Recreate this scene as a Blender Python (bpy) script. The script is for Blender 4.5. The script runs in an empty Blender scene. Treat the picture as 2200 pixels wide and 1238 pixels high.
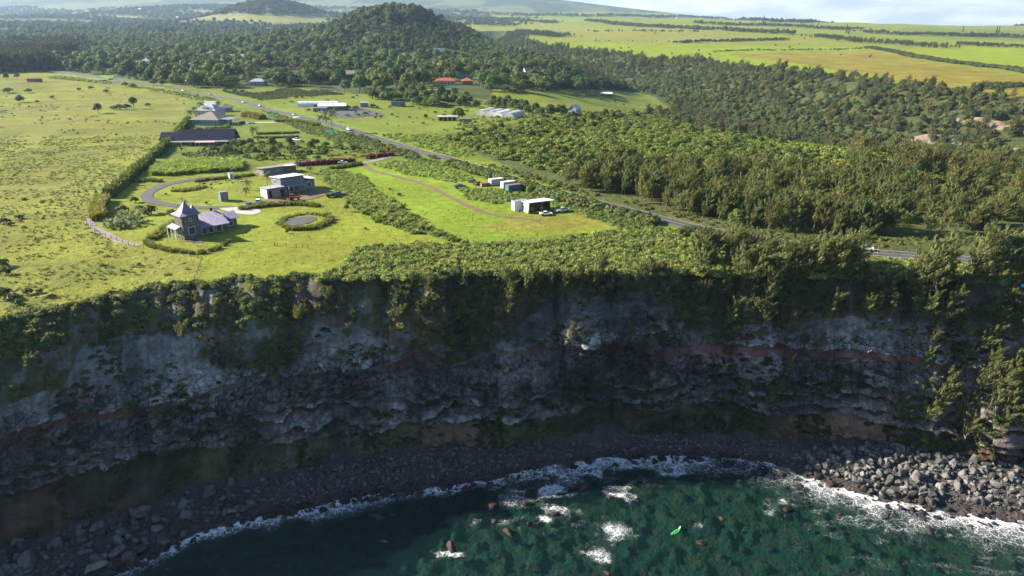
import bpy, math, random
import numpy as np
from mathutils import Vector

random.seed(7)
RS = np.random.RandomState(11)
scn = bpy.context.scene
COL = scn.collection

# ------------------------------------------------------------------ camera
CAMZ = 106.0
PITCH = math.radians(20.1)
FPX = 1500.0                      # focal length in pixels of the 2200 x 1238 photograph
SP, CP = math.sin(PITCH), math.cos(PITCH)
cam = bpy.data.cameras.new('camera')
cam.sensor_width = 36.0
cam.lens = 36.0 * FPX / 2200.0
cam.clip_start = 1.0
cam.clip_end = 60000.0
camo = bpy.data.objects.new('camera', cam)
camo.location = (0, 0, CAMZ)
camo.rotation_euler = (math.pi / 2 - PITCH, 0, 0)
COL.objects.link(camo)
scn.camera = camo

# ------------------------------------------------------------------ sky, sun, exposure
SUN_EL = math.radians(27.5)
SUN_AZ = math.atan2(0.22, -0.97)          # direction towards the sun in plan
sdir = Vector((math.cos(SUN_AZ) * math.cos(SUN_EL), math.sin(SUN_AZ) * math.cos(SUN_EL), math.sin(SUN_EL)))
world = bpy.data.worlds.new('World')
scn.world = world
world.use_nodes = True
wn = world.node_tree
wn.nodes.clear()
def N(tree, kind, **kw):
    n = tree.nodes.new(kind)
    for k, v in kw.items():
        setattr(n, k, v)
    return n
sky = N(wn, 'ShaderNodeTexSky', sky_type='NISHITA', sun_disc=False)
sky.sun_elevation = SUN_EL
sky.sun_rotation = math.pi / 2 - SUN_AZ
sky.altitude = 100.0
sky.air_density = 1.0
sky.dust_density = 0.25
sky.ozone_density = 3.0
tc = N(wn, 'ShaderNodeTexCoord')
sep = N(wn, 'ShaderNodeSeparateXYZ')
wn.links.new(tc.outputs['Generated'], sep.inputs[0])
mp = N(wn, 'ShaderNodeMapping')
mp.inputs['Scale'].default_value = (3.0, 3.0, 16.0)
wn.links.new(tc.outputs['Generated'], mp.inputs[0])
cn = N(wn, 'ShaderNodeTexNoise')
cn.inputs['Scale'].default_value = 2.2
cn.inputs['Detail'].default_value = 8.0
cn.inputs['Roughness'].default_value = 0.55
wn.links.new(mp.outputs[0], cn.inputs['Vector'])
# a bank of low cloud all round the horizon, thinning out overhead
elev = N(wn, 'ShaderNodeMapRange')
elev.inputs['From Min'].default_value = 0.02
elev.inputs['From Max'].default_value = 0.30
elev.inputs['To Min'].default_value = 0.52
elev.inputs['To Max'].default_value = -0.30
wn.links.new(sep.outputs['Z'], elev.inputs['Value'])
add = N(wn, 'ShaderNodeMath', operation='ADD')
wn.links.new(cn.outputs['Fac'], add.inputs[0])
wn.links.new(elev.outputs[0], add.inputs[1])
cr = N(wn, 'ShaderNodeMapRange', interpolation_type='SMOOTHSTEP')
cr.inputs['From Min'].default_value = 0.55
cr.inputs['From Max'].default_value = 1.05
wn.links.new(add.outputs[0], cr.inputs['Value'])
cc = N(wn, 'ShaderNodeMix', data_type='RGBA')
cc.inputs['A'].default_value = (3.3, 3.7, 4.5, 1)
cc.inputs['B'].default_value = (5.2, 5.3, 5.5, 1)
cn2 = N(wn, 'ShaderNodeTexNoise')
cn2.inputs['Scale'].default_value = 3.6
cn2.inputs['Detail'].default_value = 6.0
wn.links.new(mp.outputs[0], cn2.inputs['Vector'])
cr2 = N(wn, 'ShaderNodeMapRange', interpolation_type='SMOOTHSTEP')
cr2.inputs['From Min'].default_value = 0.38
cr2.inputs['From Max'].default_value = 0.62
wn.links.new(cn2.outputs['Fac'], cr2.inputs['Value'])
wn.links.new(cr2.outputs[0], cc.inputs['Factor'])
mx = N(wn, 'ShaderNodeMix', data_type='RGBA')
wn.links.new(cr.outputs[0], mx.inputs['Factor'])
wn.links.new(sky.outputs[0], mx.inputs['A'])
wn.links.new(cc.outputs['Result'], mx.inputs['B'])
bg = N(wn, 'ShaderNodeBackground')
bg.inputs['Strength'].default_value = 0.062
wn.links.new(mx.outputs['Result'], bg.inputs['Color'])
wo = N(wn, 'ShaderNodeOutputWorld')
wn.links.new(bg.outputs[0], wo.inputs['Surface'])

sunl = bpy.data.lights.new('sun', 'SUN')
sunl.energy = 5.0
sunl.angle = math.radians(0.6)
sunl.color = (1.0, 0.91, 0.76)
suno = bpy.data.objects.new('sun', sunl)
suno.rotation_euler = (-sdir).to_track_quat('-Z', 'Y').to_euler()
suno.location = (-300, 100, 400)
COL.objects.link(suno)

vs = scn.view_settings
vs.view_transform = 'Standard'
vs.look = 'None'
vs.exposure = 1.75
vs.gamma = 1.0
vs.use_curve_mapping = False
scn.render.engine = 'CYCLES'
scn.cycles.use_denoising = True
scn.cycles.max_bounces = 6
scn.cycles.diffuse_bounces = 3
scn.cycles.glossy_bounces = 2
scn.cycles.transmission_bounces = 3
scn.cycles.transparent_max_bounces = 6
scn.cycles.volume_bounces = 0
scn.cycles.caustics_reflective = False
scn.cycles.caustics_refractive = False

# ------------------------------------------------------------------ numpy noise
def _h(ix, iy, seed):
    n = (ix.astype(np.int64) * 374761393 + iy.astype(np.int64) * 668265263 + seed * 144665) & 0xffffffff
    n = ((n ^ (n >> 13)) * 1274126177) & 0xffffffff
    n = n ^ (n >> 16)
    return (n & 0xffff) / 65535.0
def vnoise(x, y, seed=0):
    x = np.asarray(x, float); y = np.asarray(y, float)
    ix, iy = np.floor(x), np.floor(y)
    fx, fy = x - ix, y - iy
    fx = fx * fx * (3 - 2 * fx); fy = fy * fy * (3 - 2 * fy)
    a, b = _h(ix, iy, seed), _h(ix + 1, iy, seed)
    c, d = _h(ix, iy + 1, seed), _h(ix + 1, iy + 1, seed)
    return (a * (1 - fx) + b * fx) * (1 - fy) + (c * (1 - fx) + d * fx) * fy
def fbm(x, y, seed=0, o=4):
    s, a, t = 0.0, 1.0, 0.0
    for i in range(o):
        s = s + a * vnoise(x * 2 ** i, y * 2 ** i, seed + i * 17)
        t += a; a *= 0.5
    return s / t
def worley(x, y, seed=0):
    """first distance, second minus first, id of the nearest cell"""
    x = np.asarray(x, float); y = np.asarray(y, float)
    ix, iy = np.floor(x), np.floor(y)
    f1 = np.full(x.shape, 9.0); f2 = np.full(x.shape, 9.0); cid = np.zeros(x.shape)
    for dx in (-1, 0, 1):
        for dy in (-1, 0, 1):
            cx, cy = ix + dx, iy + dy
            px = cx + _h(cx, cy, seed); py = cy + _h(cx, cy, seed + 5)
            d = np.hypot(px - x, py - y)
            near = d < f1
            f2 = np.where(near, f1, np.minimum(f2, d))
            cid = np.where(near, _h(cx, cy, seed + 9), cid)
            f1 = np.where(near, d, f1)
    return f1, f2 - f1, cid
def sm(a, b, x):
    t = np.clip((np.asarray(x, float) - a) / (b - a), 0, 1)
    return t * t * (3 - 2 * t)
def lerp(a, b, t):
    return a + (b - a) * t

# ------------------------------------------------------------------ pixels and places
def project(X, Y, Z):
    dz = np.asarray(Z, float) - CAMZ
    depth = np.asarray(Y, float) * CP - dz * SP
    up = np.asarray(Y, float) * SP + dz * CP
    depth = np.maximum(depth, 1e-3)
    return 1100 + FPX * np.asarray(X, float) / depth, 619 - FPX * up / depth
def pix_ray(px, py):
    u = (np.asarray(px, float) - 1100) / FPX; v = (np.asarray(py, float) - 619) / FPX
    return u, CP - SP * v, -(SP + CP * v)
def at_z(px, py, z):
    dx, dy, dz = pix_ray(px, py)
    t = (z - CAMZ) / dz
    return dx * t, dy * t
def poly(px, py, pts):
    px = np.asarray(px, float); py = np.asarray(py, float)
    inside = np.zeros(px.shape, bool)
    n = len(pts)
    for i in range(n):
        x1, y1 = pts[i]; x2, y2 = pts[(i + 1) % n]
        if y1 == y2:
            continue
        c = ((y1 > py) != (y2 > py)) & (px < (x2 - x1) * (py - y1) / (y2 - y1) + x1)
        inside ^= c
    return inside
def seg_dist(X, Y, pts):
    """distance to a polyline and the arc length of the nearest point"""
    X = np.asarray(X, float); Y = np.asarray(Y, float)
    best = np.full(X.shape, 1e9); arc = np.zeros(X.shape); s = 0.0
    for (x1, y1), (x2, y2) in zip(pts[:-1], pts[1:]):
        L = math.hypot(x2 - x1, y2 - y1)
        t = np.clip(((X - x1) * (x2 - x1) + (Y - y1) * (y2 - y1)) / (L * L), 0, 1)
        d = np.hypot(X - x1 - t * (x2 - x1), Y - y1 - t * (y2 - y1))
        arc = np.where(d < best, s + t * L, arc)
        best = np.minimum(best, d); s += L
    return best, arc

# ------------------------------------------------------------------ the shape of the land
GULCH = [(620, 330), (470, 470), (350, 600), (285, 740), (255, 950), (200, 1250), (80, 1550), (-40, 1850), (-110, 2300), (-60, 3000)]
def T(X, Y):
    X = np.asarray(X, float); Y = np.asarray(Y, float)
    z = 46 + 2.2 * sm(180, 420, Y) + 13 * sm(380, 1500, Y)
    far = np.maximum(Y - 1500, 0)
    slope = lerp(0.036, 0.024, sm(200, 3200, X))
    z = z + slope * np.minimum(far, 3600) + 0.012 * np.maximum(far - 3600, 0) * sm(2800, -400, X)
    und = np.clip((Y - 230) / 500, 0, 1)
    z = z + (fbm(X / 160, Y / 160, 3, 3) - 0.5) * (1.0 + 7 * und)
    z = z + (fbm(X / 900, Y / 900, 8, 3) - 0.5) * 50 * sm(1800, 4500, Y)
    z = z + (vnoise(X / 23, Y / 23, 5) - 0.5) * 0.5 * sm(176, 200, Y)
    # wooded cone beside the gulch, and a hazier one far behind it
    z = z + 56 * np.exp(-(((X + 240) / 170) ** 2 + ((Y - 1690) / 260) ** 2) ** 1.15)
    z = z + 30 * np.exp(-(((X + 400) / 260) ** 2 + ((Y - 1650) / 300) ** 2))
    z = z + 115 * np.exp(-(((X + 1290) / 290) ** 2 + ((Y - 4000) / 420) ** 2) ** 0.9)
    z = z + 80 * np.exp(-(((X + 2500) / 900) ** 2 + ((Y - 6000) / 900) ** 2))
    # the mountain at the back
    ridge = np.interp(X, [-9000, -5000, -2500, -900, 300, 1400, 2300, 3300, 5000], [640, 630, 615, 580, 520, 390, 290, 185, 120])
    z = np.maximum(z, lerp(z, ridge, sm(5600, 9600, Y)))
    # the gulch
    d, arc = seg_dist(X, Y, GULCH)
    wob = (fbm(X / 70, Y / 70, 21, 3) - 0.5) * 70
    half = np.interp(arc, [0, 300, 700, 1300, 1900, 3000], [170, 165, 150, 120, 110, 90])
    depth = np.interp(arc, [0, 300, 800, 1400, 2000, 3000], [44, 42, 40, 46, 50, 40])
    mid = np.interp(Y, [330, 470, 600, 740, 950, 1250], [620, 470, 350, 285, 255, 200])
    half = half * (1 + 1.0 * sm(0, -60, X - mid) * sm(1250, 850, Y))      # the near side slopes gently
    f = sm(1.0, 0.12, (d + wob * 0.45) / half)
    z = z - depth * f
    return z
def ground(px, py):
    """first place where the ray through a pixel meets the land"""
    px = np.atleast_1d(np.asarray(px, float)); py = np.atleast_1d(np.asarray(py, float))
    dx, dy, dz = pix_ray(px, py)
    t0 = np.maximum(120.0, np.minimum((CAMZ - 62.0) / np.maximum(-dz, 1e-3), 700.0)); hit = np.zeros(px.shape, bool)
    lo = t0.copy(); hi = t0.copy(); t = t0.copy()
    for i in range(120):
        tn = t * 1.037
        below = (CAMZ + dz * tn) < T(dx * tn, dy * tn)
        new = below & ~hit
        lo = np.where(new, t, lo); hi = np.where(new, tn, hi)
        hit |= below
        t = tn
        if hit.all():
            break
    for i in range(16):
        m = (lo + hi) / 2
        b = (CAMZ + dz * m) < T(dx * m, dy * m)
        hi = np.where(b, m, hi); lo = np.where(b, lo, m)
    t = np.where(hit, hi, 9000.0)
    X, Y = dx * t, dy * t
    return X, Y, T(X, Y)
def G(px, py):
    X, Y, Z = ground(px, py)
    return float(X[0]), float(Y[0]), float(Z[0])
def GP(pts):
    a = np.array(pts, float)
    X, Y, Z = ground(a[:, 0], a[:, 1])
    return [(float(x), float(y)) for x, y in zip(X, Y)]
def smooth_line(pts, step):
    """Catmull-Rom through the points, resampled at about `step` metres"""
    P = [np.array(p, float) for p in pts]
    P = [2 * P[0] - P[1]] + P + [2 * P[-1] - P[-2]]
    out = []
    for i in range(1, len(P) - 2):
        n = max(2, int(np.linalg.norm(P[i + 1] - P[i]) / step))
        for k in range(n):
            t = k / n
            out.append(0.5 * ((2 * P[i]) + (-P[i - 1] + P[i + 1]) * t + (2 * P[i - 1] - 5 * P[i] + 4 * P[i + 1] - P[i + 2]) * t * t + (-P[i - 1] + 3 * P[i] - 3 * P[i + 1] + P[i + 2]) * t ** 3))
    out.append(P[-2])
    return np.array(out)

# ------------------------------------------------------------------ objects
def mesh_np(name, verts, faces, mat=None, smooth=False, col=None):
    """faces: (n,3) or (n,4) integer array"""
    verts = np.asarray(verts, np.float32); faces = np.asarray(faces, np.int32)
    me = bpy.data.meshes.new(name)
    me.vertices.add(len(verts)); me.vertices.foreach_set('co', verts.ravel())
    k = faces.shape[1]
    me.loops.add(faces.size); me.loops.foreach_set('vertex_index', faces.ravel())
    me.polygons.add(len(faces))
    me.polygons.foreach_set('loop_start', np.arange(0, faces.size, k, dtype=np.int32))
    me.polygons.foreach_set('loop_total', np.full(len(faces), k, np.int32))
    if smooth:
        me.polygons.foreach_set('use_smooth', np.ones(len(faces), bool))
    me.update(calc_edges=True)
    if col is not None:
        for an, arr in col.items():
            arr = np.asarray(arr, np.float32)
            if arr.ndim == 2:
                if arr.shape[1] == 3:
                    arr = np.hstack([arr, np.ones((len(arr), 1), np.float32)])
                a = me.attributes.new(an, 'FLOAT_COLOR', 'POINT'); a.data.foreach_set('color', arr.ravel())
            else:
                a = me.attributes.new(an, 'FLOAT', 'POINT'); a.data.foreach_set('value', arr.ravel())
    if mat is not None:
        me.materials.append(mat)
    return me
def link(name, me, parent=None, **props):
    o = bpy.data.objects.new(name, me)
    COL.objects.link(o)
    if parent is not None:
        o.parent = parent
    for k, v in props.items():
        o[k] = v
    return o
def grid_faces(nr, nc):
    i = np.arange(nr - 1)[:, None] * nc + np.arange(nc - 1)[None, :]
    i = i.ravel()
    return np.stack([i, i + 1, i + nc + 1, i + nc], 1)
def empty(name, loc, rz=0.0, **props):
    o = bpy.data.objects.new(name, None)
    o.location = loc; o.rotation_euler = (0, 0, rz)
    o.empty_display_size = 0.5
    COL.objects.link(o)
    for k, v in props.items():
        o[k] = v
    return o

# ------------------------------------------------------------------ materials
def new_mat(name):
    m = bpy.data.materials.new(name); m.use_nodes = True
    nt = m.node_tree; nt.nodes.clear()
    out = N(nt, 'ShaderNodeOutputMaterial')
    return m, nt, out
def mathn(nt, op, a, b=None, clamp=False):
    n = N(nt, 'ShaderNodeMath', operation=op); n.use_clamp = clamp
    for i, v in enumerate((a, b)):
        if v is None:
            continue
        if isinstance(v, (int, float)):
            n.inputs[i].default_value = v
        else:
            nt.links.new(v, n.inputs[i])
    return n.outputs[0]
def noisen(nt, vec, scale, detail=3.0, rough=0.55):
    n = N(nt, 'ShaderNodeTexNoise')
    n.inputs['Scale'].default_value = scale; n.inputs['Detail'].default_value = detail; n.inputs['Roughness'].default_value = rough
    if vec is not None:
        nt.links.new(vec, n.inputs['Vector'])
    return n.outputs['Fac']
def mapr(nt, v, a, b, c=0.0, d=1.0):
    n = N(nt, 'ShaderNodeMapRange'); nt.links.new(v, n.inputs['Value'])
    for k, x in zip(('From Min', 'From Max', 'To Min', 'To Max'), (a, b, c, d)):
        n.inputs[k].default_value = x
    return n.outputs[0]
def mixc(nt, fac, a, b, blend='MIX'):
    n = N(nt, 'ShaderNodeMix', data_type='RGBA', blend_type=blend)
    for key, v in (('Factor', fac), ('A', a), ('B', b)):
        if isinstance(v, (int, float)):
            n.inputs[key].default_value = v
        elif isinstance(v, (tuple, list)):
            n.inputs[key].default_value = (*v[:3], 1)
        else:
            nt.links.new(v, n.inputs[key])
    return n.outputs['Result']
def scalec(nt, colr, fac):
    n = N(nt, 'ShaderNodeVectorMath', operation='SCALE')
    nt.links.new(colr, n.inputs[0])
    if isinstance(fac, (int, float)):
        n.inputs['Scale'].default_value = fac
    else:
        nt.links.new(fac, n.inputs['Scale'])
    return n.outputs[0]
def bumpn(nt, h, dist, strength=1.0):
    b = N(nt, 'ShaderNodeBump'); b.inputs['Strength'].default_value = strength; b.inputs['Distance'].default_value = dist
    nt.links.new(h, b.inputs['Height'])
    return b.outputs[0]
def pbsdf(nt, out, colr, rough=0.8, normal=None, metal=0.0, spec=0.3):
    p = N(nt, 'ShaderNodeBsdfPrincipled')
    if isinstance(colr, (tuple, list)):
        p.inputs['Base Color'].default_value = (*colr[:3], 1)
    else:
        nt.links.new(colr, p.inputs['Base Color'])
    p.inputs['Roughness'].default_value = rough
    p.inputs['Metallic'].default_value = metal
    p.inputs['Specular IOR Level'].default_value = spec
    if normal is not None:
        nt.links.new(normal, p.inputs['Normal'])
    nt.links.new(p.outputs[0], out.inputs['Surface'])
    return p
def geo(nt):
    return N(nt, 'ShaderNodeNewGeometry').outputs['Position']
_plain = {}
def plain(name, colr, rough=0.7, metal=0.0, grain=0.15, gscale=2.0, spec=0.3, bump=0.0):
    """a plain finish with a little uneven wear"""
    if name in _plain:
        return _plain[name]
    m, nt, out = new_mat(name)
    tcn = N(nt, 'ShaderNodeTexCoord')
    f = noisen(nt, tcn.outputs['Object'], gscale, 5.0, 0.65)
    c = mixc(nt, 1.0, tuple(colr), mapr(nt, f, 0.25, 0.75, 1 - grain, 1 + grain), 'MULTIPLY')
    nrm = bumpn(nt, f, bump) if bump else None
    pbsdf(nt, out, c, rough, nrm, metal, spec)
    _plain[name] = m
    return m
def corrugated(name, colr, pitch=3.0, rough=0.4, metal=0.3, axis='X', rust=0.0):
    if name in _plain:
        return _plain[name]
    m, nt, out = new_mat(name)
    tcn = N(nt, 'ShaderNodeTexCoord')
    w = N(nt, 'ShaderNodeTexWave', wave_type='BANDS', bands_direction=axis)
    w.inputs['Scale'].default_value = pitch; w.inputs['Distortion'].default_value = 0
    nt.links.new(tcn.outputs['Object'], w.inputs['Vector'])
    f = noisen(nt, tcn.outputs['Object'], 0.8, 5.0, 0.7)
    c = mixc(nt, 1.0, tuple(colr), mapr(nt, f, 0.25, 0.75, 0.82, 1.12), 'MULTIPLY')
    if rust:
        c = mixc(nt, mapr(nt, f, 0.55, 0.7, 0, rust), c, (0.16, 0.07, 0.035))
    pbsdf(nt, out, c, rough, bumpn(nt, w.outputs['Fac'], 0.05), metal)
    _plain[name] = m
    return m
# ================================================================== the land
M_land, nt, out = new_mat('land_cover')
ca = N(nt, 'ShaderNodeVertexColor'); ca.layer_name = 'cover'
ta = N(nt, 'ShaderNodeAttribute'); ta.attribute_name = 'tuft'
P = geo(nt)
n1 = noisen(nt, P, 0.035, 6.0, 0.6)
n2 = noisen(nt, P, 0.35, 5.0, 0.65)
n3 = noisen(nt, P, 1.6, 3.0, 0.6)
c = scalec(nt, ca.outputs['Color'], mapr(nt, n1, 0.25, 0.75, 0.72, 1.28))
c = scalec(nt, c, mapr(nt, n2, 0.25, 0.75, 0.66, 1.34))
c = scalec(nt, c, mapr(nt, n3, 0.25, 0.75, 0.72, 1.28))
hs = N(nt, 'ShaderNodeHueSaturation')
nt.links.new(mapr(nt, n1, 0.3, 0.7, 0.485, 0.512), hs.inputs['Hue']); nt.links.new(c, hs.inputs['Color'])
c = hs.outputs[0]
hgt = mathn(nt, 'ADD', mathn(nt, 'MULTIPLY', n3, 0.5), mathn(nt, 'MULTIPLY', n2, 0.9))
b = N(nt, 'ShaderNodeBump'); b.inputs['Distance'].default_value = 1.0
nt.links.new(ta.outputs['Fac'], b.inputs['Strength']); nt.links.new(hgt, b.inputs['Height'])
pbsdf(nt, out, c, 0.9, b.outputs[0], 0, 0.12)

# rim of the cliff, bands of rock on its face, its foot and the waterline, read off the photograph by column
PXS = [-700, -300, 0, 100, 200, 300, 420, 560, 700, 900, 1100, 1250, 1400, 1550, 1700, 1900, 2050, 2200, 2500, 2900]
RIM = [800, 735, 690, 668, 645, 627, 610, 600, 592, 590, 588, 586, 582, 584, 590, 592, 597, 612, 640, 690]
FOOT = [1400, 1290, 1175, 1150, 1112, 1085, 1050, 1020, 995, 962, 945, 940, 925, 932, 945, 952, 952, 962, 990, 1040]
BANDX = [-300, 0, 200, 400, 600, 700, 900, 1100, 1250, 1400, 1550, 1700, 1900, 2050, 2200, 2500]
L0X = [-300, 0, 130, 180, 300, 430, 480, 560, 640, 680, 780, 850, 950, 1050, 1120, 1200, 1400, 1430, 1530, 1600, 1700, 1850, 2000, 2100, 2200, 2500]
L0 = [920, 865, 835, 740, 715, 715, 780, 800, 770, 692, 700, 740, 775, 760, 690, 650, 622, 660, 740, 690, 690, 682, 690, 720, 725, 750]
L1 = [1000, 930, 880, 850, 800, 790, 765, 745, 736, 735, 728, 735, 755, 770, 790, 820]
L2 = [1020, 950, 900, 866, 816, 806, 782, 760, 752, 753, 758, 760, 775, 790, 800, 830]
L3 = [1100, 1015, 962, 935, 880, 852, 850, 838, 830, 815, 800, 802, 830, 850, 880, 910]
L4 = [1190, 1075, 1010, 965, 950, 938, 910, 890, 885, 866, 865, 885, 905, 920, 940, 970]

def rim_xy(px):
    py = np.interp(px, PXS, RIM) + (fbm(np.asarray(px, float) / 46, np.asarray(px, float) * 0, 199, 3) - .5) * 26
    return at_z(px, py, 46.0)
def foot_xy(px):
    py = np.interp(px, PXS, FOOT)
    return at_z(px, py, 4.0)

# ---- the plateau, one sheet from the rim to the mountain
pxc = np.arange(-640, 2841, 6.0)
rx, ry = rim_xy(pxc)
slope_c = rx / ry
NR = 305
g = 0.8 * (1.0182 ** np.arange(NR) - 1) / 0.0182
g = g / g[-1] * 10200
YY = ry[None, :] + g[:, None]
XX = slope_c[None, :] * YY
ZZ = T(XX, YY)
fieldw = (vnoise(XX / 3.1, YY / 3.1, 31) - 0.5) * 0.12 * sm(420, 260, YY) * sm(0, 4, g)[:, None]
PXg, PYg = project(XX, YY, ZZ)

C = np.zeros(XX.shape + (3,))
TU = np.full(XX.shape, 0.35)
n_lo = fbm(XX / 45, YY / 45, 41, 4); n_mid = fbm(XX / 11, YY / 11, 43, 3)
n_far = fbm(XX / 420, YY / 300, 47, 4)
def paint(mask, colr, tuft=None, var=None):
    colr = np.array(colr, float)
    C[mask] = colr if var is None else colr[None] * (1 + var * 2 * (n_lo[mask] - 0.5))[:, None]
    if tuft is not None:
        TU[mask] = tuft
def paintp(pts, *a, **k):
    paint(poly(PXg, PYg, pts), *a, **k)
GR_FIELD = (0.154, 0.183, 0.015)
C[:] = (0.113, 0.150, 0.015)
# far country: patchwork of wood and field
farm = YY > 2200
C[farm] = np.where(n_far[farm, None] > 0.52, np.array([0.12, 0.135, 0.035]), np.array([0.05, 0.07, 0.028]))
lefty = (XX < 350) & (YY > 2600)
C[lefty] = np.where(n_far[lefty, None] > 0.57, np.array([0.17, 0.165, 0.07]), np.array([0.045, 0.065, 0.03]))
mtn = YY > 6500
C[mtn] = np.where(n_far[mtn, None] > 0.55, np.array([0.11, 0.13, 0.06]), np.array([0.05, 0.07, 0.045]))
# cane and pasture fields beyond the gulch
paintp([(900, 30), (1300, 25), (2300, 50), (2300, 340), (2080, 262), (1900, 235), (1700, 200), (1480, 165), (1100, 130), (930, 60)], GR_FIELD)
paintp([(1150, 52), (1500, 62), (1860, 98), (1600, 92), (1450, 98), (1200, 85)], (0.176, 0.183, 0.023))
paintp([(1120, 90), (1460, 96), (1860, 102), (1860, 110), (1700, 112), (1540, 118), (1500, 135), (1300, 140)], (0.172, 0.214, 0.011))
paintp([(1540, 118), (1720, 112), (1880, 108), (1990, 132), (2300, 178), (2300, 245), (2060, 215), (1900, 170), (1700, 140)], (0.180, 0.154, 0.021), 0.5, 0.25)
paintp([(1560, 118), (1700, 135), (1880, 165), (2060, 212), (2000, 215), (1700, 150), (1530, 140)], (0.172, 0.214, 0.011))
paintp([(1930, 108), (2080, 100), (2300, 108), (2300, 158), (2120, 140)], (0.176, 0.222, 0.010))
paintp([(1950, 60), (2300, 68), (2300, 90), (2050, 84), (1900, 72)], (0.124, 0.150, 0.018))
# wooded country left of the gulch
paintp([(-200, 30), (760, 50), (1040, 130), (1060, 168), (1180, 195), (1050, 215), (820, 205), (640, 190), (420, 188), (260, 168), (-200, 155)], (0.055, 0.075, 0.022), 0.8, 0.2)
paintp([(460, 42), (560, 28), (690, 30), (790, 40), (700, 50), (560, 52)], (0.211, 0.214, 0.051))
# home fields
paintp([(-600, 155), (100, 155), (250, 172), (400, 196), (410, 215), (372, 290), (330, 330), (260, 380), (205, 435), (185, 470), (240, 520), (430, 560), (432, 610), (-600, 900)], (0.154, 0.165, 0.018), 0.75, 0.35)
paintp([(100, 155), (250, 160), (240, 172), (150, 172)], (0.151, 0.210, 0.015))
paintp([(430, 205), (560, 235), (720, 285), (840, 325), (770, 345), (660, 350), (520, 372), (330, 380), (370, 300), (410, 240)], (0.111, 0.145, 0.016), 0.5)
paintp([(330, 375), (520, 372), (650, 360), (735, 420), (780, 470), (1000, 522), (770, 530), (700, 592), (432, 610), (430, 560), (240, 520), (190, 465), (260, 400)], (0.158, 0.183, 0.018), 0.22, 0.12)
paintp([(690, 365), (780, 350), (950, 355), (1080, 400), (1210, 450), (1330, 492), (1160, 520), (1000, 522), (870, 480), (760, 430)], (0.145, 0.197, 0.015), 0.22, 0.15)
paintp([(1010, 495), (1190, 500), (1330, 490), (1240, 462), (1110, 465)], (0.180, 0.177, 0.028), 0.22, 0.15)
paintp([(640, 200), (840, 205), (1080, 215), (1120, 240), (1020, 275), (960, 290), (800, 275), (560, 222)], (0.128, 0.159, 0.018), 0.4)
paintp([(1060, 190), (1260, 190), (1400, 210), (1440, 238), (1230, 226), (1060, 205)], (0.137, 0.173, 0.018), 0.3)
paintp([(860, 188), (960, 186), (940, 194), (870, 195)], (0.137, 0.201, 0.013), 0.3)
# road verge
paintp([(560, 224), (800, 278), (960, 322), (1080, 360), (1180, 400), (1100, 385), (930, 335), (750, 285), (640, 250)], (0.137, 0.187, 0.013), 0.5)
# scrub, grove floor and cliff-top tangle
paintp([(940, 292), (1130, 262), (1260, 245), (1440, 240), (1560, 262), (1900, 318), (2400, 345), (2400, 560), (1900, 545), (1600, 512), (1260, 425), (1060, 345)], (0.075, 0.09, 0.028), 0.9)
paintp([(700, 592), (770, 530), (1000, 522), (1330, 495), (1480, 510), (1900, 555), (2400, 585), (2400, 660), (1500, 600)], (0.111, 0.145, 0.026), 0.9)
paintp([(1430, 462), (1600, 508), (1900, 545), (1900, 556), (1560, 520)], (0.141, 0.119, 0.037), 0.6)
# the walls of the gulch
dG, arcG = seg_dist(XX, YY, GULCH)
gm = (dG < 150) & (YY > 430)
paint(gm, (0.060, 0.070, 0.024), 0.9)
paint(poly(PXg, PYg, [(1060, 190), (1260, 188), (1400, 205), (1450, 240), (1300, 250), (1230, 240), (1060, 215)]), (0.135, 0.165, 0.018), 0.3, 0.12)
# the wooded cone
hm = (((XX + 245) / 150) ** 2 + ((YY - 1690) / 240) ** 2) < 1.5
paint(hm, (0.05, 0.065, 0.022), 0.9)
# faint vehicle tracks over the pasture
for tr in ([(530, 220), (420, 250), (330, 340), (215, 400), (150, 480)], [(0, 275), (150, 262), (300, 228), (400, 205)], [(0, 250), (110, 232), (230, 205)], [(260, 320), (330, 280), (380, 240)]):
    tl = GP(tr)
    d_, _ = seg_dist(XX, YY, tl)
    k = np.exp(-(d_ / 1.6) ** 2)[..., None] * 0.45 * sm(0.35, 0.55, n_mid)[..., None]
    C[:] = C * (1 - k) + np.array([0.12, 0.09, 0.045]) * k
d_, _ = seg_dist(XX, YY, GP([(408, 225), (372, 290), (325, 335), (250, 390), (195, 440)]))
k = (sm(26, 8, d_) * poly(PXg, PYg, [(-600, 155), (100, 155), (400, 196), (410, 215), (330, 330), (205, 435), (185, 470), (-600, 470)]))[..., None] * .55
C[:] = C * (1 - k) + np.array([.185, .205, .032]) * k
# weathered dry patches in the pasture
past = poly(PXg, PYg, [(-600, 155), (100, 155), (400, 196), (410, 215), (330, 330), (205, 435), (240, 520), (430, 560), (432, 610), (-600, 900)])
k = (sm(0.52, 0.68, fbm(XX / 30, YY / 18, 51, 4)) * past)[..., None] * 0.35
C[:] = C * (1 - k) + np.array([0.165, 0.155, 0.05]) * k
k = (sm(0.55, 0.72, fbm(XX / 19, YY / 14, 55, 4)) * past)[..., None] * 0.4
C[:] = C * (1 - k) + np.array([0.065, 0.085, 0.018]) * k

V = np.stack([XX, YY, ZZ + fieldw], -1).reshape(-1, 3)
link('terrain', mesh_np('terrain', V, grid_faces(*XX.shape), M_land, True, {'cover': C.reshape(-1, 3), 'tuft': TU.ravel()}), kind='structure', label='grassy plateau rising inland past fields and woods')

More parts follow.
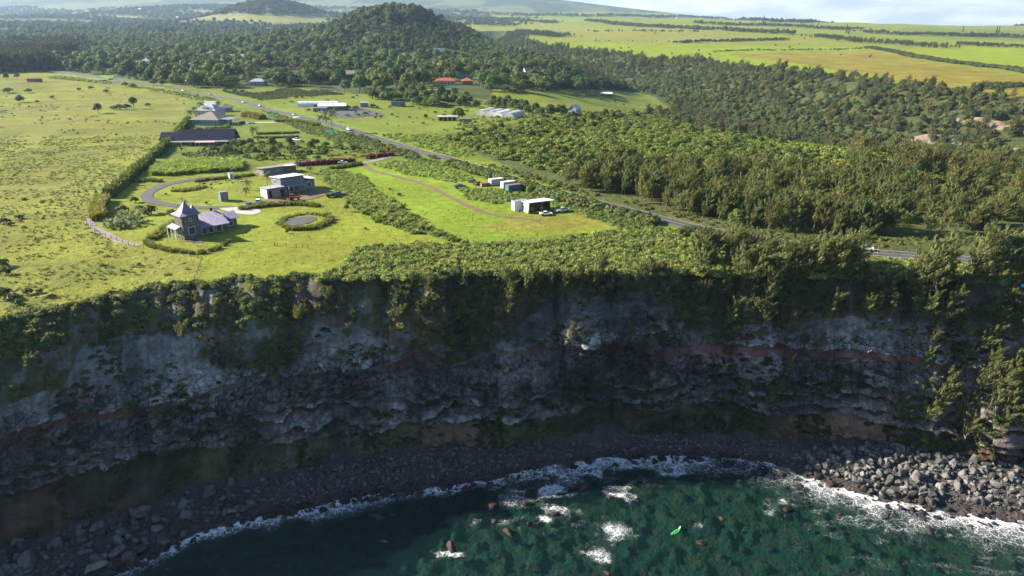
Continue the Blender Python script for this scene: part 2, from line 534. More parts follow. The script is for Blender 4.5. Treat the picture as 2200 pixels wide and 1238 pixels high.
# ---- the sea cliff
M_cliff, nt, out = new_mat('cliff_rock')
ca = N(nt, 'ShaderNodeVertexColor'); ca.layer_name = 'rock'
ra = N(nt, 'ShaderNodeAttribute'); ra.attribute_name = 'hard'
P = geo(nt)
mpn = N(nt, 'ShaderNodeMapping'); mpn.inputs['Scale'].default_value = (1, 1, 1.5)
nt.links.new(P, mpn.inputs[0])
na = noisen(nt, mpn.outputs[0], 0.55, 7.0, 0.65)
nb = noisen(nt, mpn.outputs[0], 3.0, 5.0, 0.7)
vo = N(nt, 'ShaderNodeTexVoronoi', feature='DISTANCE_TO_EDGE'); vo.inputs['Scale'].default_value = 0.42
ndist = N(nt, 'ShaderNodeTexNoise'); ndist.inputs['Scale'].default_value = 0.7; ndist.inputs['Detail'].default_value = 4.0
nt.links.new(P, ndist.inputs['Vector'])
wv = N(nt, 'ShaderNodeVectorMath', operation='SCALE'); wv.inputs['Scale'].default_value = 2.6
nt.links.new(ndist.outputs['Color'], wv.inputs[0])
wa = N(nt, 'ShaderNodeVectorMath', operation='ADD')
nt.links.new(mpn.outputs[0], wa.inputs[0]); nt.links.new(wv.outputs[0], wa.inputs[1])
nt.links.new(wa.outputs[0], vo.inputs['Vector'])
crack = mapr(nt, vo.outputs['Distance'], 0.0, 0.085, 0.0, 1.0)
crackf = mixc(nt, ra.outputs['Fac'], (1, 1, 1), crack)
c = scalec(nt, ca.outputs['Color'], mapr(nt, na, 0.25, 0.75, 0.55, 1.45))
c = scalec(nt, c, mapr(nt, nb, 0.25, 0.75, 0.70, 1.30))
c = mixc(nt, 1.0, c, mixc(nt, 0.7, (1, 1, 1), crackf), 'MULTIPLY')
h = mathn(nt, 'ADD', mathn(nt, 'MULTIPLY', na, 0.9), mathn(nt, 'MULTIPLY', nb, 0.55))
h = mathn(nt, 'ADD', h, mathn(nt, 'MULTIPLY', crackf, 0.35))
pbsdf(nt, out, c, 0.85, bumpn(nt, h, 1.3), 0, 0.25)

pxk = np.arange(-420, 2561, 2.6)
NRC = 290
rX, rY = rim_xy(pxk); fX, fY = foot_xy(pxk)
t = np.linspace(0, 1, NRC)[:, None]
# convex brow, then steep, then a skirt of earth at the foot
prof = np.interp(t, [0, 0.08, 0.25, 0.5, 0.8, 0.9, 1.0], [0, 0.21, 0.44, 0.61, 0.80, 0.90, 1.0])
rZ = T(rX, rY)
BX = rX[None] + (fX - rX)[None] * prof
BY = rY[None] + (fY - rY)[None] * prof
BZ = rZ[None] + (3.4 - rZ)[None] * t
cpx, cpy = project(BX, BY, BZ)
S = np.cumsum(np.hypot(np.gradient(rX), np.gradient(rY)))[None] + 0 * t     # length along the rim
wav = (fbm(S / 9, BZ / 30, 61, 4) - 0.5) * 26 + (vnoise(S / 2.2, BZ / 9, 63) - 0.5) * 9
def band(L):
    return np.interp(cpx, BANDX, L)
pyw = cpy + wav
l0, l1, l2, l3, l4 = np.interp(cpx, L0X, L0), band(L1), band(L2), band(L3), band(L4)
ft = np.interp(cpx, PXS, FOOT); rm = np.interp(cpx, PXS, RIM)
# height above or below each bed in photo pixels turned into shares of each bed
def share(a, b):
    return np.clip((pyw - a) / np.maximum(b - a, 4), 0, 1)
u0, u1, u2, u3, u4, u5 = share(rm, l0), share(l0, l1), share(l1, l2), share(l2, l3), share(l3, l4), share(l4, ft)
ZN = np.select([pyw < l0, pyw < l1, pyw < l2, pyw < l3, pyw < l4], [0, 1, 2, 3, 4], 5)
d0 = 1.0 * u0
d1 = 1.0 - 0.9 * np.sin(u1 * 3.14) + 1.7 * u1 ** 3
d2 = 0.1 + 0.3 * u2
d3 = 0.7 + 1.5 * u3 ** 1.5
saw = (u4 * (1.6 + 1.6 * vnoise(S / 40, S * 0, 66)) + (fbm(S / 19, BZ / 20, 67, 3) - 0.5) * 2.6) % 1.0
lam = sm(.42, .64, fbm(S / 12, BZ / 5, 69, 4))
d4 = -0.5 + (0.3 + 1.6 * lam) * saw ** 1.6 + 1.4 * u4
d5 = -1.6 + 2.2 * u5 ** 0.7
disp = np.select([ZN == 0, ZN == 1, ZN == 2, ZN == 3, ZN == 4], [d0, d1, d2, d3, d4], d5)
act = sm(0.0, 0.06, t) * (1 - sm(0.97, 1.0, t))
f1, f21, cid = worley(S / 3.4 + (fbm(S / 3, BZ / 3, 71, 2) - .5) * 1.2, BZ / 2.6 + (fbm(S / 3, BZ / 3, 72, 2) - .5) * 1.2, 73)
g1, g21, gid = worley(S / 1.3, BZ / 1.1, 75)
hard = np.select([ZN == 0, ZN == 1, ZN == 2, ZN == 3, ZN == 4], [0.15, 0.35 + 0.65 * sm(0.4, 0.85, u1), 0.1, 1.0, 0.75], 0.12 + .8 * sm(.35, .7, u5) * sm(420, 560, cpx))
hard = hard * (0.65 + 0.35 * sm(0.42, 0.6, fbm(S / 17, BZ / 8, 77, 3)))
blocks = (cid - 0.5) * 1.3 + np.minimum(f21, 0.25) * 2.0 - 0.35 + ((gid - 0.5) * 0.35 + np.minimum(g21, 0.2) * 0.9)
blocks = blocks * 1.5 + (worley(S / 1.9, BZ / 5.5, 97)[2] - .5) * .9
disp = disp + hard * blocks
disp = disp + (fbm(S / 22, BZ / 16, 79, 4) - 0.5) * 7.0 + (fbm(S / 5, BZ / 5, 81, 4) - 0.5) * 2.2
# gullies that run down the face
gul = fbm(S / 12 + BZ * 0.02, BZ * 0.03, 83, 3)
disp = disp - 2.6 * sm(0.55, 0.75, gul) * sm(0, 0.15, t) * (1 - 0.5 * t)
# blunt buttresses that catch the light towards the bay
disp = disp + 2.6 * np.exp(-((cpx - 1660) / 60) ** 2) * sm(0.1, 0.5, t) + 4.0 * np.exp(-((cpx - 1080) / 70) ** 2) * sm(0.3, 0.7, t)
disp = disp + 10.0 * sm(1850, 2150, cpx) * sm(0.25, 0.9, t)
nX = -(np.gradient(rY)); nY = np.gradient(rX)
L = np.hypot(nX, nY); nX, nY = nX / L, nY / L
sgn = np.where(nY > 0, -1.0, 1.0)
nX, nY = nX * sgn, nY * sgn
kx = np.ones(25) / 25
nX = np.convolve(np.pad(nX, 12, 'edge'), kx, 'valid'); nY = np.convolve(np.pad(nY, 12, 'edge'), kx, 'valid')
CX = BX + nX[None] * disp * act; CY = BY + nY[None] * disp * act
CZ = BZ + (vnoise(S / 4, BZ / 3, 85) - 0.5) * 0.6 * act
CZ[-1] -= 2.5
# colours of the beds, darker down the gullies, then painted relief patches
def bed(*c):
    return np.array(c, float)[None, None, :]
grey, pale, red, plum, brown, olive, earth, dark = bed(.175, .168, .158), bed(.40, .39, .37), bed(.17, .072, .064), bed(.17, .128, .122), bed(.115, .085, .060), bed(.060, .062, .024), bed(.15, .085, .055), bed(.065, .062, .060)
nn = fbm(S / 13, BZ / 7, 91, 4)[..., None]; nf = fbm(S / 3.5, BZ / 3, 93, 4)[..., None]
def mixn(a, b, k):
    return a * (1 - k) + b * k
z0 = mixn(mixn(brown, olive, sm(0.38, 0.6, nn)), grey, 0.55 * sm(0.5, 0.66, nf))
z1 = mixn(mixn(grey, pale, sm(0.42, 0.62, nn) * u1[..., None]), mixn(brown, plum, nn), 0.7 * sm(0.54, 0.7, nf))
z2 = mixn(red, plum, sm(0.5, 0.68, nf))
z3 = mixn(mixn(plum, grey, sm(0.42, 0.62, nn)), dark, 0.8 * sm(0.55, 0.7, nf))
z4 = mixn(mixn(plum, dark, sm(0.4, 0.65, nf)), mixn(grey, red, 0.35), sm(0.45, 0.65, nn))
z4 = mixn(z4, pale * 0.8, (sm(0.45, 0.95, saw) * sm(0.4, 0.6, nf[..., 0]))[..., None] * 0.8)
z4 = mixn(z4, olive, (sm(0.30, 0.05, saw))[..., None] * 0.7)
z5 = mixn(mixn(earth, brown, sm(0.42, 0.6, nf)), olive, sm(0.42, 0.58, nn))
lft = sm(700, 300, cpx)[..., None]
z5 = mixn(z5, olive, lft * sm(0.32, 0.5, nn) * 0.8)
z5 = mixn(z5, earth * 1.15, (sm(1560, 1700, cpx) * sm(2000, 1900, cpx))[..., None] * 0.7)
CC = np.select([(ZN == i)[..., None] for i in range(5)], [z0, z1, z2, z3, z4], z5)
# red soil lenses are broken along the face
CC = np.where((ZN == 2)[..., None] & (vnoise(S / 17, S * 0, 95) < 0.36)[..., None], mixn(z3, brown, 0.5), CC)
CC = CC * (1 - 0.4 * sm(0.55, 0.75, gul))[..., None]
CC = CC * (.70 + 1.05 * sm(.3, .7, fbm(S / 16, BZ / 8, 96, 4)))[..., None]  # broad light and dark patches stand in for the shading of relief
CC = CC * (.62 + .76 * fbm(S / 1.1, BZ / 13, 98, 3))[..., None] * (1 - .55 * (f21 < .07) * hard)[..., None]
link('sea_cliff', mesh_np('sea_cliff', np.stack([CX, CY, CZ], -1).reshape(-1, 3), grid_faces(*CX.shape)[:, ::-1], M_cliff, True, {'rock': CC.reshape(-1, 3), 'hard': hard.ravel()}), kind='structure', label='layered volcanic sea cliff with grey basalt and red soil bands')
CLIFF = (CX, CY, CZ)
CLPX, CLPY = project(CX, CY, CZ)
def on_cliff(px, py):
    i = np.argmin((CLPX - px) ** 2 + (CLPY - py) ** 2)
    i = np.unravel_index(i, CLPX.shape)
    return float(CX[i]), float(CY[i]), float(CZ[i])

# ---- beach and sea bed in one sheet, from the cliff foot out under the water
SHX = [-700, -300, 0, 150, 230, 330, 450, 560, 650, 800, 950, 1100, 1200, 1300, 1500, 1640, 1700, 1800, 1900, 2050, 2200, 2500, 2900]
SHY = [1620, 1430, 1315, 1268, 1238, 1192, 1142, 1112, 1096, 1066, 1050, 1018, 998, 984, 980, 992, 1012, 1050, 1078, 1100, 1122, 1170, 1250]
pxs = np.arange(-690, 2891, 3.5)
sX, sY = at_z(pxs, np.interp(pxs, SHX, SHY), 0.0)
order = np.argsort(sX); sX, sY = sX[order], sY[order]
f2X, f2Y = foot_xy(pxs)
o2 = np.argsort(f2X); f2X, f2Y = f2X[o2], f2Y[o2]
def offshore(X, Y):
    return np.interp(X, sX, sY) - Y
def beach_z(X, Y):
    d = offshore(X, Y)
    w = np.maximum(np.interp(X, f2X, f2Y) - np.interp(X, sX, sY), 3.0)
    up = 4.6 * np.clip(-d / w, 0, 1.4) ** 0.9
    dn = -0.35 - 0.085 * np.maximum(d, 0) - 0.9 * sm(6, 40, d)
    z = np.where(d < 0, up, np.maximum(dn, -6.5) * sm(-0.5, 3, d))
    z = z + (fbm(X / 5, Y / 5, 101, 3) - 0.5) * 1.2
    z = z + (fbm(X / 1.3, Y / 1.3, 103, 2) - 0.5) * 0.5 + (sm(.5, .75, fbm(X / 2.6, Y / 2.6, 105, 3)) * 1.1 * sm(3, 9, d))
    return z
bx_ = np.concatenate([np.arange(-420, -150, 12), np.arange(-150, 175, 0.55), np.arange(175, 460, 12)])
by_ = np.concatenate([np.arange(-400, 60, 20), np.arange(60, 182, 0.55)])
GX, GY = np.meshgrid(bx_, by_)
GZ = beach_z(GX, GY)
M_beach, nt, out = new_mat('shore_stone')
P = geo(nt)
na = noisen(nt, P, 0.25, 5.0, 0.6); nb = noisen(nt, P, 1.7, 6.0, 0.65)
vo = N(nt, 'ShaderNodeTexVoronoi', feature='F1'); vo.inputs['Scale'].default_value = 1.1
nt.links.new(P, vo.inputs['Vector'])
spz = N(nt, 'ShaderNodeSeparateXYZ'); nt.links.new(P, spz.inputs[0])
c = mixc(nt, mapr(nt, na, 0.38, 0.62), (0.030, 0.031, 0.032), (0.075, 0.055, 0.052))
na2 = noisen(nt, P, 0.42, 5.0, 0.62)
cw = mixc(nt, mapr(nt, na2, 0.47, 0.60), (0.034, 0.082, 0.055), (0.135, 0.085, 0.034))
cw = mixc(nt, mapr(nt, nb, 0.35, 0.65), cw, (0.012, 0.035, 0.026))
c = mixc(nt, mapr(nt, spz.outputs['Z'], -0.9, -0.2), cw, c)
c = scalec(nt, c, mapr(nt, nb, 0.25, 0.75, 0.5, 1.5))
hh = mathn(nt, 'ADD', mathn(nt, 'MULTIPLY', vo.outputs['Distance'], -0.7), nb)
pbsdf(nt, out, c, 0.75, bumpn(nt, hh, 0.5), 0, 0.3)
link('beach', mesh_np('beach', np.stack([GX, GY, GZ], -1).reshape(-1, 3), grid_faces(*GX.shape), M_beach, True), kind='structure', label='dark stony shore running down under the green water')

# ---- the sea
wx_ = np.concatenate([[-6000, -3000, -1200, -600, -300, -200], np.arange(-150, 175, 0.42), [200, 300, 600, 1200, 3000, 6000]])
wy_ = np.concatenate([[-9000, -4000, -1500, -600, -250, -100, 0, 40], np.arange(70, 176, 0.42)])
WX, WY = np.meshgrid(wx_, wy_)
offs = offshore(WX, WY)
swell = (fbm(WX / 7, WY / 3.2, 111, 4) - 0.5) * 0.5 + (vnoise(WX / 22, WY / 9, 113) - 0.5) * 0.5
WZ = swell * sm(-6, 6, offs) * 0.7
wpx, wpy = project(WX, WY, 0 * WX)
fw = np.interp(wpx, [0, 300, 500, 640, 800, 860, 960, 1080, 1180, 1300, 1500, 1620, 1700, 1850, 2000, 2200], [3.0, 4.4, 3.6, 5.6, 4.4, 2.0, 3.2, 5.0, 10.0, 9.0, 7.0, 7.5, 10.0, 11.0, 10.0, 9.5])
fn = fbm(WX / 5, WY / 4, 115, 4)
foam = np.exp(-np.maximum(offs - 0.3, 0) / fw * 1.3) * (0.60 + 0.85 * sm(0.30, 0.62, fn))
foam = np.where(offs < -3, foam * 0.6, foam)
streak = np.interp(wpx, [900, 1060, 1200, 1320, 1420, 1600, 1700, 2200], [0.05, 0.5, 0.9, 0.5, 0.1, 0.2, 0.7, 0.7])
foam = np.maximum(foam, streak * sm(0.50, 0.68, fbm(WX / 4.8, WY / 2.2, 117, 4)) * np.exp(-np.maximum(offs, 0) / (fw * 2.6)))
FOAMS = [(1170, 1085, 40, 28, .9), (1210, 1078, 46, 30, 1.0), (1150, 1118, 34, 20, 1.0), (1330, 1066, 30, 20, 1.15), (1310, 1145, 36, 24, .8), (1275, 1188, 26, 14, .7), (1510, 1145, 18, 12, .7), (970, 1183, 30, 14, .9), (1690, 1085, 34, 18, .8), (1450, 1010, 70, 10, .8), (1060, 1115, 40, 20, .7), (830, 1164, 16, 7, .6), (1740, 1140, 40, 16, .5), (2000, 1138, 30, 14, .7), (1900, 1090, 140, 14, .9), (690, 1085, 90, 8, .8), (390, 1168, 50, 9, .7), (1180, 1040, 90, 26, .9), (1240, 1020, 80, 16, .9), (1110, 1075, 50, 22, .8), (1340, 1035, 50, 16, .7), (1390, 1000, 90, 12, .7), (2120, 1118, 90, 10, .8)]
wrp1 = (fbm(WX / 4, WY / 4, 121, 3) - .5) * 90; wrp2 = (fbm(WX / 4, WY / 4, 123, 3) - .5) * 44
for (x, y, a, b_, k) in FOAMS:
    e = np.exp(-(((wpx + wrp1 - x) / a) ** 2 + ((wpy + wrp2 - y) / b_) ** 2))
    foam = np.maximum(foam, .85 * k * e * (0.15 + 1.3 * sm(.38, .62, fn)))
WZ = WZ + 0.25 * np.clip(foam, 0, 1) * vnoise(WX / 1.4, WY / 1.1, 119)
M_sea, nt, out = new_mat('sea_water')
fa = N(nt, 'ShaderNodeAttribute'); fa.attribute_name = 'foam'
P = geo(nt)
mpn = N(nt, 'ShaderNodeMapping'); mpn.inputs['Scale'].default_value = (0.5, 1.1, 1)
nt.links.new(P, mpn.inputs[0])
w1 = noisen(nt, mpn.outputs[0], 0.9, 6.0, 0.6)
wb = bumpn(nt, w1, 0.22)
tr = N(nt, 'ShaderNodeBsdfTransparent'); tr.inputs[0].default_value = (0.48, 0.68, 0.65, 1)
sc_ = N(nt, 'ShaderNodeBsdfDiffuse'); sc_.inputs[0].default_value = (0.006, 0.030, 0.028, 1)
m0 = N(nt, 'ShaderNodeMixShader'); m0.inputs[0].default_value = 0.25
nt.links.new(tr.outputs[0], m0.inputs[1]); nt.links.new(sc_.outputs[0], m0.inputs[2])
gl = N(nt, 'ShaderNodeBsdfGlossy'); gl.inputs['Roughness'].default_value = 0.16
nt.links.new(wb, gl.inputs['Normal'])
lw = N(nt, 'ShaderNodeLayerWeight'); lw.inputs['Blend'].default_value = 0.5
nt.links.new(wb, lw.inputs['Normal'])
frs = mathn(nt, 'ADD', mathn(nt, 'MULTIPLY', mathn(nt, 'POWER', lw.outputs['Facing'], 5.0), 0.95), 0.02)
m1 = N(nt, 'ShaderNodeMixShader')
nt.links.new(frs, m1.inputs[0]); nt.links.new(m0.outputs[0], m1.inputs[1]); nt.links.new(gl.outputs[0], m1.inputs[2])
# lacy foam: cell walls where it is thin, solid where it is thick
nd = N(nt, 'ShaderNodeTexNoise'); nd.inputs['Scale'].default_value = 0.8; nd.inputs['Detail'].default_value = 4.0
nt.links.new(P, nd.inputs['Vector'])
nsx = N(nt, 'ShaderNodeVectorMath', operation='SCALE'); nsx.inputs['Scale'].default_value = 2.4
nt.links.new(nd.outputs['Color'], nsx.inputs[0])
nad = N(nt, 'ShaderNodeVectorMath', operation='ADD'); nt.links.new(P, nad.inputs[0]); nt.links.new(nsx.outputs[0], nad.inputs[1])
v1 = N(nt, 'ShaderNodeTexVoronoi', feature='DISTANCE_TO_EDGE'); v1.inputs['Scale'].default_value = 0.55
nt.links.new(nad.outputs[0], v1.inputs['Vector'])
v2 = N(nt, 'ShaderNodeTexVoronoi', feature='DISTANCE_TO_EDGE'); v2.inputs['Scale'].default_value = 1.25
nt.links.new(nad.outputs[0], v2.inputs['Vector'])
lace = mathn(nt, 'MINIMUM', v1.outputs['Distance'], mathn(nt, 'MULTIPLY', v2.outputs['Distance'], 1.4))
fine = noisen(nt, P, 3.0, 4.0, 0.7)
th = mathn(nt, 'SUBTRACT', mathn(nt, 'MULTIPLY', fa.outputs['Fac'], mapr(nt, fine, 0.25, 0.75, 0.05, 0.20)), 0.062)
fm = mapr(nt, mathn(nt, 'SUBTRACT', th, lace), -0.05, 0.05, 0.0, 0.92)
fm = mathn(nt, 'MAXIMUM', fm, mapr(nt, fa.outputs['Fac'], 0.4, 1.2, 0.0, 0.30))
fd = N(nt, 'ShaderNodeBsdfDiffuse'); fd.inputs[0].default_value = (0.78, 0.80, 0.82, 1)
m2 = N(nt, 'ShaderNodeMixShader')
nt.links.new(fm, m2.inputs[0]); nt.links.new(m1.outputs[0], m2.inputs[1]); nt.links.new(fd.outputs[0], m2.inputs[2])
nt.links.new(m2.outputs[0], out.inputs['Surface'])
link('sea', mesh_np('sea', np.stack([WX, WY, WZ], -1).reshape(-1, 3), grid_faces(*WX.shape), M_sea, True, {'foam': foam.ravel()}), kind='structure', label='clear green sea with white foam along the rocks')
# ================================================================== roads and tracks
HW = GP([(60, 152), (140, 156), (245, 170), (320, 182), (380, 191), (460, 207), (560, 231), (650, 252), (750, 278), (850, 310), (906, 327), (1008, 355), (1130, 393), (1230, 422), (1316, 444), (1387, 462), (1476, 485), (1591, 506), (1700, 524), (1860, 542), (2060, 557), (2300, 578), (2700, 600)])
HWL = smooth_line(HW, 4.0)
def ribbon(line, w, lift, nw=2, off=0.0, jag=0.0, seed=0):
    """a strip of ground that follows the land"""
    d = np.gradient(line, axis=0); d /= np.linalg.norm(d, axis=1)[:, None]
    nrm = np.stack([-d[:, 1], d[:, 0]], 1)
    ks = np.linspace(-0.5, 0.5, nw)
    ww = np.full(len(line), w, float)
    if jag:
        ww = ww * (1 + jag * (fbm(np.arange(len(line)) * 0.4, np.zeros(len(line)), seed, 3) - 0.5) * 2)
    X = line[:, 0][:, None] + nrm[:, 0][:, None] * (off + ks[None] * ww[:, None])
    Y = line[:, 1][:, None] + nrm[:, 1][:, None] * (off + ks[None] * ww[:, None])
    Z = T(X, Y) + lift
    return np.stack([X, Y, Z], -1).reshape(-1, 3), grid_faces(len(line), nw)
def asphalt(name, colr):
    m, nt, out = new_mat(name)
    P = geo(nt)
    a = noisen(nt, P, 0.25, 5.0, 0.6); b = noisen(nt, P, 4.0, 4.0, 0.7)
    c = mixc(nt, 1.0, colr, mapr(nt, a, 0.3, 0.7, 0.8, 1.2), 'MULTIPLY')
    c = scalec(nt, c, mapr(nt, b, 0.3, 0.7, 0.85, 1.15))
    pbsdf(nt, out, c, 0.8, bumpn(nt, b, 0.02), 0, 0.3)
    return m
M_asph = asphalt('asphalt', (0.062, 0.061, 0.065)); M_dark = asphalt('dark_gravel', (0.075, 0.073, 0.075)); M_dirt = asphalt('red_dirt', (0.15, 0.10, 0.055))
M_conc = asphalt('pale_concrete', (0.36, 0.33, 0.29)); M_gravel = asphalt('grey_gravel', (0.21, 0.18, 0.165))
M_white = plain('white_paint', (0.75, 0.75, 0.73), 0.6); M_yel = plain('yellow_paint', (0.55, 0.33, 0.03), 0.6)
v, f = ribbon(HWL, 7.2, 0.10, 4)
road = link('highway', mesh_np('highway', v, f, M_asph), kind='structure', label='two-lane asphalt highway crossing the plateau')
for nm, off, w, mt in (('edge_line', -3.2, 0.10, M_white), ('edge_line', 3.2, 0.10, M_white), ('centre_line', 0.0, 0.22, M_yel)):
    v, f = ribbon(HWL, w, 0.125, 2, off)
    link(nm, mesh_np(nm, v, f, mt), road)
def strip(name, pts, w, mat, label, lift=0.07, jag=0.12, nw=3, step=1.5):
    ln = smooth_line(GP(pts), step)
    v, f = ribbon(ln, w, lift, nw, 0, jag, 5)
    link(name, mesh_np(name, v, f, mat), kind='structure', label=label)
    return ln
TRACK = strip('dirt_track', [(782, 352), (800, 366), (860, 382), (915, 398), (975, 428), (1020, 449), (1065, 462), (1110, 468), (1160, 474)], 2.2, M_dirt, 'red dirt track crossing the mown field to the carport', 0.10, 0.4)
LOOP = strip('driveway', [(462, 381), (410, 387), (360, 397), (326, 410), (315, 422), (326, 433), (360, 440), (420, 446), (500, 447)], 4.2, M_dark, 'dark driveway curving round the lawn above the tower house', 0.12, 0.03)
strip('gravel_path', [(212, 440), (198, 458), (192, 476), (205, 492), (232, 506), (262, 520), (300, 528)], 2.6, M_gravel, 'grey gravel path curving below the garden hedge', 0.12, 0.25)
strip('garden_drive', [(545, 372), (620, 352), (700, 345), (780, 350), (850, 333), (880, 326)], 4.0, M_gravel, 'gravel drive leading from the highway to the garden', 0.11, 0.2)
strip('house_drive', [(500, 268), (545, 264), (600, 262), (640, 250)], 4.5, M_conc, 'pale concrete drive beside the grey hipped house', 0.12, 0.1)
strip('gulch_road', [(1935, 306), (2000, 311), (2060, 318), (2130, 322), (2210, 330)], 8.0, M_gravel, 'grey road cut into the gulch below the rocky bank', 1.6, 0.1)
strip('side_lane', [(695, 172), (720, 185), (745, 196)], 5.0, M_asph, 'short lane climbing between garden hedges', 0.1, 0.0)
strip('side_road', [(100, 156), (160, 159), (205, 164), (250, 172), (240, 178), (205, 176)], 7.0, M_asph, 'grey road end where cars park by the pasture', 0.12, 0.0)
strip('lay_by', [(2085, 598), (2140, 602), (2215, 608)], 6.5, M_gravel, 'gravel lay-by above the cliff edge', 0.08, 0.1)
def patch(name, pts, mat, label, lift=0.13):
    P2 = GP(pts)
    cx = sum(p[0] for p in P2) / len(P2); cy = sum(p[1] for p in P2) / len(P2)
    ring = smooth_line(P2 + [P2[0]], 1.5)
    K = 5
    vs_, fs = [], []
    n = len(ring)
    for k in range(K + 1):
        s_ = k / K
        X = cx + (ring[:, 0] - cx) * s_; Y = cy + (ring[:, 1] - cy) * s_
        vs_.append(np.stack([X, Y, T(X, Y) + lift], 1))
    for k in range(K):
        a = k * n + np.arange(n - 1)
        fs.append(np.stack([a, a + 1, a + n + 1, a + n], 1))
    link(name, mesh_np(name, np.concatenate(vs_), np.concatenate(fs), mat), kind='structure', label=label)
patch('parking_lot', [(690, 240), (760, 232), (800, 238), (825, 247), (780, 252), (735, 254), (700, 247)], M_dark, 'dark gravel parking area beside the white nursery')
patch('gravel_oval', [(608, 478), (635, 468), (672, 466), (680, 472), (655, 482), (615, 486)], M_dark, 'dark gravel oval inside a round grass hedge')
patch('yard_earth', [(560, 432), (600, 424), (660, 412), (690, 408), (700, 418), (660, 430), (600, 436)], M_dirt, 'red bare earth in front of the grey workshop house')
patch('house_terrace', [(386, 500), (420, 515), (440, 522), (415, 522), (392, 514)], M_dark, 'dark paved terrace beside the stone tower')
patch('front_court', [(470, 448), (520, 446), (560, 452), (545, 462), (500, 458)], M_conc, 'pale concrete court behind the tower house')

# places kept clear of wild growth: pixel, radius in metres
KEEP = [(450, 490, 13), (480, 470, 12), (520, 470, 9), (610, 415, 12), (650, 405, 10), (585, 372, 9), (480, 422, 4), (440, 310, 22), (410, 305, 12), (480, 305, 14), (455, 268, 18), (450, 245, 16), (480, 238, 10), (1140, 445, 11), (1110, 448, 7), (1065, 388, 7), (1095, 400, 9), (1020, 396, 10), (990, 402, 5), (685, 228, 22), (720, 235, 18), (660, 225, 18), (782, 226, 8), (1075, 246, 24), (970, 256, 12), (1235, 240, 10),
        (955, 180, 16), (1005, 180, 10), (998, 167, 12), (862, 186, 9), (892, 150, 10), (957, 202, 12), (854, 224, 9), (1302, 206, 12), (1148, 162, 10), (1130, 158, 8), (250, 133, 14), (310, 140, 14), (290, 138, 12), (345, 138, 10), (240, 122, 12), (555, 182, 14), (510, 130, 14), (465, 124, 14), (75, 174, 7), (942, 112, 14), (940, 144, 12), (760, 163, 14), (805, 162, 12), (685, 148, 12), (410, 148, 12), (740, 345, 6), (640, 302, 8)]
KXY = []
for x, y, r in KEEP:
    kx_, ky_, _ = G(x, y)
    KXY.append((kx_, ky_, r))
    if y < 192:                       # open ground on the seaward side of the far houses
        q = math.hypot(kx_, ky_)
        KXY += [(kx_ - kx_ / q * s_, ky_ - ky_ / q * s_, r * 1.05) for s_ in (r, r * 2, r * 3, r * 4, r * 5)]
def keep_ok(X, Y, pad=0.0):
    ok = np.ones(np.shape(X), bool)
    for kx_, ky_, r in KXY:
        ok &= np.hypot(X - kx_, Y - ky_) > r + pad
    d, _ = seg_dist(X, Y, [tuple(p) for p in HWL[::3]])
    ok &= d > 6.5 + pad
    return ok

# ================================================================== plants
M_leaf, nt, out = new_mat('foliage')
ta = N(nt, 'ShaderNodeAttribute', attribute_type='INSTANCER'); ta.attribute_name = 'tint'
P = geo(nt)
nz = noisen(nt, P, 0.55, 3.0, 0.6)
c = scalec(nt, ta.outputs['Color'], mapr(nt, nz, 0.3, 0.7, 0.62, 1.42))
df = N(nt, 'ShaderNodeBsdfPrincipled'); nt.links.new(c, df.inputs['Base Color'])
df.inputs['Roughness'].default_value = 0.6; df.inputs['Specular IOR Level'].default_value = 0.25
tl = N(nt, 'ShaderNodeBsdfTranslucent')
nt.links.new(mixc(nt, 1.0, c, (1.25, 1.35, 0.6), 'MULTIPLY'), tl.inputs[0])
ms = N(nt, 'ShaderNodeMixShader'); ms.inputs[0].default_value = 0.38
nt.links.new(df.outputs[0], ms.inputs[1]); nt.links.new(tl.outputs[0], ms.inputs[2])
nt.links.new(ms.outputs[0], out.inputs['Surface'])
M_bark = plain('bark', (0.15, 0.12, 0.095), 0.9, 0, 0.3, 3.0, 0.1)
M_dead = plain('bleached_wood', (0.42, 0.37, 0.31), 0.9, 0, 0.25, 3.0, 0.1)
M_palmbark = plain('palm_bark', (0.20, 0.17, 0.14), 0.9, 0, 0.3, 3.0, 0.1)

def norm(a):
    return a / np.maximum(np.linalg.norm(a, axis=-1, keepdims=True), 1e-6)
def quads(c, n, up, w, h):
    """flat leaves: centre, normal, long direction, width and length"""
    n = norm(n); a = norm(up - n * np.sum(up * n, -1, keepdims=True)); b = np.cross(n, a)
    w = np.asarray(w)[..., None] * 0.5; h = np.asarray(h)[..., None] * 0.5
    v = np.stack([c - a * h - b * w * 0.55, c - a * h * 0.2 + b * w, c + a * h + b * w * 0.25, c + a * h * 0.25 - b * w], 1)
    k = len(c)
    return v.reshape(-1, 3), np.arange(k * 4).reshape(k, 4)
def rdir(rs, k):
    return norm(rs.normal(size=(k, 3)))
def join(parts):
    vs_, fs, o = [], [], 0
    for v, f in parts:
        vs_.append(v); fs.append(f + o); o += len(v)
    return np.concatenate(vs_), np.concatenate(fs)
def tube(pts, rad, n=6):
    pts = np.array(pts, float); rad = np.array(rad, float)
    d = norm(np.gradient(pts, axis=0))
    ref = np.where(np.abs(d[:, 2:3]) > 0.9, np.array([[1.0, 0, 0]]), np.array([[0, 0, 1.0]]))
    a = norm(np.cross(d, ref)); b = np.cross(d, a)
    th = np.linspace(0, 2 * math.pi, n, endpoint=False)
    v = pts[:, None] + rad[:, None, None] * (np.cos(th)[None, :, None] * a[:, None] + np.sin(th)[None, :, None] * b[:, None])
    fs = []
    for i in range(len(pts) - 1):
        for k in range(n):
            fs.append((i * n + k, i * n + (k + 1) % n, (i + 1) * n + (k + 1) % n, (i + 1) * n + k))
    return v.reshape(-1, 3), np.array(fs)
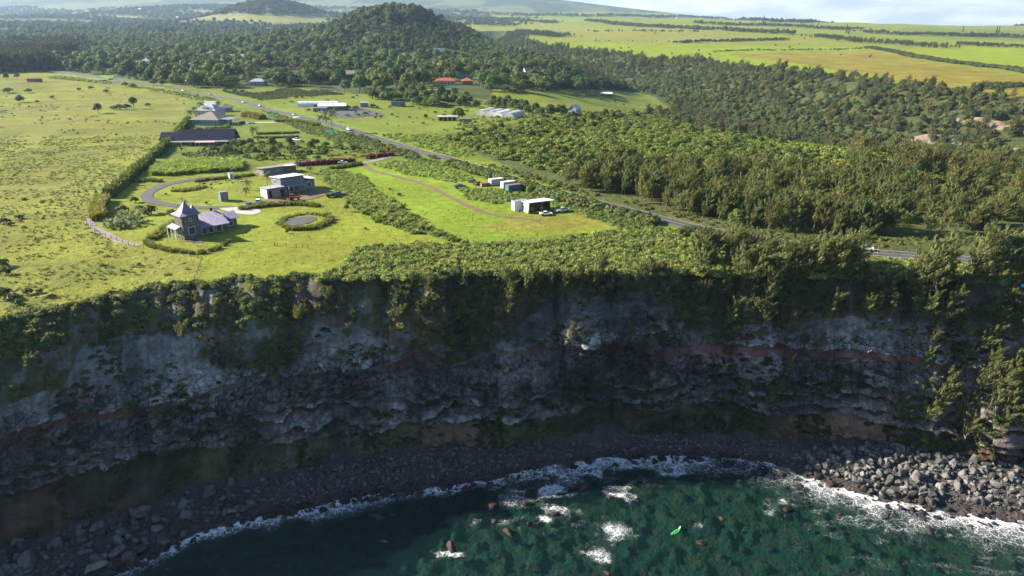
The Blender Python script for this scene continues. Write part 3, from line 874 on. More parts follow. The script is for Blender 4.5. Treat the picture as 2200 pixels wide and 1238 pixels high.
def blob_leaves(rs, centre, r, k, size, squash=0.8):
    d = rdir(rs, k); d[:, 2] = np.where(d[:, 2] < -0.35, -d[:, 2], d[:, 2])
    rr = r * rs.uniform(0.72, 1.05, (k, 1))
    c = np.array(centre)[None] + d * rr * np.array([1, 1, squash])
    n = norm(d + rs.normal(0, 0.32, (k, 3)))
    up = rs.normal(size=(k, 3)) + np.array([0, 0, 0.2])
    s = size * rs.uniform(0.6, 1.35, k)
    return quads(c, n, up, s, s * 1.25)
def leafy(seed, H=9.0, W=9.0, nb=13, per=42, leaf=0.75, flat=0.45, lean=0.0, low=0.35):
    rs = np.random.RandomState(seed)
    parts, limbs = [], []
    for i in range(nb):
        a = i * 2.399 + rs.uniform(-.4, .4); q = math.sqrt((i + 0.5) / nb)
        r = W * 0.5 * q * rs.uniform(0.75, 1.0) * 0.78
        z = H * (low + (1 - low) * (1 - q ** 2 * flat * 1.6) * rs.uniform(0.80, 1.0)) - W * 0.12
        ctr = (r * math.cos(a) + lean * z, r * math.sin(a), z)
        parts.append(blob_leaves(rs, ctr, W * rs.uniform(0.17, 0.27), int(per * 1.25), leaf))
        limbs.append(ctr)
    tr = [tube([(0, 0, -0.4), (lean * H * .1, 0, H * .18), (lean * H * .3, 0, H * .42)], [H * .035, H * .028, H * .02])]
    for k in range(0, nb, max(1, nb // 5)):
        ctr = np.array(limbs[k])
        st = np.array((lean * H * .2, 0, H * .30))
        tr.append(tube([st, (st + ctr) / 2 + np.array([0, 0, -H * .04]), ctr], [H * .018, H * .012, H * .004], 5))
    return join(parts), join(tr)
def ironwood(seed, H=11.0, lean=0.28, wind=0.5, nl=15, per=48, spread=0.24, dens=1.0):
    nl += 4; per = int(per * 2.2); spread *= 1.25
    rs = np.random.RandomState(seed)
    parts, tr = [], []
    def axis(t):
        return np.array([lean * H * t ** 1.4, 0, H * t])
    ts = np.linspace(0, 0.93, 7)
    tr.append(tube([axis(t_) - np.array([0, 0, .5 * (t_ == 0)]) for t_ in ts], np.interp(ts, [0, 1], [H * .021, H * .004])))
    for i in range(nl):
        t0 = 0.16 + 0.80 * (i + 0.5) / nl
        a = i * 2.399 + rs.uniform(-.5, .5)
        ln_ = H * spread * (1.15 - 0.62 * t0) * rs.uniform(0.7, 1.3)
        st = axis(t0)
        dirv = np.array([math.cos(a) * 0.72 + wind * 0.7, math.sin(a) * 0.72, rs.uniform(0.55, 1.15)])
        dirv /= np.linalg.norm(dirv)
        en = st + dirv * ln_ * 1.5
        md = (st + en) / 2 + np.array([0, 0, -.06 * ln_])
        tr.append(tube([st, md, en], [H * .006, H * .004, H * .0015], 4))
        k = int(per * dens * rs.uniform(0.7, 1.2))
        q = rs.uniform(0.12, 1.08, (k, 1))
        c = st + (md - st) * np.minimum(q * 2, 1) + (en - md) * np.maximum(q * 2 - 1, 0)
        rad_ = ln_ * 0.30 * (1.15 - q * 0.75)
        o = rdir(rs, k)
        c = c + o * rad_
        up = np.array([[wind * 0.8, 0, 0.75]]) + dirv * 0.55 + rs.normal(0, 0.28, (k, 3))
        n = norm(o + np.array([[0, 0, 0.35]]) + rs.normal(0, 0.4, (k, 3)))
        L_ = H * 0.058 * rs.uniform(0.6, 1.4, k)
        parts.append(quads(c, n, up, L_ * 0.36, L_ * 1.35))
    return join(parts), join(tr)
def conifer(seed, H=24.0, W=5.0):
    rs = np.random.RandomState(seed)
    k = 420
    z = rs.uniform(0.07, 1.0, k) ** 0.9
    w = W * 0.5 * (1.04 - z) ** 0.55 * (0.75 + 0.35 * np.sin(z * 60 + seed))
    a = rs.uniform(0, 6.283, k)
    r = w * rs.uniform(0.35, 1.0, k)
    c = np.stack([r * np.cos(a), r * np.sin(a), z * H], 1)
    o = np.stack([np.cos(a), np.sin(a), np.full(k, 0.55)], 1)
    v = quads(c, o + rs.normal(0, .4, (k, 3)), np.stack([np.cos(a), np.sin(a), np.full(k, 0.9)], 1), np.full(k, 0.9), np.full(k, 1.5))
    return v, tube([(0, 0, -.5), (0, 0, H * .5), (0, 0, H * .99)], [H * .016, H * .011, H * .003])
def palm(seed, H=8.0, nf=15, L=3.6, wind=0.35):
    rs = np.random.RandomState(seed)
    bend = rs.uniform(0.02, 0.10) * H
    ts = np.linspace(0, 1, 6)
    tpts = [(bend * t_ ** 2, 0, H * t_ - .3 * (t_ == 0)) for t_ in ts]
    tr = tube(tpts, np.interp(ts, [0, .1, 1], [.26, .17, .12]))
    top = np.array(tpts[-1]); parts = []
    for i in range(nf):
        a = i * 2.399 + rs.uniform(-.2, .2)
        up0 = 1.0 - 1.35 * (i / nf) + rs.uniform(-.12, .12)
        d = np.array([math.cos(a), math.sin(a), 0])
        pts = []
        for s_ in np.linspace(0, 1, 8):
            pts.append(top + d * L * s_ * (1 - .18 * s_) + np.array([wind * L * s_ ** 2 * .55, 0, L * (up0 * s_ - (.75 + .25 * up0) * s_ ** 2)]))
        pts = np.array(pts)
        seg = norm(np.gradient(pts, axis=0))
        side = norm(np.cross(seg, np.array([[0, 0, 1.0]])))
        for j in range(1, 8):
            for sg in (-1, 1):
                for q in (0.0, 0.5):
                    p0 = pts[j - 1] + (pts[j] - pts[j - 1]) * q
                    wl = L * .20 * (1.1 - abs((j - 3) / 6.0))
                    tip = p0 + side[j] * sg * wl + seg[j] * wl * .7 + np.array([0, 0, -wl * .45])
                    b_ = p0 + (pts[j] - pts[j - 1]) * .34
                    v = np.array([p0, b_, tip + seg[j] * .05, tip])
                    parts.append((v, np.array([[0, 1, 2, 3]])))
    return join(parts), tr
def broad_blades(seed, n=9, L=2.2, W=.55, base=.8, arch=.9):
    """banana-like plant: wide arching leaves"""
    rs = np.random.RandomState(seed); parts = []
    for i in range(n):
        a = i * 2.399 + rs.uniform(-.3, .3); up0 = rs.uniform(.7, 1.6)
        d = np.array([math.cos(a), math.sin(a), 0]); sd = np.array([-math.sin(a), math.cos(a), 0])
        prev = None
        for s_ in np.linspace(0, 1, 5):
            p = np.array([0, 0, base * rs.uniform(.9, 1.0)]) + d * L * s_ * .8 + np.array([0, 0, L * (up0 * s_ - arch * s_ * s_)])
            w = W * math.sin(math.pi * min(.97, .12 + .86 * s_)) * .6
            cur = (p - sd * w, p + np.array([0, 0, -.08 * L]) * 0 , p + sd * w)
            if prev is not None:
                parts.append((np.array([prev[0], prev[2], cur[2], cur[0]]), np.array([[0, 1, 2, 3]])))
            prev = cur
    st = tube([(0, 0, -.2), (0, 0, base + .25)], [.13, .08], 5)
    return join(parts), st
def blades(seed, n=46, H=1.4, W=.11, spread=.55, droop=.35, r0=.35):
    rs = np.random.RandomState(seed); parts = []
    a = rs.uniform(0, 6.283, n); r = r0 * np.sqrt(rs.uniform(0, 1, n))
    b = np.stack([r * np.cos(a), r * np.sin(a), np.zeros(n) - .05], 1)
    th = rs.uniform(0, 6.283, n)
    d = np.stack([np.cos(th), np.sin(th), np.zeros(n)], 1)
    h = H * rs.uniform(.6, 1.15, n)[:, None]
    m = b + d * spread * h * .35 + np.array([[0, 0, 1]]) * h * .7
    t_ = m + d * spread * h * .6 + np.array([[0, 0, 1]]) * h * (.3 - droop * rs.uniform(0, 1, (n, 1)))
    sd = np.stack([-np.sin(th), np.cos(th), np.zeros(n)], 1) * W
    v = np.stack([b - sd * .5, b + sd * .5, m + sd * .5, m - sd * .5, t_ + sd * .1, t_ - sd * .1], 1).reshape(-1, 3)
    i = np.arange(n)[:, None] * 6
    f = np.concatenate([i + np.array([[0, 1, 2, 3]]), i + np.array([[3, 2, 4, 5]])])
    return v, f
def mound(seed, W=2.2, H=1.0, k=120, leaf=.34, up=.4):
    rs = np.random.RandomState(seed)
    d = rdir(rs, k); d[:, 2] = np.abs(d[:, 2])
    lump = 1 + .28 * np.sin(d[:, 0:1] * 5 + seed) * np.cos(d[:, 1:2] * 4 - seed)
    c = d * lump * rs.uniform(.75, 1.02, (k, 1)) * np.array([W * .5, W * .5, H])
    n = norm(d * np.array([1, 1, W / (2 * H)]) + rs.normal(0, .38, (k, 3)))
    s = leaf * rs.uniform(.6, 1.4, k)
    return quads(c, n, rs.normal(size=(k, 3)) + np.array([0, 0, up]), s * .8, s * 1.35)
def shrub_m(seed, W=3.4, H=2.4, nb=8, per=30, leaf=.42):
    rs = np.random.RandomState(seed); parts = []
    for i in range(nb):
        a = i * 2.399; q = math.sqrt((i + .3) / nb)
        r = W * .36 * q
        ctr = (r * math.cos(a), r * math.sin(a), H * (.68 - .34 * q * q) * rs.uniform(.8, 1.1))
        parts.append(blob_leaves(rs, ctr, W * rs.uniform(.17, .26), per, leaf))
    st = join([tube([(0, 0, -.3), (math.cos(k) * W * .1, math.sin(k) * W * .1, H * .5)], [.09, .03], 4) for k in (0., 2.1, 4.2)])
    return join(parts), st

LIB = {}
def reg(key, pairs, mat=M_leaf, tmat=M_bark, part=('crown', 'trunk')):
    L_ = []
    for i, pr in enumerate(pairs):
        (cv, cf), st = pr
        cm = mesh_np(part[0], cv, cf, mat)
        tm = None
        if st is not None:
            tm = mesh_np(part[1], st[0], st[1], tmat, True)
            whole = mesh_np(key, *join([(cv, cf), st]), None)
            whole.materials.append(mat); whole.materials.append(tmat)
            mi = np.zeros(len(cf) + len(st[1]), np.int32); mi[len(cf):] = 1
            whole.polygons.foreach_set('material_index', mi)
        else:
            whole = cm
        L_.append((cm, tm, whole))
    LIB[key] = L_
    return L_
reg('leafy', [leafy(1), leafy(2, 8, 10.5, 17, 40, .75, .55), leafy(3, 10.5, 8, 15, 42, .75, .4), leafy(4, 7, 11.5, 18, 40, .8, .5, 0, .55), leafy(5, 9, 8, 12, 46, .8, .5, .15)])
reg('ironwood', [ironwood(11), ironwood(12, 11, .20, .4, 15, 46, .27), ironwood(13, 11, .38, .65, 14, 50, .22), ironwood(14, 11, .12, .3, 16, 46, .20), ironwood(15, 11, .45, .7, 12, 42, .25, .8), ironwood(16, 9, .25, .5, 16, 50, .34)])
reg('conifer', [conifer(21), conifer(22, 24, 4.2), conifer(23, 22, 6.0)])
reg('palm', [palm(31), palm(32, 9.5), palm(33, 6.5, 16, 3.4), palm(34, 4.0, 15, 3.2, .5)], tmat=M_palmbark)
reg('shrub', [shrub_m(41), shrub_m(42, 3.8, 2.0), shrub_m(43, 3.0, 2.8), shrub_m(44, 4.2, 2.2, 10, 28)])
reg('banana', [broad_blades(51), broad_blades(52, 8, 2.5, .6, 1.0), broad_blades(53, 10, 2.0, .5, .6)], part=('leaves', 'stem'))
reg('cane', [(blades(61, 60, 2.6, .16, .45, .4, .6), None), (blades(62, 60, 2.3, .16, .55, .5, .6), None)])
reg('hedgegrass', [(blades(63, 70, 1.5, .09, .5, .35, .45), None), (blades(64, 70, 1.35, .09, .6, .4, .45), None)])
reg('tuft', [(blades(65, 22, .55, .10, .9, .5, .3), None), (blades(66, 26, .42, .10, 1.1, .5, .4), None), (mound(67, 1.0, .4, 34, .22), None)])
reg('vine', [(mound(71), None), (mound(72, 2.8, .9, 130, .36), None), (mound(73, 1.8, 1.2, 110, .34, 1.0), None)])

def rock_mesh(seed, sub=2):
    import bmesh
    bm = bmesh.new(); bmesh.ops.create_icosphere(bm, subdivisions=sub, radius=0.5)
    v = np.array([q.co[:] for q in bm.verts]); f = np.array([[q.index for q in p.verts] for p in bm.faces]); bm.free()
    rs = np.random.RandomState(seed)
    for i in range(15):                             # chop flat facets
        n = rdir(rs, 1)[0]; cut = rs.uniform(.20, .36)
        d = v @ n
        v = v - np.maximum(d - cut, 0)[:, None] * n
    v = v * rs.uniform(.9, 1.5, 3) * (1 + .03 * rs.normal(size=(len(v), 1)))
    return v, f
def stone_mat(name, c1, c2, sc=1.2):
    m, nt, out = new_mat(name)
    oi = N(nt, 'ShaderNodeObjectInfo'); P = geo(nt)
    a = noisen(nt, P, sc, 5.0, .65)
    c = mixc(nt, mathn(nt, 'ADD', mathn(nt, 'MULTIPLY', oi.outputs['Random'], .75), mapr(nt, a, .3, .7, -.15, .4)), c1, c2)
    spz = N(nt, 'ShaderNodeSeparateXYZ'); nt.links.new(P, spz.inputs[0])
    wet = mathn(nt, 'ADD', spz.outputs['Z'], mapr(nt, a, .3, .7, -.5, .5))
    c = scalec(nt, c, mapr(nt, wet, 1.0, 1.7, .42, 1.0))
    pbsdf(nt, out, c, .8, bumpn(nt, a, .25), 0, .3)
    return m
M_bould = stone_mat('basalt_boulder', (.022, .022, .023), (.19, .18, .165))
M_cob = stone_mat('wet_cobble', (.016, .017, .019), (.135, .125, .12))
M_redr = stone_mat('wet_reddish_rock', (.028, .020, .019), (.105, .062, .050))
M_reef = stone_mat('weedy_reef_rock', (.022, .030, .022), (.115, .075, .032), .8)
def reg_rock(key, seeds, mat, sub):
    LIB[key] = []
    for s_ in seeds:
        v, f = rock_mesh(s_, sub)
        me = mesh_np(key, v, f, mat)
        LIB[key].append((me, None, me))
reg_rock('boulder', range(101, 108), M_bould, 3)
reg_rock('cobble', range(111, 116), M_cob, 2)
reg_rock('redrock', range(121, 126), M_redr, 3)
reg_rock('reef', range(131, 136), M_reef, 2)

_libcol = {}
def libcol(key):
    if key not in _libcol:
        c = bpy.data.collections.new('lib_' + key)
        for i, (cm, tm, wh) in enumerate(LIB[key]):
            o = bpy.data.objects.new('%s_source_%02d' % (key, i), wh); c.objects.link(o)
        _libcol[key] = c
    return _libcol[key]
_groups = {}
def scatter_group(key):
    if key in _groups:
        return _groups[key]
    ng = bpy.data.node_groups.new('scatter_' + key, 'GeometryNodeTree')
    ng.interface.new_socket('Geometry', in_out='INPUT', socket_type='NodeSocketGeometry')
    ng.interface.new_socket('Geometry', in_out='OUTPUT', socket_type='NodeSocketGeometry')
    gi = ng.nodes.new('NodeGroupInput'); go = ng.nodes.new('NodeGroupOutput')
    ci = ng.nodes.new('GeometryNodeCollectionInfo'); ci.inputs['Collection'].default_value = libcol(key)
    ci.inputs['Separate Children'].default_value = True; ci.inputs['Reset Children'].default_value = True
    iop = ng.nodes.new('GeometryNodeInstanceOnPoints'); iop.inputs['Pick Instance'].default_value = True
    def attr(nm, ty):
        n = ng.nodes.new('GeometryNodeInputNamedAttribute'); n.data_type = ty; n.inputs['Name'].default_value = nm
        return n.outputs['Attribute']
    ng.links.new(gi.outputs[0], iop.inputs['Points']); ng.links.new(ci.outputs[0], iop.inputs['Instance'])
    ng.links.new(attr('pick', 'INT'), iop.inputs['Instance Index'])
    e2r = ng.nodes.new('FunctionNodeEulerToRotation')
    ng.links.new(attr('rot', 'FLOAT_VECTOR'), e2r.inputs[0]); ng.links.new(e2r.outputs[0], iop.inputs['Rotation'])
    ng.links.new(attr('scl', 'FLOAT_VECTOR'), iop.inputs['Scale'])
    ng.links.new(iop.outputs[0], go.inputs[0])
    _groups[key] = ng
    return ng
def scatter(name, key, pts, scl, tint, label, rot=None, pick=None, rs=RS):
    pts = np.asarray(pts, np.float32); n = len(pts)
    if n == 0:
        return None
    me = bpy.data.meshes.new(name)
    me.vertices.add(n); me.vertices.foreach_set('co', pts.ravel())
    if rot is None:
        rot = np.zeros((n, 3)); rot[:, 2] = rs.uniform(0, 6.283, n)
    scl = np.asarray(scl, float)
    if scl.ndim == 1:
        scl = np.repeat(scl[:, None], 3, 1)
    if pick is None:
        pick = rs.randint(0, len(LIB[key]), n)
    a = me.attributes.new('rot', 'FLOAT_VECTOR', 'POINT'); a.data.foreach_set('vector', np.asarray(rot, np.float32).ravel())
    a = me.attributes.new('scl', 'FLOAT_VECTOR', 'POINT'); a.data.foreach_set('vector', scl.astype(np.float32).ravel())
    a = me.attributes.new('pick', 'INT', 'POINT'); a.data.foreach_set('value', np.asarray(pick, np.int32))
    t4 = np.ones((n, 4), np.float32); t4[:, :3] = tint
    a = me.attributes.new('tint', 'FLOAT_COLOR', 'POINT'); a.data.foreach_set('color', t4.ravel())
    o = link(name, me, kind='stuff', label=label)
    m = o.modifiers.new('scatter', 'NODES'); m.node_group = scatter_group(key)
    return o
def tints(base, n, var=.22, hue=.10, rs=RS):
    t_ = np.array(base)[None] * rs.uniform(1 - var, 1 + var, (n, 1))
    k = rs.normal(0, hue, (n, 1))
    return np.clip(t_ * np.concatenate([1 + k, np.ones((n, 1)), 1 - k * .5], 1), .004, 1)
def single(kind, key, i, loc, scl, rz, tint, label, cat, group, tilt=(0, 0), parts=('crown', 'trunk')):
    """one plant as a thing of its own"""
    cm, tm, wh = LIB[key][i]
    e = empty(kind, loc, rz, label=label, category=cat, group=group)
    e.rotation_euler = (tilt[0], tilt[1], rz)
    e.scale = (scl, scl, scl) if np.isscalar(scl) else scl
    if tm is None:
        pass
    else:
        link(parts[1], tm, e)
    c_ = link(parts[0], cm, e); c_['tint'] = [float(q) for q in tint]
    return e

def zone(pts, dens, seed, jit=True, keep=1.0):
    """random places in a stretch of ground outlined by pixels"""
    rs = np.random.RandomState(seed)
    a = GP(pts + [((pts[i][0] + pts[(i + 1) % len(pts)][0]) / 2, (pts[i][1] + pts[(i + 1) % len(pts)][1]) / 2) for i in range(len(pts))])
    xs = [p[0] for p in a]; ys = [p[1] for p in a]
    x0, x1, y0, y1 = min(xs) - 5, max(xs) + 5, min(ys) - 5, max(ys) + 5
    n = int((x1 - x0) * (y1 - y0) * dens)
    X = rs.uniform(x0, x1, n); Y = rs.uniform(y0, y1, n); Z = T(X, Y)
    px, py = project(X, Y, Z)
    D_ = np.hypot(X, Y)
    am = np.clip(2600.0 / D_, 2, 12)
    px = px + (fbm(X / 6 , Y / 9, 191, 3) - .5) * am * 3; py = py + (fbm(X / 9, Y / 12, 193, 3) - .5) * am
    ok = poly(px, py, pts)
    X, Y, Z = X[ok], Y[ok], Z[ok]
    if keep is not None:
        ok = keep_ok(X, Y, keep)
        X, Y, Z = X[ok], Y[ok], Z[ok]
    return X, Y, Z
def in_frame(X, Y, Z, m=60):
    px, py = project(X, Y, Z)
    return (px > -m) & (px < 2200 + m) & (py > -80) & (py < 1238 + m)

# ------------------------------------------------------------------ gather the wild trees, then split them into single trees and far woods
WILD = []          # kind key, X, Y, Z, scale, tint, zone name, lean?
def plant(key, XYZ, smin, smax, tint, zname, var=.22, hue=.10, seed=1, windy=False):
    X, Y, Z = XYZ
    rs = np.random.RandomState(seed + 1000)
    n = len(X)
    s_ = rs.uniform(smin, smax, n)
    t_ = tints(tint, n, var, hue, rs) * (.70 + .60 * fbm(X / 38, Y / 38, 195, 3))[:, None]
    rz = rs.normal(0, .45, n) if windy else rs.uniform(0, 6.283, n)
    pk = rs.randint(0, len(LIB[key]), n)
    WILD.append((key, np.stack([X, Y, Z], 1), s_, t_, rz, pk, zname))
IRON = (.128, .140, .044); SCRUB = (.150, .182, .034); LEAF = (.080, .110, .026); CONI = (.042, .058, .028); PALM = (.120, .145, .034)
# ironwood grove between the highway and the gulch
GROVE = [(1205, 405), (1260, 420), (1420, 462), (1600, 492), (1790, 505), (2300, 512), (2300, 470), (2050, 440), (1830, 405), (1700, 385), (1400, 365), (1230, 372)]
plant('ironwood', zone(GROVE, .036, 201, keep=3), .45, 1.0, IRON, 'grove', .3, .08, seed=1, windy=True)
plant('ironwood', zone([(1205, 403), (1260, 420), (1420, 460), (1700, 497), (1960, 512), (1960, 498), (1700, 480), (1300, 405)], .03, 202, keep=3), .65, 1.0, (.100, .115, .040), 'grove edge', seed=2, windy=True)
plant('ironwood', zone([(1800, 400), (1820, 330), (2300, 350), (2300, 470), (2050, 440)], .011, 203, keep=3), .6, 1.0, (.128, .135, .045), 'grove', seed=3, windy=True)
# low scrub behind it
SCR = [(940, 296), (1060, 280), (1130, 265), (1260, 248), (1440, 240), (1560, 258), (1750, 286), (1900, 306), (2300, 325), (2300, 400), (1900, 400), (1700, 385), (1400, 370), (1210, 385), (1100, 350), (1000, 318)]
plant('shrub', zone(SCR, .075, 204, keep=1), .7, 1.5, SCRUB, 'scrub', .3, .12, seed=4)
plant('leafy', zone(SCR, .0035, 205, keep=2), .32, .6, (.080, .105, .026), 'scrub', .3, .12, seed=5)
plant('leafy', zone(GROVE, .004, 215, keep=4), .45, .9, (.10, .13, .03), 'grove', .3, .15, seed=51)
plant('shrub', zone([(940, 296), (1130, 262), (1260, 246), (1200, 232), (1050, 262)], .02, 206), .4, .9, (.12, .15, .032), 'meadow scrub', .3, .1, seed=6)
# woods in the gulch and on the cone
rsg = np.random.RandomState(77)
n = 34000
X = rsg.uniform(-330, 560, n); Y = rsg.uniform(470, 2700, n)
d, arc = seg_dist(X, Y, GULCH)
wob = (fbm(X / 45, Y / 45, 22, 3) - .5) * 60
ok = (d + wob * .6 < np.interp(arc, [0, 300, 700, 1300, 1900, 3000], [150, 150, 142, 118, 108, 90]))
qx, qy = project(X, Y, T(X, Y))
ok &= ~poly(qx, qy, [(1060, 185), (1300, 188), (1420, 205), (1450, 245), (1230, 262), (1060, 262)])
X, Y = X[ok], Y[ok]
r_ = rsg.uniform(0, 1, len(X))
Zg = T(X, Y)
low = seg_dist(X, Y, GULCH)[0] < 45
a = (r_ < .42) & ~low
plant('ironwood', (X[a], Y[a], Zg[a]), .65, 1.2, (.110, .116, .046), 'gulch', .25, .12, seed=7, windy=True)
a = (r_ >= .42) | low
plant('leafy', (X[a], Y[a], Zg[a]), .5, 1.05, (.098, .122, .036), 'gulch', .32, .12, seed=8)
n = 5200
X = rsg.uniform(-560, 60, n); Y = rsg.uniform(1250, 2150, n)
ok = (((X + 245) / 165) ** 2 + ((Y - 1690) / 260) ** 2) < 1.9
plant('leafy', (X[ok], Y[ok], T(X[ok], Y[ok])), .7, 1.3, (.056, .076, .028), 'cone', .3, .1, seed=9)
# woods and gardens of the left country
WOOD = [(-150, 158), (-150, 60), (420, 58), (760, 72), (1030, 140), (1060, 166), (1190, 190), (1180, 200), (1050, 196), (980, 205), (860, 200), (740, 200), (640, 186), (520, 192), (430, 190), (330, 180), (262, 168), (110, 152)]
xyz = zone(WOOD, .0060, 207, keep=2)
dn = fbm(xyz[0] / 60, xyz[1] / 60, 131, 3)
ok = (dn > .36) & (xyz[1] < 2600)
xyz = tuple(q[ok] for q in xyz)
r_ = np.random.RandomState(3).uniform(0, 1, len(xyz[0]))
for lo, hi, key, s0, s1, tn, wd in ((0, .72, 'leafy', .9, 2.1, LEAF, False), (.72, .76, 'ironwood', .8, 1.5, (.080, .090, .036), True), (.76, .90, 'palm', .9, 1.4, PALM, False), (.90, 1.0, 'shrub', 1.2, 2.4, (.085, .11, .03), False)):
    m_ = (r_ >= lo) & (r_ < hi)
    plant(key, tuple(q[m_] for q in xyz), s0, s1, tn, 'gardens', .45, .18, seed=int(lo * 100) + 10, windy=wd)
SIDE = [(990, 60), (1040, 80), (1130, 118), (1260, 165), (1345, 192), (1180, 192), (1050, 172), (1010, 140), (985, 100)]
plant('leafy', zone(SIDE, .010, 219, keep=2), .8, 1.6, LEAF, 'gardens', .4, .15, seed=60)
plant('palm', zone(SIDE, .002, 220, keep=2), .9, 1.3, PALM, 'gardens', .3, .1, seed=61)
# belts of tall trees at the far end of the pasture
plant('ironwood', zone([(-150, 158), (-150, 142), (100, 138), (102, 152), (60, 154)], .03, 208), 1.5, 2.1, (.052, .050, .026), 'belt', .2, .12, seed=30, windy=True)
plant('ironwood', zone([(-150, 130), (-150, 118), (160, 118), (165, 128)], .012, 209), 1.7, 2.4, (.050, .050, .028), 'belt', .2, .1, seed=31, windy=True)
plant('conifer', zone([(20, 116), (20, 104), (190, 100), (195, 112)], .008, 210), .9, 1.35, CONI, 'pines', .2, .08, seed=32)
for k, (bx0, by0, hm) in enumerate([(140, 92, 30), (160, 92, 34), (165, 90, 30), (205, 88, 28), (212, 88, 25), (35, 95, 30), (345, 86, 34), (352, 86, 36), (358, 86, 34), (285, 82, 26), (312, 82, 26), (318, 82, 24), (420, 80, 28), (410, 82, 24), (108, 88, 26), (468, 122, 26), (170, 116, 26), (185, 118, 26), (195, 120, 24), (155, 118, 24)]):
    x, y, z = G(bx0, by0)
    WILD.append(('conifer', np.array([[x, y, z]]), np.array([hm / 24.0]), tints(CONI, 1), np.array([0.]), np.array([k % 3]), 'pines'))
# hedgerows and shelter belts on the far fields: line, width in m, key, scale, share per square metre
BELTS = [([(1455, 93), (1560, 90), (1692, 86)], 24, 'leafy', .55, .95, .012), ([(1870, 103), (1930, 114), (2000, 128), (2100, 142), (2230, 160)], 17, 'shrub', 1.6, 2.4, .05), ([(1752, 80), (1800, 84), (1860, 92), (1960, 98), (2025, 104)], 60, 'ironwood', .5, 1.0, .006),
         ([(1120, 72), (1180, 78), (1205, 80)], 60, 'ironwood', .8, 1.3, .008), ([(1020, 80), (1100, 74)], 90, 'ironwood', .7, 1.2, .006), ([(1265, 46), (1330, 54), (1420, 60), (1560, 66), (1700, 74)], 50, 'leafy', 1.0, 1.8, .004), ([(1000, 44), (1120, 47), (1200, 50)], 50, 'leafy', 1.0, 1.8, .004),
         ([(1500, 50), (1640, 56), (1760, 62), (1850, 64)], 50, 'leafy', 1.0, 1.7, .004), ([(1860, 70), (1960, 76), (2060, 78), (2240, 84)], 55, 'leafy', .9, 1.6, .005), ([(2060, 96), (2130, 100), (2240, 104)], 40, 'leafy', .6, 1.1, .007), ([(1540, 112), (1620, 108), (1700, 108), (1860, 105)], 9, 'shrub', .8, 1.7, .018),
         ([(2120, 190), (2160, 186), (2230, 186)], 14, 'shrub', 1.2, 2.2, .03), ([(1265, 69), (1400, 68), (1500, 69)], 8, 'leafy', .5, 1.0, .01), ([(1000, 30), (1100, 33), (1280, 36), (1450, 37), (1560, 42)], 60, 'leafy', 1.6, 3.0, .0016), ([(1560, 42), (1700, 48), (1900, 52), (2080, 55), (2260, 58)], 60, 'leafy', 1.2, 2.4, .0020),
         ([(1270, 88), (1400, 90), (1460, 92)], 5, 'shrub', .8, 1.6, .006), ([(740, 40), (860, 34), (960, 34)], 80, 'leafy', 1.6, 2.6, .002)]
for q, (ln, w, key, s0, s1, dens) in enumerate(BELTS):
    L_ = smooth_line(GP(ln), 12.0)
    rs = np.random.RandomState(300 + q)
    tot = np.sum(np.hypot(*np.diff(L_, axis=0).T))
    n = int(min(tot * w * dens * 1.9, 2200)) + 3
    i = rs.randint(0, len(L_), n)
    X = L_[i, 0] + rs.normal(0, w * .32, n); Y = L_[i, 1] + rs.normal(0, w * .32, n) + rs.uniform(-6, 6, n)
    plant(key, (X, Y, T(X, Y)), s0, s1, (.075, .088, .034), 'shelter belts', .25, .1, seed=320 + q, windy=(key == 'ironwood'))
# lone trees dotted over the far fields
rs = np.random.RandomState(5)
fx = rs.uniform(1120, 1900, 34); fy = rs.uniform(84, 128, 34)
fx = np.concatenate([fx, rs.uniform(950, 2200, 60)]); fy = np.concatenate([fy, rs.uniform(44, 80, 60)])
X, Y, Z = ground(fx, fy)
plant('leafy', (X, Y, Z), .25, .7, (.05, .062, .024), 'shelter belts', seed=350)
# pointed pines on the skyline
for k, (bx0, by0, hm) in enumerate([(1368, 36, 55), (1364, 37, 40), (1640, 50, 60), (1644, 51, 40), (1620, 50, 35), (1758, 57, 40), (1744, 56, 30), (2068, 70, 45), (2140, 74, 50), (2145, 74, 46), (1818, 72, 50), (1823, 74, 44), (1720, 54, 34), (1580, 46, 40), (1100, 33, 40), (1010, 30, 40), (1540, 44, 30)]):
    x, y, z = G(bx0, by0)
    WILD.append(('conifer', np.array([[x, y, z - 2]]), np.array([hm * .75 / 24.0]), tints(CONI, 1), np.array([0.]), np.array([2]), 'skyline pines'))
# far country behind
n = 26000
rs = np.random.RandomState(6)
Y = 2300 + 4600 * rs.uniform(0, 1, n) ** .8; X = rs.uniform(-.80, .30, n) * Y
nf_ = fbm(X / 420, Y / 300, 47, 4) + sm(-.12, .12, X / Y) * .5
ok = (nf_ < .56) & in_frame(X, Y, T(X, Y), 100)
X, Y = X[ok], Y[ok]
plant('leafy', (X, Y, T(X, Y)), 1.2, 2.6, (.060, .078, .036), 'far country', .3, .1, seed=400)  # bluish tint puts some of the haze into the leaf colour
X = rs.uniform(-1700, -900, 2600); Y = rs.uniform(3500, 4500, 2600)
ok = (((X + 1290) / 290) ** 2 + ((Y - 4000) / 420) ** 2) < .75
plant('leafy', (X[ok], Y[ok], T(X[ok], Y[ok])), 1.3, 2.6, (.050, .066, .030), 'far country', .3, .1, seed=401)
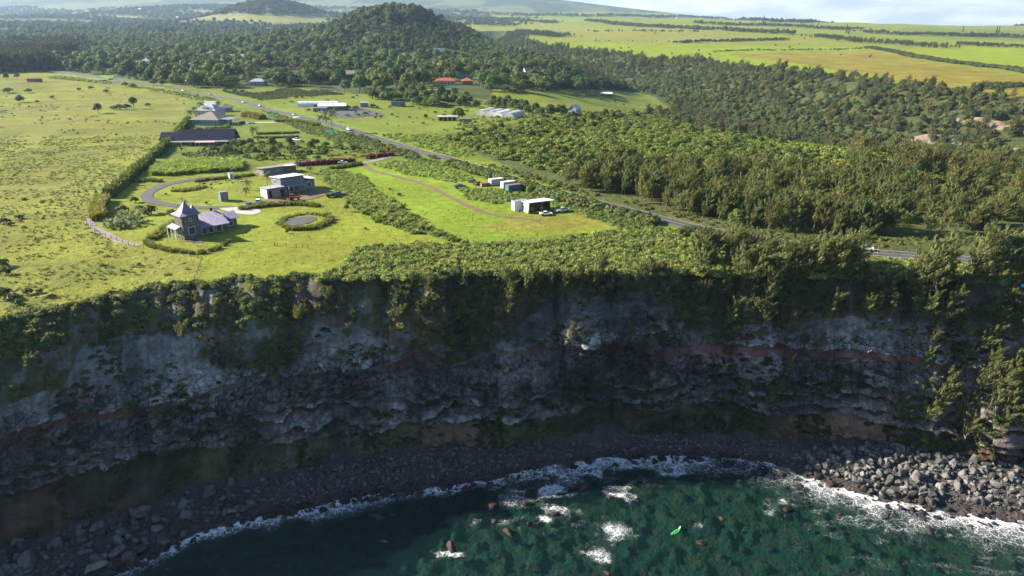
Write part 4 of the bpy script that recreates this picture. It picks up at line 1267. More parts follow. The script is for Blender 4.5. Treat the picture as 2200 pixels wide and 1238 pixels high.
# trees round the fields in the middle ground
MIDT = [('leafy', 212, 244, .62, (.05, .075, .018)), ('leafy', 43, 220, .55, (.048, .066, .02)), ('leafy', 288, 234, .62, (.05, .075, .02)), ('shrub', 258, 236, 1.9, (.065, .085, .022)), ('shrub', 272, 236, 2.1, (.06, .08, .02)), ('shrub', 245, 236, 1.6, (.075, .09, .02)), ('shrub', 318, 230, 1.3, (.07, .09, .025)), ('shrub', 18, 200, 2.2, (.06, .07, .02)), ('shrub', 62, 200, 1.8, (.055, .07, .02)), ('leafy', 15, 172, .6, (.06, .075, .022)), ('leafy', 38, 170, .5, (.06, .075, .022)), ('shrub', 112, 212, 1.0, (.08, .09, .03)), ('shrub', 80, 222, 1.2, (.08, .1, .03)), ('shrub', 195, 192, 1.5, (.08, .1, .03)), ('shrub', 170, 196, 1.4, (.085, .1, .03)), ('shrub', 228, 200, 1.4, (.08, .1, .03)), ('shrub', 270, 186, 2.0, (.07, .09, .025)), ('shrub', 285, 188, 2.0, (.07, .09, .025)), ('leafy', 330, 184, .6, (.075, .10, .028)), ('leafy', 350, 186, .6, (.07, .09, .025)), ('leafy', 372, 178, .8, (.05, .07, .02)), ('leafy', 318, 174, .8, (.045, .065, .018)), ('leafy', 290, 172, .8, (.045, .065, .02)), ('leafy', 430, 182, 1.3, (.085, .12, .022)), ('leafy', 408, 182, 1.0, (.08, .115, .022)), ('leafy', 455, 184, 1.0, (.06, .085, .02)),
        ('leafy', 985, 255, .68, (.05, .078, .016)), ('leafy', 1150, 250, .70, (.058, .078, .022)), ('leafy', 1165, 252, .72, (.058, .078, .022)), ('leafy', 1185, 254, .75, (.06, .08, .022)), ('leafy', 1205, 254, .72, (.055, .078, .02)), ('leafy', 1135, 246, .6, (.058, .078, .022)), ('leafy', 1128, 240, .6, (.058, .078, .022)), ('leafy', 1105, 232, .6, (.06, .082, .022)), ('leafy', 1085, 230, .58, (.06, .082, .022)), ('leafy', 1060, 230, .55, (.06, .082, .022)), ('leafy', 1022, 232, .55, (.06, .082, .022)), ('leafy', 995, 228, .55, (.06, .082, .022)), ('leafy', 970, 226, .55, (.06, .082, .022)), ('leafy', 940, 224, .6, (.06, .078, .02)), ('leafy', 915, 224, .6, (.055, .075, .02)), ('leafy', 895, 226, .65, (.05, .072, .018)), ('leafy', 875, 222, .65, (.052, .072, .02)), ('leafy', 850, 216, .65, (.065, .085, .02)), ('leafy', 825, 214, .6, (.075, .095, .02)), ('leafy', 800, 212, .6, (.075, .095, .02)), ('leafy', 960, 216, .6, (.055, .075, .02)), ('leafy', 1000, 214, .5, (.06, .082, .022)),
        ('shrub', 748, 236, 1.4, (.075, .10, .024)), ('shrub', 765, 236, 1.3, (.075, .10, .024)), ('shrub', 735, 234, 1.2, (.075, .10, .024)), ('shrub', 785, 248, 1.1, (.05, .075, .02)), ('shrub', 770, 250, .8, (.055, .075, .02)), ('shrub', 842, 248, .7, (.06, .08, .02)), ('leafy', 680, 238, .4, (.06, .085, .02)), ('shrub', 800, 232, 1.2, (.08, .1, .025)), ('leafy', 915, 254, .25, (.045, .06, .02)),
        ('leafy', 1300, 256, .5, (.062, .082, .022)), ('leafy', 1330, 258, .5, (.06, .08, .022)), ('leafy', 1270, 262, .5, (.062, .082, .022)), ('leafy', 1365, 256, .5, (.06, .08, .022)), ('leafy', 1235, 268, .5, (.068, .088, .024)), ('leafy', 1390, 252, .5, (.06, .08, .022)), ('shrub', 1290, 214, 1.3, (.075, .1, .026)), ('shrub', 1320, 220, 1.2, (.075, .1, .026)), ('shrub', 1340, 226, 1.0, (.07, .09, .024)), ('palm', 1380, 205, .9, PALM), ('leafy', 1400, 205, .8, (.065, .09, .022)), ('leafy', 1420, 212, .8, (.065, .09, .022)), ('leafy', 1440, 222, .7, (.065, .09, .022))]
for k, (key, bx0, by0, s_, tn) in enumerate(MIDT):
    x, y, z = G(bx0, by0)
    WILD.append((key, np.array([[x, y, z]]), np.array([s_ * random.uniform(.92, 1.1) * (1.45 if key == 'leafy' else 1.15)]), tints(np.array(tn) * 1.25, 1, .1, .06), np.array([random.uniform(0, 6.28)]), np.array([k % len(LIB[key])]), 'fields'))
plant('leafy', zone([(780, 203), (900, 205), (1010, 214), (1020, 232), (900, 228), (800, 216)], .012, 216, keep=3), .7, 1.1, (.078, .104, .024), 'fields', .3, .12, seed=52)
plant('leafy', zone([(1040, 224), (1130, 226), (1130, 238), (1050, 234)], .014, 217, keep=3), .6, .95, (.078, .104, .024), 'fields', .3, .12, seed=53)
plant('shrub', zone([(640, 200), (1060, 205), (1120, 240), (1000, 275), (820, 275), (600, 225)], .0035, 218, keep=3), .3, 1.0, (.10, .125, .03), 'fields', .3, .12, seed=54)
# plantation rows beyond the highway
plant('shrub', zone([(470, 196), (560, 192), (700, 196), (735, 204), (640, 210), (560, 216)], .10, 212, keep=1), .55, .85, (.070, .092, .030), 'orchard', .15, .06, seed=36)
plant('shrub', zone([(1100, 190), (1180, 186), (1330, 190), (1330, 194), (1110, 196)], .05, 213, keep=0), .9, 1.3, (.075, .075, .022), 'orchard', .2, .12, seed=37)
plant('banana', zone([(1225, 200), (1300, 198), (1300, 208), (1235, 207)], .12, 214), .7, 1.1, (.13, .115, .03), 'orchard', .2, .15, seed=38)

NAMES = {'ironwood': ('ironwood_tree', 'tree'), 'leafy': ('broadleaf_tree', 'tree'), 'shrub': ('scrub_bush', 'bush'), 'palm': ('palm_tree', 'palm tree'), 'conifer': ('pine_tree', 'pine tree'), 'banana': ('banana_plant', 'plant')}
ZLAB = {'grove': ('windswept olive ironwood tree in the grove behind the highway', 'ironwoods of the highway grove'), 'grove edge': ('windswept ironwood tree along the grove edge facing the highway', 'ironwoods along the grove edge'),
        'scrub': ('rounded green growth in the low scrub behind the ironwood grove', 'scrub behind the grove'), 'meadow scrub': ('small light green bush dotting the meadow before the scrub', 'bushes in the meadow'),
        'gulch': ('tree crowding the steep wooded side of the gulch', 'trees on the gulch side'), 'cone': ('tree on the dark wooded cone hill', 'trees on the cone hill'), 'gardens': ('tree among the house gardens below the cone hill', 'trees among the gardens'),
        'belt': ('tall dark ironwood tree in the belt beyond the pasture', 'tall belt beyond the pasture'), 'pines': ('tall dark columnar pine rising above the far woods', 'columnar pines over the woods'), 'shelter belts': ('windbreak growth in a shelter belt across the bright fields', 'shelter belts on the far fields'),
        'skyline pines': ('tiny pointed pine on the skyline beyond the bright fields', 'pines on the skyline'), 'far country': ('far hazy tree', 'far trees'), 'fields': ('round-crowned growth standing at the edge of the middle fields', 'growth round the middle fields'), 'orchard': ('low plant in the planted plot beyond the highway', 'plants in the planted plots')}
CAP = {'ironwood': 215, 'leafy': 230, 'shrub': 150, 'palm': 60, 'conifer': 60, 'banana': 20}
SINGLE_ZONES = {k for k in ZLAB if k not in ('far country',)}
for key in CAP:
    rows = [r for r in WILD if r[0] == key]
    allp = np.concatenate([r[1] for r in rows]); alls = np.concatenate([r[2] for r in rows]); allt = np.concatenate([r[3] for r in rows])
    allz = np.concatenate([r[4] for r in rows]); allk = np.concatenate([r[5] for r in rows]); names = sum([[r[6]] * len(r[1]) for r in rows], [])
    names = np.array(names)
    vis = in_frame(allp[:, 0], allp[:, 1], allp[:, 2], 0)
    size = alls / np.hypot(allp[:, 0], allp[:, 1]) * vis
    # trees at the edge of a wood show most: favour those with little standing in front of them
    size = size * np.where(np.isin(names, ['grove edge', 'fields', 'pines', 'skyline pines']), 4.0, 1.0)
    size = np.where(names == 'far country', 0, size)
    order = np.argsort(-size)[:CAP[key]]
    order = order[size[order] > 0]
    solo = np.zeros(len(allp), bool); solo[order] = True
    wname, cat = NAMES[key]
    for i in order:
        lab, grp = ZLAB[names[i]]
        lab = {'ironwood': lab, 'leafy': lab.replace('growth', 'tree'), 'shrub': lab.replace('growth', 'bush').replace('tree', 'bush'), 'palm': lab.replace('tree', 'palm').replace('growth', 'palm'), 'conifer': lab, 'banana': lab}[key]
        if key == 'ironwood' and 'ironwood' not in lab:
            lab = lab.replace('tree', 'ironwood tree').replace('growth', 'ironwood')
        tone = 'pale' if allt[i][1] > np.median(allt[order][:, 1]) else 'dark'
        hw = ('tall', 'low')[int(alls[i] < np.median(alls[order]))]
        if 'dark' not in lab and 'tiny' not in lab:
            lab = hw + ' ' + tone + ' ' + lab.replace('tall ', '').replace('olive ', '')
        if key == 'leafy' and 'tree' in lab:
            lab = lab.replace('tree', 'leafy tree', 1)
        single(wname, key, int(allk[i]), allp[i], float(alls[i]), float(allz[i]), allt[i], lab, cat, grp + (' (%s)' % cat if names[i] in ('scrub', 'gulch', 'gardens', 'fields', 'shelter belts', 'orchard') else ''), parts=('leaves', 'stem') if key == 'banana' else ('crown', 'trunk'))
    rest = ~solo & (in_frame(allp[:, 0], allp[:, 1], allp[:, 2], 500))
    rot = np.zeros((rest.sum(), 3)); rot[:, 2] = allz[rest]
    scatter({'ironwood': 'ironwood_woodland', 'leafy': 'woodland', 'shrub': 'scrubland', 'palm': 'palm_woodland', 'conifer': 'pine_woodland', 'banana': 'banana_undergrowth'}[key], key, allp[rest], alls[rest], allt[rest],
            {'ironwood': 'mass of windswept ironwood woodland in grove and gulch', 'leafy': 'mass of leafy woodland over the country behind', 'shrub': 'mass of low green scrub covering the ground', 'palm': 'mass of palms among the far gardens', 'conifer': 'mass of dark pines over the far woods', 'banana': 'mass of banana leaves in the planted plot'}[key], rot, allk[rest])
# ================================================================== growth on the rim and the face of the cliff
RIMT = [(1130, 640, 8, 'bushy'), (1090, 650, 6, 'bushy'), (820, 655, 6.5, 'bushy'), (930, 645, 8.5, 'bushy'), (1280, 600, 7, 'slim'), (1205, 640, 7, 'slim'), (1365, 610, 5.5, 'slim'), (1440, 618, 5, 'bushy'), (1500, 608, 8, 'slim'), (1545, 640, 8, 'slim'), (1575, 605, 9, 'bushy'), (1615, 612, 9.5, 'bushy'), (1645, 655, 9, 'slim'), (1665, 600, 10, 'bushy'), (1705, 598, 10, 'bushy'), (1740, 596, 11, 'bushy'), (1775, 600, 11, 'bushy'), (1805, 604, 8, 'bushy'), (1835, 612, 6, 'bushy'), (1905, 618, 5, 'bushy'), (1950, 650, 14, 'bushy'), (1975, 625, 12, 'bushy'), (2000, 605, 11, 'slim'), (2030, 612, 6, 'slim'), (2062, 640, 9, 'lean'), (2085, 605, 12, 'bushy'), (2110, 596, 14, 'bushy'), (2135, 600, 12, 'lean'), (2165, 592, 10, 'lean'), (2195, 604, 9, 'lean'),
        (2010, 702, 10, 'lean'), (1990, 672, 6, 'slim'), (1640, 700, 6, 'slim'), (1860, 690, 7, 'slim'), (1770, 690, 8, 'slim'), (2140, 720, 6, 'slim'), (2175, 735, 6, 'slim'), (1560, 700, 7, 'slim'), (1500, 660, 6, 'slim'), (1040, 700, 7, 'slim'), (980, 690, 6, 'slim'), (760, 700, 7, 'slim'), (745, 730, 6, 'slim'), (640, 690, 7, 'slim'), (575, 690, 7, 'bushy'), (520, 700, 6, 'bushy'), (380, 730, 7, 'lean'), (360, 700, 6, 'bushy'), (225, 735, 6, 'slim'), (130, 730, 6, 'bushy'), (60, 800, 7, 'bushy'), (30, 870, 7, 'bushy'), (110, 850, 7, 'slim'), (480, 800, 6, 'slim'), (590, 780, 6, 'slim'), (270, 905, 7, 'bushy'), (335, 905, 6, 'bushy'), (840, 760, 5, 'bushy'), (940, 780, 6, 'bushy'), (900, 730, 5, 'slim'),
        (1935, 928, 9, 'lean'), (1955, 880, 9, 'lean'), (1985, 905, 8, 'bushy'), (2062, 905, 12, 'lean'), (2085, 850, 10, 'lean'), (2075, 940, 7, 'bushy'), (2150, 900, 9, 'lean'), (2175, 850, 9, 'bushy'), (2050, 800, 7, 'lean'), (1660, 850, 6, 'bushy'), (1640, 880, 6, 'bushy'), (1690, 800, 5, 'slim'), (1745, 828, 5, 'slim'), (1795, 826, 5, 'slim'), (1890, 850, 5, 'slim'), (1755, 752, 5, 'slim'), (1550, 770, 7, 'bushy'), (1540, 735, 5, 'slim'), (1590, 850, 6, 'bushy'), (2120, 790, 6, 'slim'), (2195, 790, 7, 'lean'), (1950, 845, 8, 'lean'), (2010, 870, 9, 'bushy'), (2030, 930, 9, 'lean'), (2110, 905, 10, 'lean'), (2135, 860, 9, 'bushy'), (2190, 930, 10, 'bushy'), (1975, 800, 7, 'slim'), (2090, 760, 8, 'lean'), (2160, 820, 9, 'lean'), (2125, 945, 8, 'bushy'), (1925, 900, 7, 'bushy'), (2205, 870, 9, 'lean')]
VAR = {'bushy': (0, 1, 5), 'slim': (3, 0, 3), 'lean': (2, 4, 2)}
rng = random.Random(4)
rng2 = random.Random(9)
for k in range(46):
    px_ = rng2.uniform(1470, 2230)
    if 1825 < px_ < 1945 or 1992 < px_ < 2070:
        continue
    RIMT.append((px_, np.interp(px_, PXS, RIM) - rng2.uniform(2, 26), rng2.uniform(6, 10.5), rng2.choice(['bushy', 'bushy', 'lean', 'slim'])))
for k in range(14):
    px_ = rng2.uniform(760, 1470)
    RIMT.append((px_, np.interp(px_, PXS, RIM) + rng2.uniform(6, 40), rng2.uniform(3.5, 6.5), rng2.choice(['bushy', 'slim'])))
for k, (bx0, by0, hm, kd) in enumerate(RIMT):
    upper = by0 < np.interp(bx0, PXS, RIM) + 4
    loc = G(bx0, by0) if upper else on_cliff(bx0, by0)
    i = VAR[kd][k % 3]
    if bx0 < 1080 and kd == 'bushy' and by0 < 800:
        single('cliff_shrub', 'shrub', k % 4, (loc[0], loc[1], loc[2] - .4), hm * .17, k * 1.1, np.array((.125, .140, .046)) * rng.uniform(.8, 1.15), 'big pale bush on the brow of the cliff', 'bush', 'big bushes on the cliff brow')
        continue
    if bx0 < 1080:
        hm = hm * .72
    lab = {'bushy': 'bushy', 'slim': 'slender', 'lean': 'strongly leaning'}[kd] + ' ironwood tree ' + ('on the cliff rim' if by0 < np.interp(bx0, PXS, RIM) + 60 else 'rooted on the cliff face')
    lab = ('tall ' if hm > 8.5 else 'small ' if hm < 6.2 else '') + lab + (' where the pasture ends' if bx0 < 430 else ' below the house lawns' if bx0 < 760 else ' before the mown field' if bx0 < 1350 else ' seaward of the grove' if bx0 < 1800 else ' beside the highway bend')
    tn = np.array((.132, .145, .050)) * rng.uniform(.75, 1.15)
    single('ironwood_tree', 'ironwood', i, (loc[0], loc[1], loc[2] - .2), hm * 1.05 / 11.0, rng.uniform(-.4, .4), tn, lab, 'tree', 'ironwoods of the cliff', tilt=(rng.uniform(0, .12), rng.uniform(0, .12)))

rsq = np.random.RandomState(88)
vg = fbm(S / 10, BZ / 9, 141, 3)
inx = (CLPX > -60) & (CLPX < 2260)
def pick_cliff(w, n):
    w = (w * inx).ravel(); w = w / w.sum()
    i = rsq.choice(w.size, n, p=w)
    return np.stack([CX.ravel()[i], CY.ravel()[i], CZ.ravel()[i]], 1)
wtop = (ZN == 0) * (1.15 - u0) * (.25 + .75 * sm(.02, .2, u0)) * sm(.34, .52, vg) + (ZN == 1) * .10 * sm(.5, .62, vg)
# individual bushes on the brow, then a mass of smaller growth
p_ = pick_cliff(wtop, 130)
tn = tints((.125, .140, .044), 130, .3, .14, rsq)
for i in range(130):
    c_ = LIB['shrub'][i % 4]
    single('cliff_bush', 'shrub', i % 4, p_[i] - np.array([0, 0, .5]), float(rsq.uniform(.5, 1.05)), float(rsq.uniform(0, 6.28)), tn[i], ('small' if i % 2 else 'broad') + (' yellowish' if tn[i][0] > tn[i][1] * .92 else ' green') + ' bush clinging below the cliff rim', 'bush', 'bushes clinging below the rim')
p_ = pick_cliff(wtop, 2400)
scatter('cliff_shrubbery', 'shrub', p_ - np.array([[0, -.3, .5]]), rsq.uniform(.28, .75, 2400), tints((.115, .132, .040), 2400, .35, .16, rsq), 'mass of small bushes and creepers over the upper cliff')
p_ = pick_cliff(((ZN == 0) * sm(.30, .5, vg) * (u0 < .8) * sm(.1, .3, u0) + (ZN == 1) * .12) * sm(300, 1500, CLPX), 420)
rt = np.zeros((420, 3)); rt[:, 2] = rsq.normal(0, .6, 420); rt[:, 1] = rsq.uniform(0, .3, 420)
scatter('cliff_saplings', 'ironwood', p_ - np.array([[0, 0, .3]]), rsq.uniform(.16, .42, 420), tints((.112, .112, .045), 420, .3, .14, rsq), 'mass of ironwood saplings down the cliff', rt)
wl = (ZN == 4) * (sm(.35, .1, saw)) * .5 + (ZN == 5) * sm(.45, .6, vg) * .7 + (ZN == 3) * .04 + (ZN == 1) * .10 * sm(.5, .65, vg)
p_ = pick_cliff(wl, 2600)
scatter('ledge_undergrowth', 'vine', p_ - np.array([[0, 0, .25]]), rsq.uniform(.25, .75, 2600), tints((.052, .062, .020), 2600, .35, .15, rsq), 'mass of dark creepers on the cliff ledges')
wr = (ZN == 4) * .12 + (ZN == 3) * .10 + (ZN == 5) * .06 + (ZN == 1) * .08
p_ = pick_cliff(wr * sm(.5, .62, fbm(S / 14, BZ / 10, 143, 3)), 420)
scatter('face_shrubbery', 'shrub', p_ - np.array([[0, 0, .4]]), rsq.uniform(.3, .8, 420), tints((.055, .062, .022), 420, .3, .12, rsq), 'mass of dark bushes on the lower cliff')

# the tangle of vines and tall grass along the cliff top
TANGLE = [(690, 602), (720, 578), (768, 534), (840, 528), (1000, 524), (1150, 522), (1330, 497), (1420, 500), (1500, 520), (1620, 530), (1860, 556), (2260, 588), (2260, 625), (2050, 600), (1900, 596), (1700, 594), (1550, 590), (1250, 590), (900, 594)]

X, Y, Z = zone(TANGLE, .80, 230, keep=0)
n = len(X)
scatter('cliff_top_undergrowth', 'vine', np.stack([X, Y, Z - .1], 1), rsq.uniform(.55, 1.25, n), tints((.205, .240, .066), n, .4, .12, rsq), 'tangle of pale green vines and grass along the cliff top')
X, Y, Z = zone(TANGLE, .30, 231, keep=0)
n = len(X)
scatter('cliff_top_grass', 'cane', np.stack([X, Y, Z - .1], 1), rsq.uniform(.35, .75, n), tints((.25, .27, .08), n, .25, .1, rsq), 'tall pale grass among the cliff top vines')
X, Y, Z = zone(TANGLE, .045, 232, keep=0)
n = len(X)
scatter('cliff_top_shrubbery', 'shrub', np.stack([X, Y, Z - .2], 1), rsq.uniform(.35, .8, n), tints((.085, .110, .032), n, .3, .12, rsq), 'low bushes among the cliff top vines')
# ragged growth along the whole rim
n = 1500
pr = rsq.uniform(-60, 2260, n)
X, Y = rim_xy(pr); Y = Y + rsq.uniform(-.8, 3.0, n)
Z = T(X, Y) - .35
scatter('rim_undergrowth', 'vine', np.stack([X, Y, Z], 1), rsq.uniform(.35, .9, n), tints((.125, .145, .044), n, .3, .14, rsq), 'ragged green growth hanging over the cliff rim')
n = 420
pr = rsq.uniform(-60, 2260, n)
X, Y = rim_xy(pr); Y = Y + rsq.uniform(-1.0, 2.0, n)
scatter('rim_shrubbery', 'shrub', np.stack([X, Y, T(X, Y) - .6], 1), rsq.uniform(.25, .6, n), tints((.115, .135, .042), n, .3, .14, rsq), 'low bushes crowding the cliff rim')

# verge and rough grass beside the highway and the field edges
ROUGH = [([(690, 362), (775, 372), (800, 400), (870, 445), (880, 480), (1005, 520), (985, 518), (860, 492), (760, 440), (700, 395)], .9, 'vine', .35, .8, (.165, .195, .050)),
         ([(760, 425), (850, 445), (930, 492), (1010, 520), (995, 521), (900, 500), (790, 470), (745, 440)], .5, 'cane', .5, .85, (.15, .175, .045)),
         ([(800, 352), (905, 345), (1000, 372), (1030, 395), (1000, 402), (930, 385), (850, 370)], .8, 'vine', .35, .85, (.175, .215, .05)),
         ([(1000, 402), (1120, 408), (1200, 430), (1200, 445), (1110, 432), (1060, 440), (1010, 428), (985, 412)], .9, 'vine', .4, .9, (.15, .185, .055)),
         ([(1190, 440), (1260, 436), (1420, 490), (1480, 515), (1420, 505), (1340, 496), (1240, 458)], .8, 'vine', .45, 1.0, (.115, .145, .038)),
         ([(1010, 350), (1130, 370), (1260, 420), (1420, 466), (1560, 496), (1560, 508), (1400, 480), (1230, 440), (1100, 400)], .45, 'vine', .4, .85, (.13, .15, .04)),
         ([(560, 236), (760, 290), (900, 338), (1000, 365), (900, 352), (840, 330), (760, 318), (640, 280)], .30, 'vine', .5, 1.1, (.105, .13, .04)),
         ([(780, 285), (1000, 345), (1010, 340), (1040, 300), (930, 290)], .16, 'vine', .5, 1.2, (.15, .185, .045)),
         ([(1480, 500), (1900, 550), (1900, 538), (1560, 500)], .5, 'vine', .4, .8, (.13, .12, .05)),
         ([(1560, 478), (1900, 520), (2240, 540), (2240, 520), (1900, 505)], .35, 'vine', .5, 1.0, (.10, .12, .035)),
         ([(930, 290), (1060, 265), (1260, 240), (1180, 230), (1040, 250)], .05, 'vine', .7, 1.6, (.15, .18, .05)),
         ([(120, 164), (240, 176), (235, 182), (100, 168)], .05, 'vine', .8, 1.6, (.13, .16, .045)), ([(250, 180), (400, 200), (470, 215), (460, 222), (400, 210)], .06, 'vine', .7, 1.5, (.12, .15, .04))]
for q, (pts, dens, key, s0, s1, tn) in enumerate(ROUGH):
    tn = np.array(tn) * 1.38
    X, Y, Z = zone(pts, dens, 250 + q, keep=-1.5)
    n = len(X)
    rq = np.random.RandomState(500 + q)
    scatter('rough_grass', key, np.stack([X, Y, Z - .1], 1), rq.uniform(s0, s1, n), tints(tn, n, .28, .1, rq), 'rough tall grass and creepers beside the mown fields')
# bushes crowding the seaward verge of the highway
hpx, hpy = project(HWL[:, 0], HWL[:, 1], T(HWL[:, 0], HWL[:, 1]))
rv = np.random.RandomState(91)
for q, (x0_, x1_, o0_, o1_, n, s0, s1, tn) in enumerate([(990, 1330, -8.0, -4.6, 440, .9, 1.5, (.12, .145, .04)), (1330, 1440, -8.0, -4.6, 110, .8, 1.3, (.12, .14, .04)), (1490, 1840, -11, -4.8, 300, .65, 1.15, (.115, .135, .04)), (780, 960, -12, -5.2, 130, .4, .9, (.115, .14, .038)), (1010, 1260, 5.5, 11, 60, .35, .8, (.14, .15, .045)), (1300, 1900, 6, 12, 110, .25, .5, (.15, .14, .05))]):
    ii = np.where((hpx > x0_) & (hpx < x1_))[0]
    i = rv.choice(ii, n)
    dd = np.gradient(HWL, axis=0)[i]; dd /= np.linalg.norm(dd, axis=1)[:, None]
    of = rv.uniform(o0_, o1_, n) if o0_ > 0 else rv.uniform(o0_, o1_, n)
    X = HWL[i, 0] - dd[:, 1] * of + rv.uniform(-2, 2, n) * dd[:, 0]; Y = HWL[i, 1] + dd[:, 0] * of + rv.uniform(-2, 2, n) * dd[:, 1]
    scatter('verge_shrubbery', 'shrub', np.stack([X, Y, T(X, Y) - .2], 1), rv.uniform(s0, s1, n), tints(tn, n, .28, .12, rv), 'bushes crowding the verge of the highway')
# pasture tufts
PAST = [(-60, 158), (240, 176), (400, 200), (405, 218), (365, 295), (325, 335), (255, 385), (200, 440), (190, 475), (240, 525), (430, 565), (425, 606), (300, 628), (200, 645), (100, 668), (-60, 700)]
X, Y, Z = zone(PAST, .34, 270, keep=0)
ok = (Y < 420) & (fbm(X / 9, Y / 9, 151, 3) > .40)
X, Y, Z = X[ok], Y[ok], Z[ok]; n = len(X)
scatter('pasture_grass', 'tuft', np.stack([X, Y, Z - .03], 1), rsq.uniform(.45, 1.35, n), tints((.150, .172, .034), n, .3, .10, rsq), 'grass tufts over the grazed pasture')
X, Y, Z = zone(PAST, .016, 271, keep=0)
ok = (Y < 700) & (fbm(X / 34, Y / 20, 153, 3) > .60)
X, Y, Z = X[ok], Y[ok], Z[ok]; n = len(X)
scatter('pasture_weeds', 'vine', np.stack([X, Y, Z - .1], 1), rsq.uniform(.3, .9, n), tints((.110, .130, .036), n, .3, .12, rsq), 'dark weeds in patches over the pasture')
for k, (bx0, by0, s_) in enumerate([(10, 640, 1.3), (30, 645, 1.0), (60, 632, .8), (8, 480, 1.0), (22, 485, .7), (4, 575, 1.3), (15, 590, 1.0), (42, 470, .8), (500 - 460, 655, .8), (110, 640, .6), (85, 630, .6)]):
    single('pasture_bush', 'shrub', k % 4, np.array(G(bx0, by0)) - np.array([0, 0, .2]), s_, k * 1.3, tints((.055, .072, .020), 1)[0], 'dark low bush standing alone in the pasture', 'bush', 'dark bushes in the pasture')

for q, (pts, tn) in enumerate([([(330, 380), (520, 374), (650, 362), (735, 420), (780, 470), (1000, 520), (770, 528), (700, 590), (440, 606), (430, 560), (260, 505), (260, 410)], (.150, .165, .036)), ([(790, 360), (950, 400), (1090, 440), (1210, 460), (1320, 492), (1160, 518), (1010, 518), (880, 478), (800, 400)], (.145, .165, .040))]):
    X, Y, Z = zone(pts, .55, 280 + q, keep=1)
    d_, _ = seg_dist(X, Y, [tuple(p) for p in LOOP[::2]]); d2_, _ = seg_dist(X, Y, [tuple(p) for p in TRACK[::2]])
    ok = (np.minimum(d_, d2_) > 2.3) & (fbm(X / 7, Y / 7, 155, 3) > .42)
    X, Y, Z = X[ok], Y[ok], Z[ok]; n = len(X)
    scatter('lawn_grass', 'tuft', np.stack([X, Y, Z - .04], 1), rsq.uniform(.22, .5, n), tints(np.array(tn) * np.array([.95, 1.0, .8]), n, .2, .08, rsq), 'short grass tufts over the mown lawns')
# ================================================================== stones of the shore
def on_beach(pts, dens, seed):
    rs = np.random.RandomState(seed)
    a = np.array([at_z(x, y, 1.5) for x, y in pts])
    x0, y0 = a.min(0) - 2; x1, y1 = a.max(0) + 2
    n = int((x1 - x0) * (y1 - y0) * dens)
    X = rs.uniform(x0, x1, n); Y = rs.uniform(y0, y1, n); Z = beach_z(X, Y)
    px, py = project(X, Y, Z)
    ok = poly(px, py, pts)
    return X[ok], Y[ok], Z[ok], rs
def euler(rs, n):
    return np.stack([rs.uniform(-.6, .6, n), rs.uniform(-.6, .6, n), rs.uniform(0, 6.283, n)], 1)
PILE_R = [(1690, 985), (1760, 962), (1850, 955), (1950, 945), (2060, 945), (2260, 962), (2260, 1112), (2150, 1098), (2050, 1085), (1950, 1078), (1880, 1062), (1800, 1040), (1740, 1015)]
PILE_L = [(-60, 1190), (60, 1160), (180, 1130), (300, 1095), (400, 1060), (470, 1040), (560, 1035), (570, 1085), (480, 1120), (380, 1160), (300, 1195), (230, 1245), (-60, 1300)]
def pile(kind, key, pts, dens, smin, smax, pw, solo_n, seed, label, group, mass, mlabel, smallkey):
    X, Y, Z, rs = on_beach(pts, dens, seed)
    n = len(X)
    s_ = smin + (smax - smin) * rs.uniform(0, 1, n) ** pw
    order = np.argsort(-s_)
    rot = euler(rs, n)
    for i in order[:solo_n]:
        sc_x = s_[i] * rs.uniform(.8, 1.25, 3)
        pl = ' near the waterline' if Z[i] < 1.7 else ' up against the cliff foot' if Z[i] > 3.2 else ''
        sw = 'huge ' if s_[i] > 1.9 else 'large ' if s_[i] > 1.1 else 'middling '
        o = link(kind, LIB[key][i % len(LIB[key])][0], label=sw + label + pl, category='boulder', group=group)
        o.location = (X[i], Y[i], Z[i] + s_[i] * .18); o.rotation_euler = rot[i]; o.scale = sc_x
    r = order[solo_n:]
    scatter(mass, smallkey, np.stack([X[r], Y[r], Z[r] + s_[r] * .2], 1), s_[r][:, None] * rs.uniform(.8, 1.25, (len(r), 3)), np.full((len(r), 3), .1), mlabel, rot[r])
pile('boulder', 'boulder', PILE_R, 8.0, .24, 2.5, 20.0, 210, 601, 'grey basalt boulder in the sunlit pile', 'sunlit boulder pile', 'boulder_rubble', 'grey rubble filling the sunlit boulder pile', 'boulder')
pile('boulder', 'cobble', PILE_L, 3.0, .28, 3.0, 12.0, 85, 602, 'dark boulder in the shaded pile at the cliff foot', 'shaded boulder pile', 'boulder_rubble', 'dark rubble filling the shaded boulder pile', 'cobble')
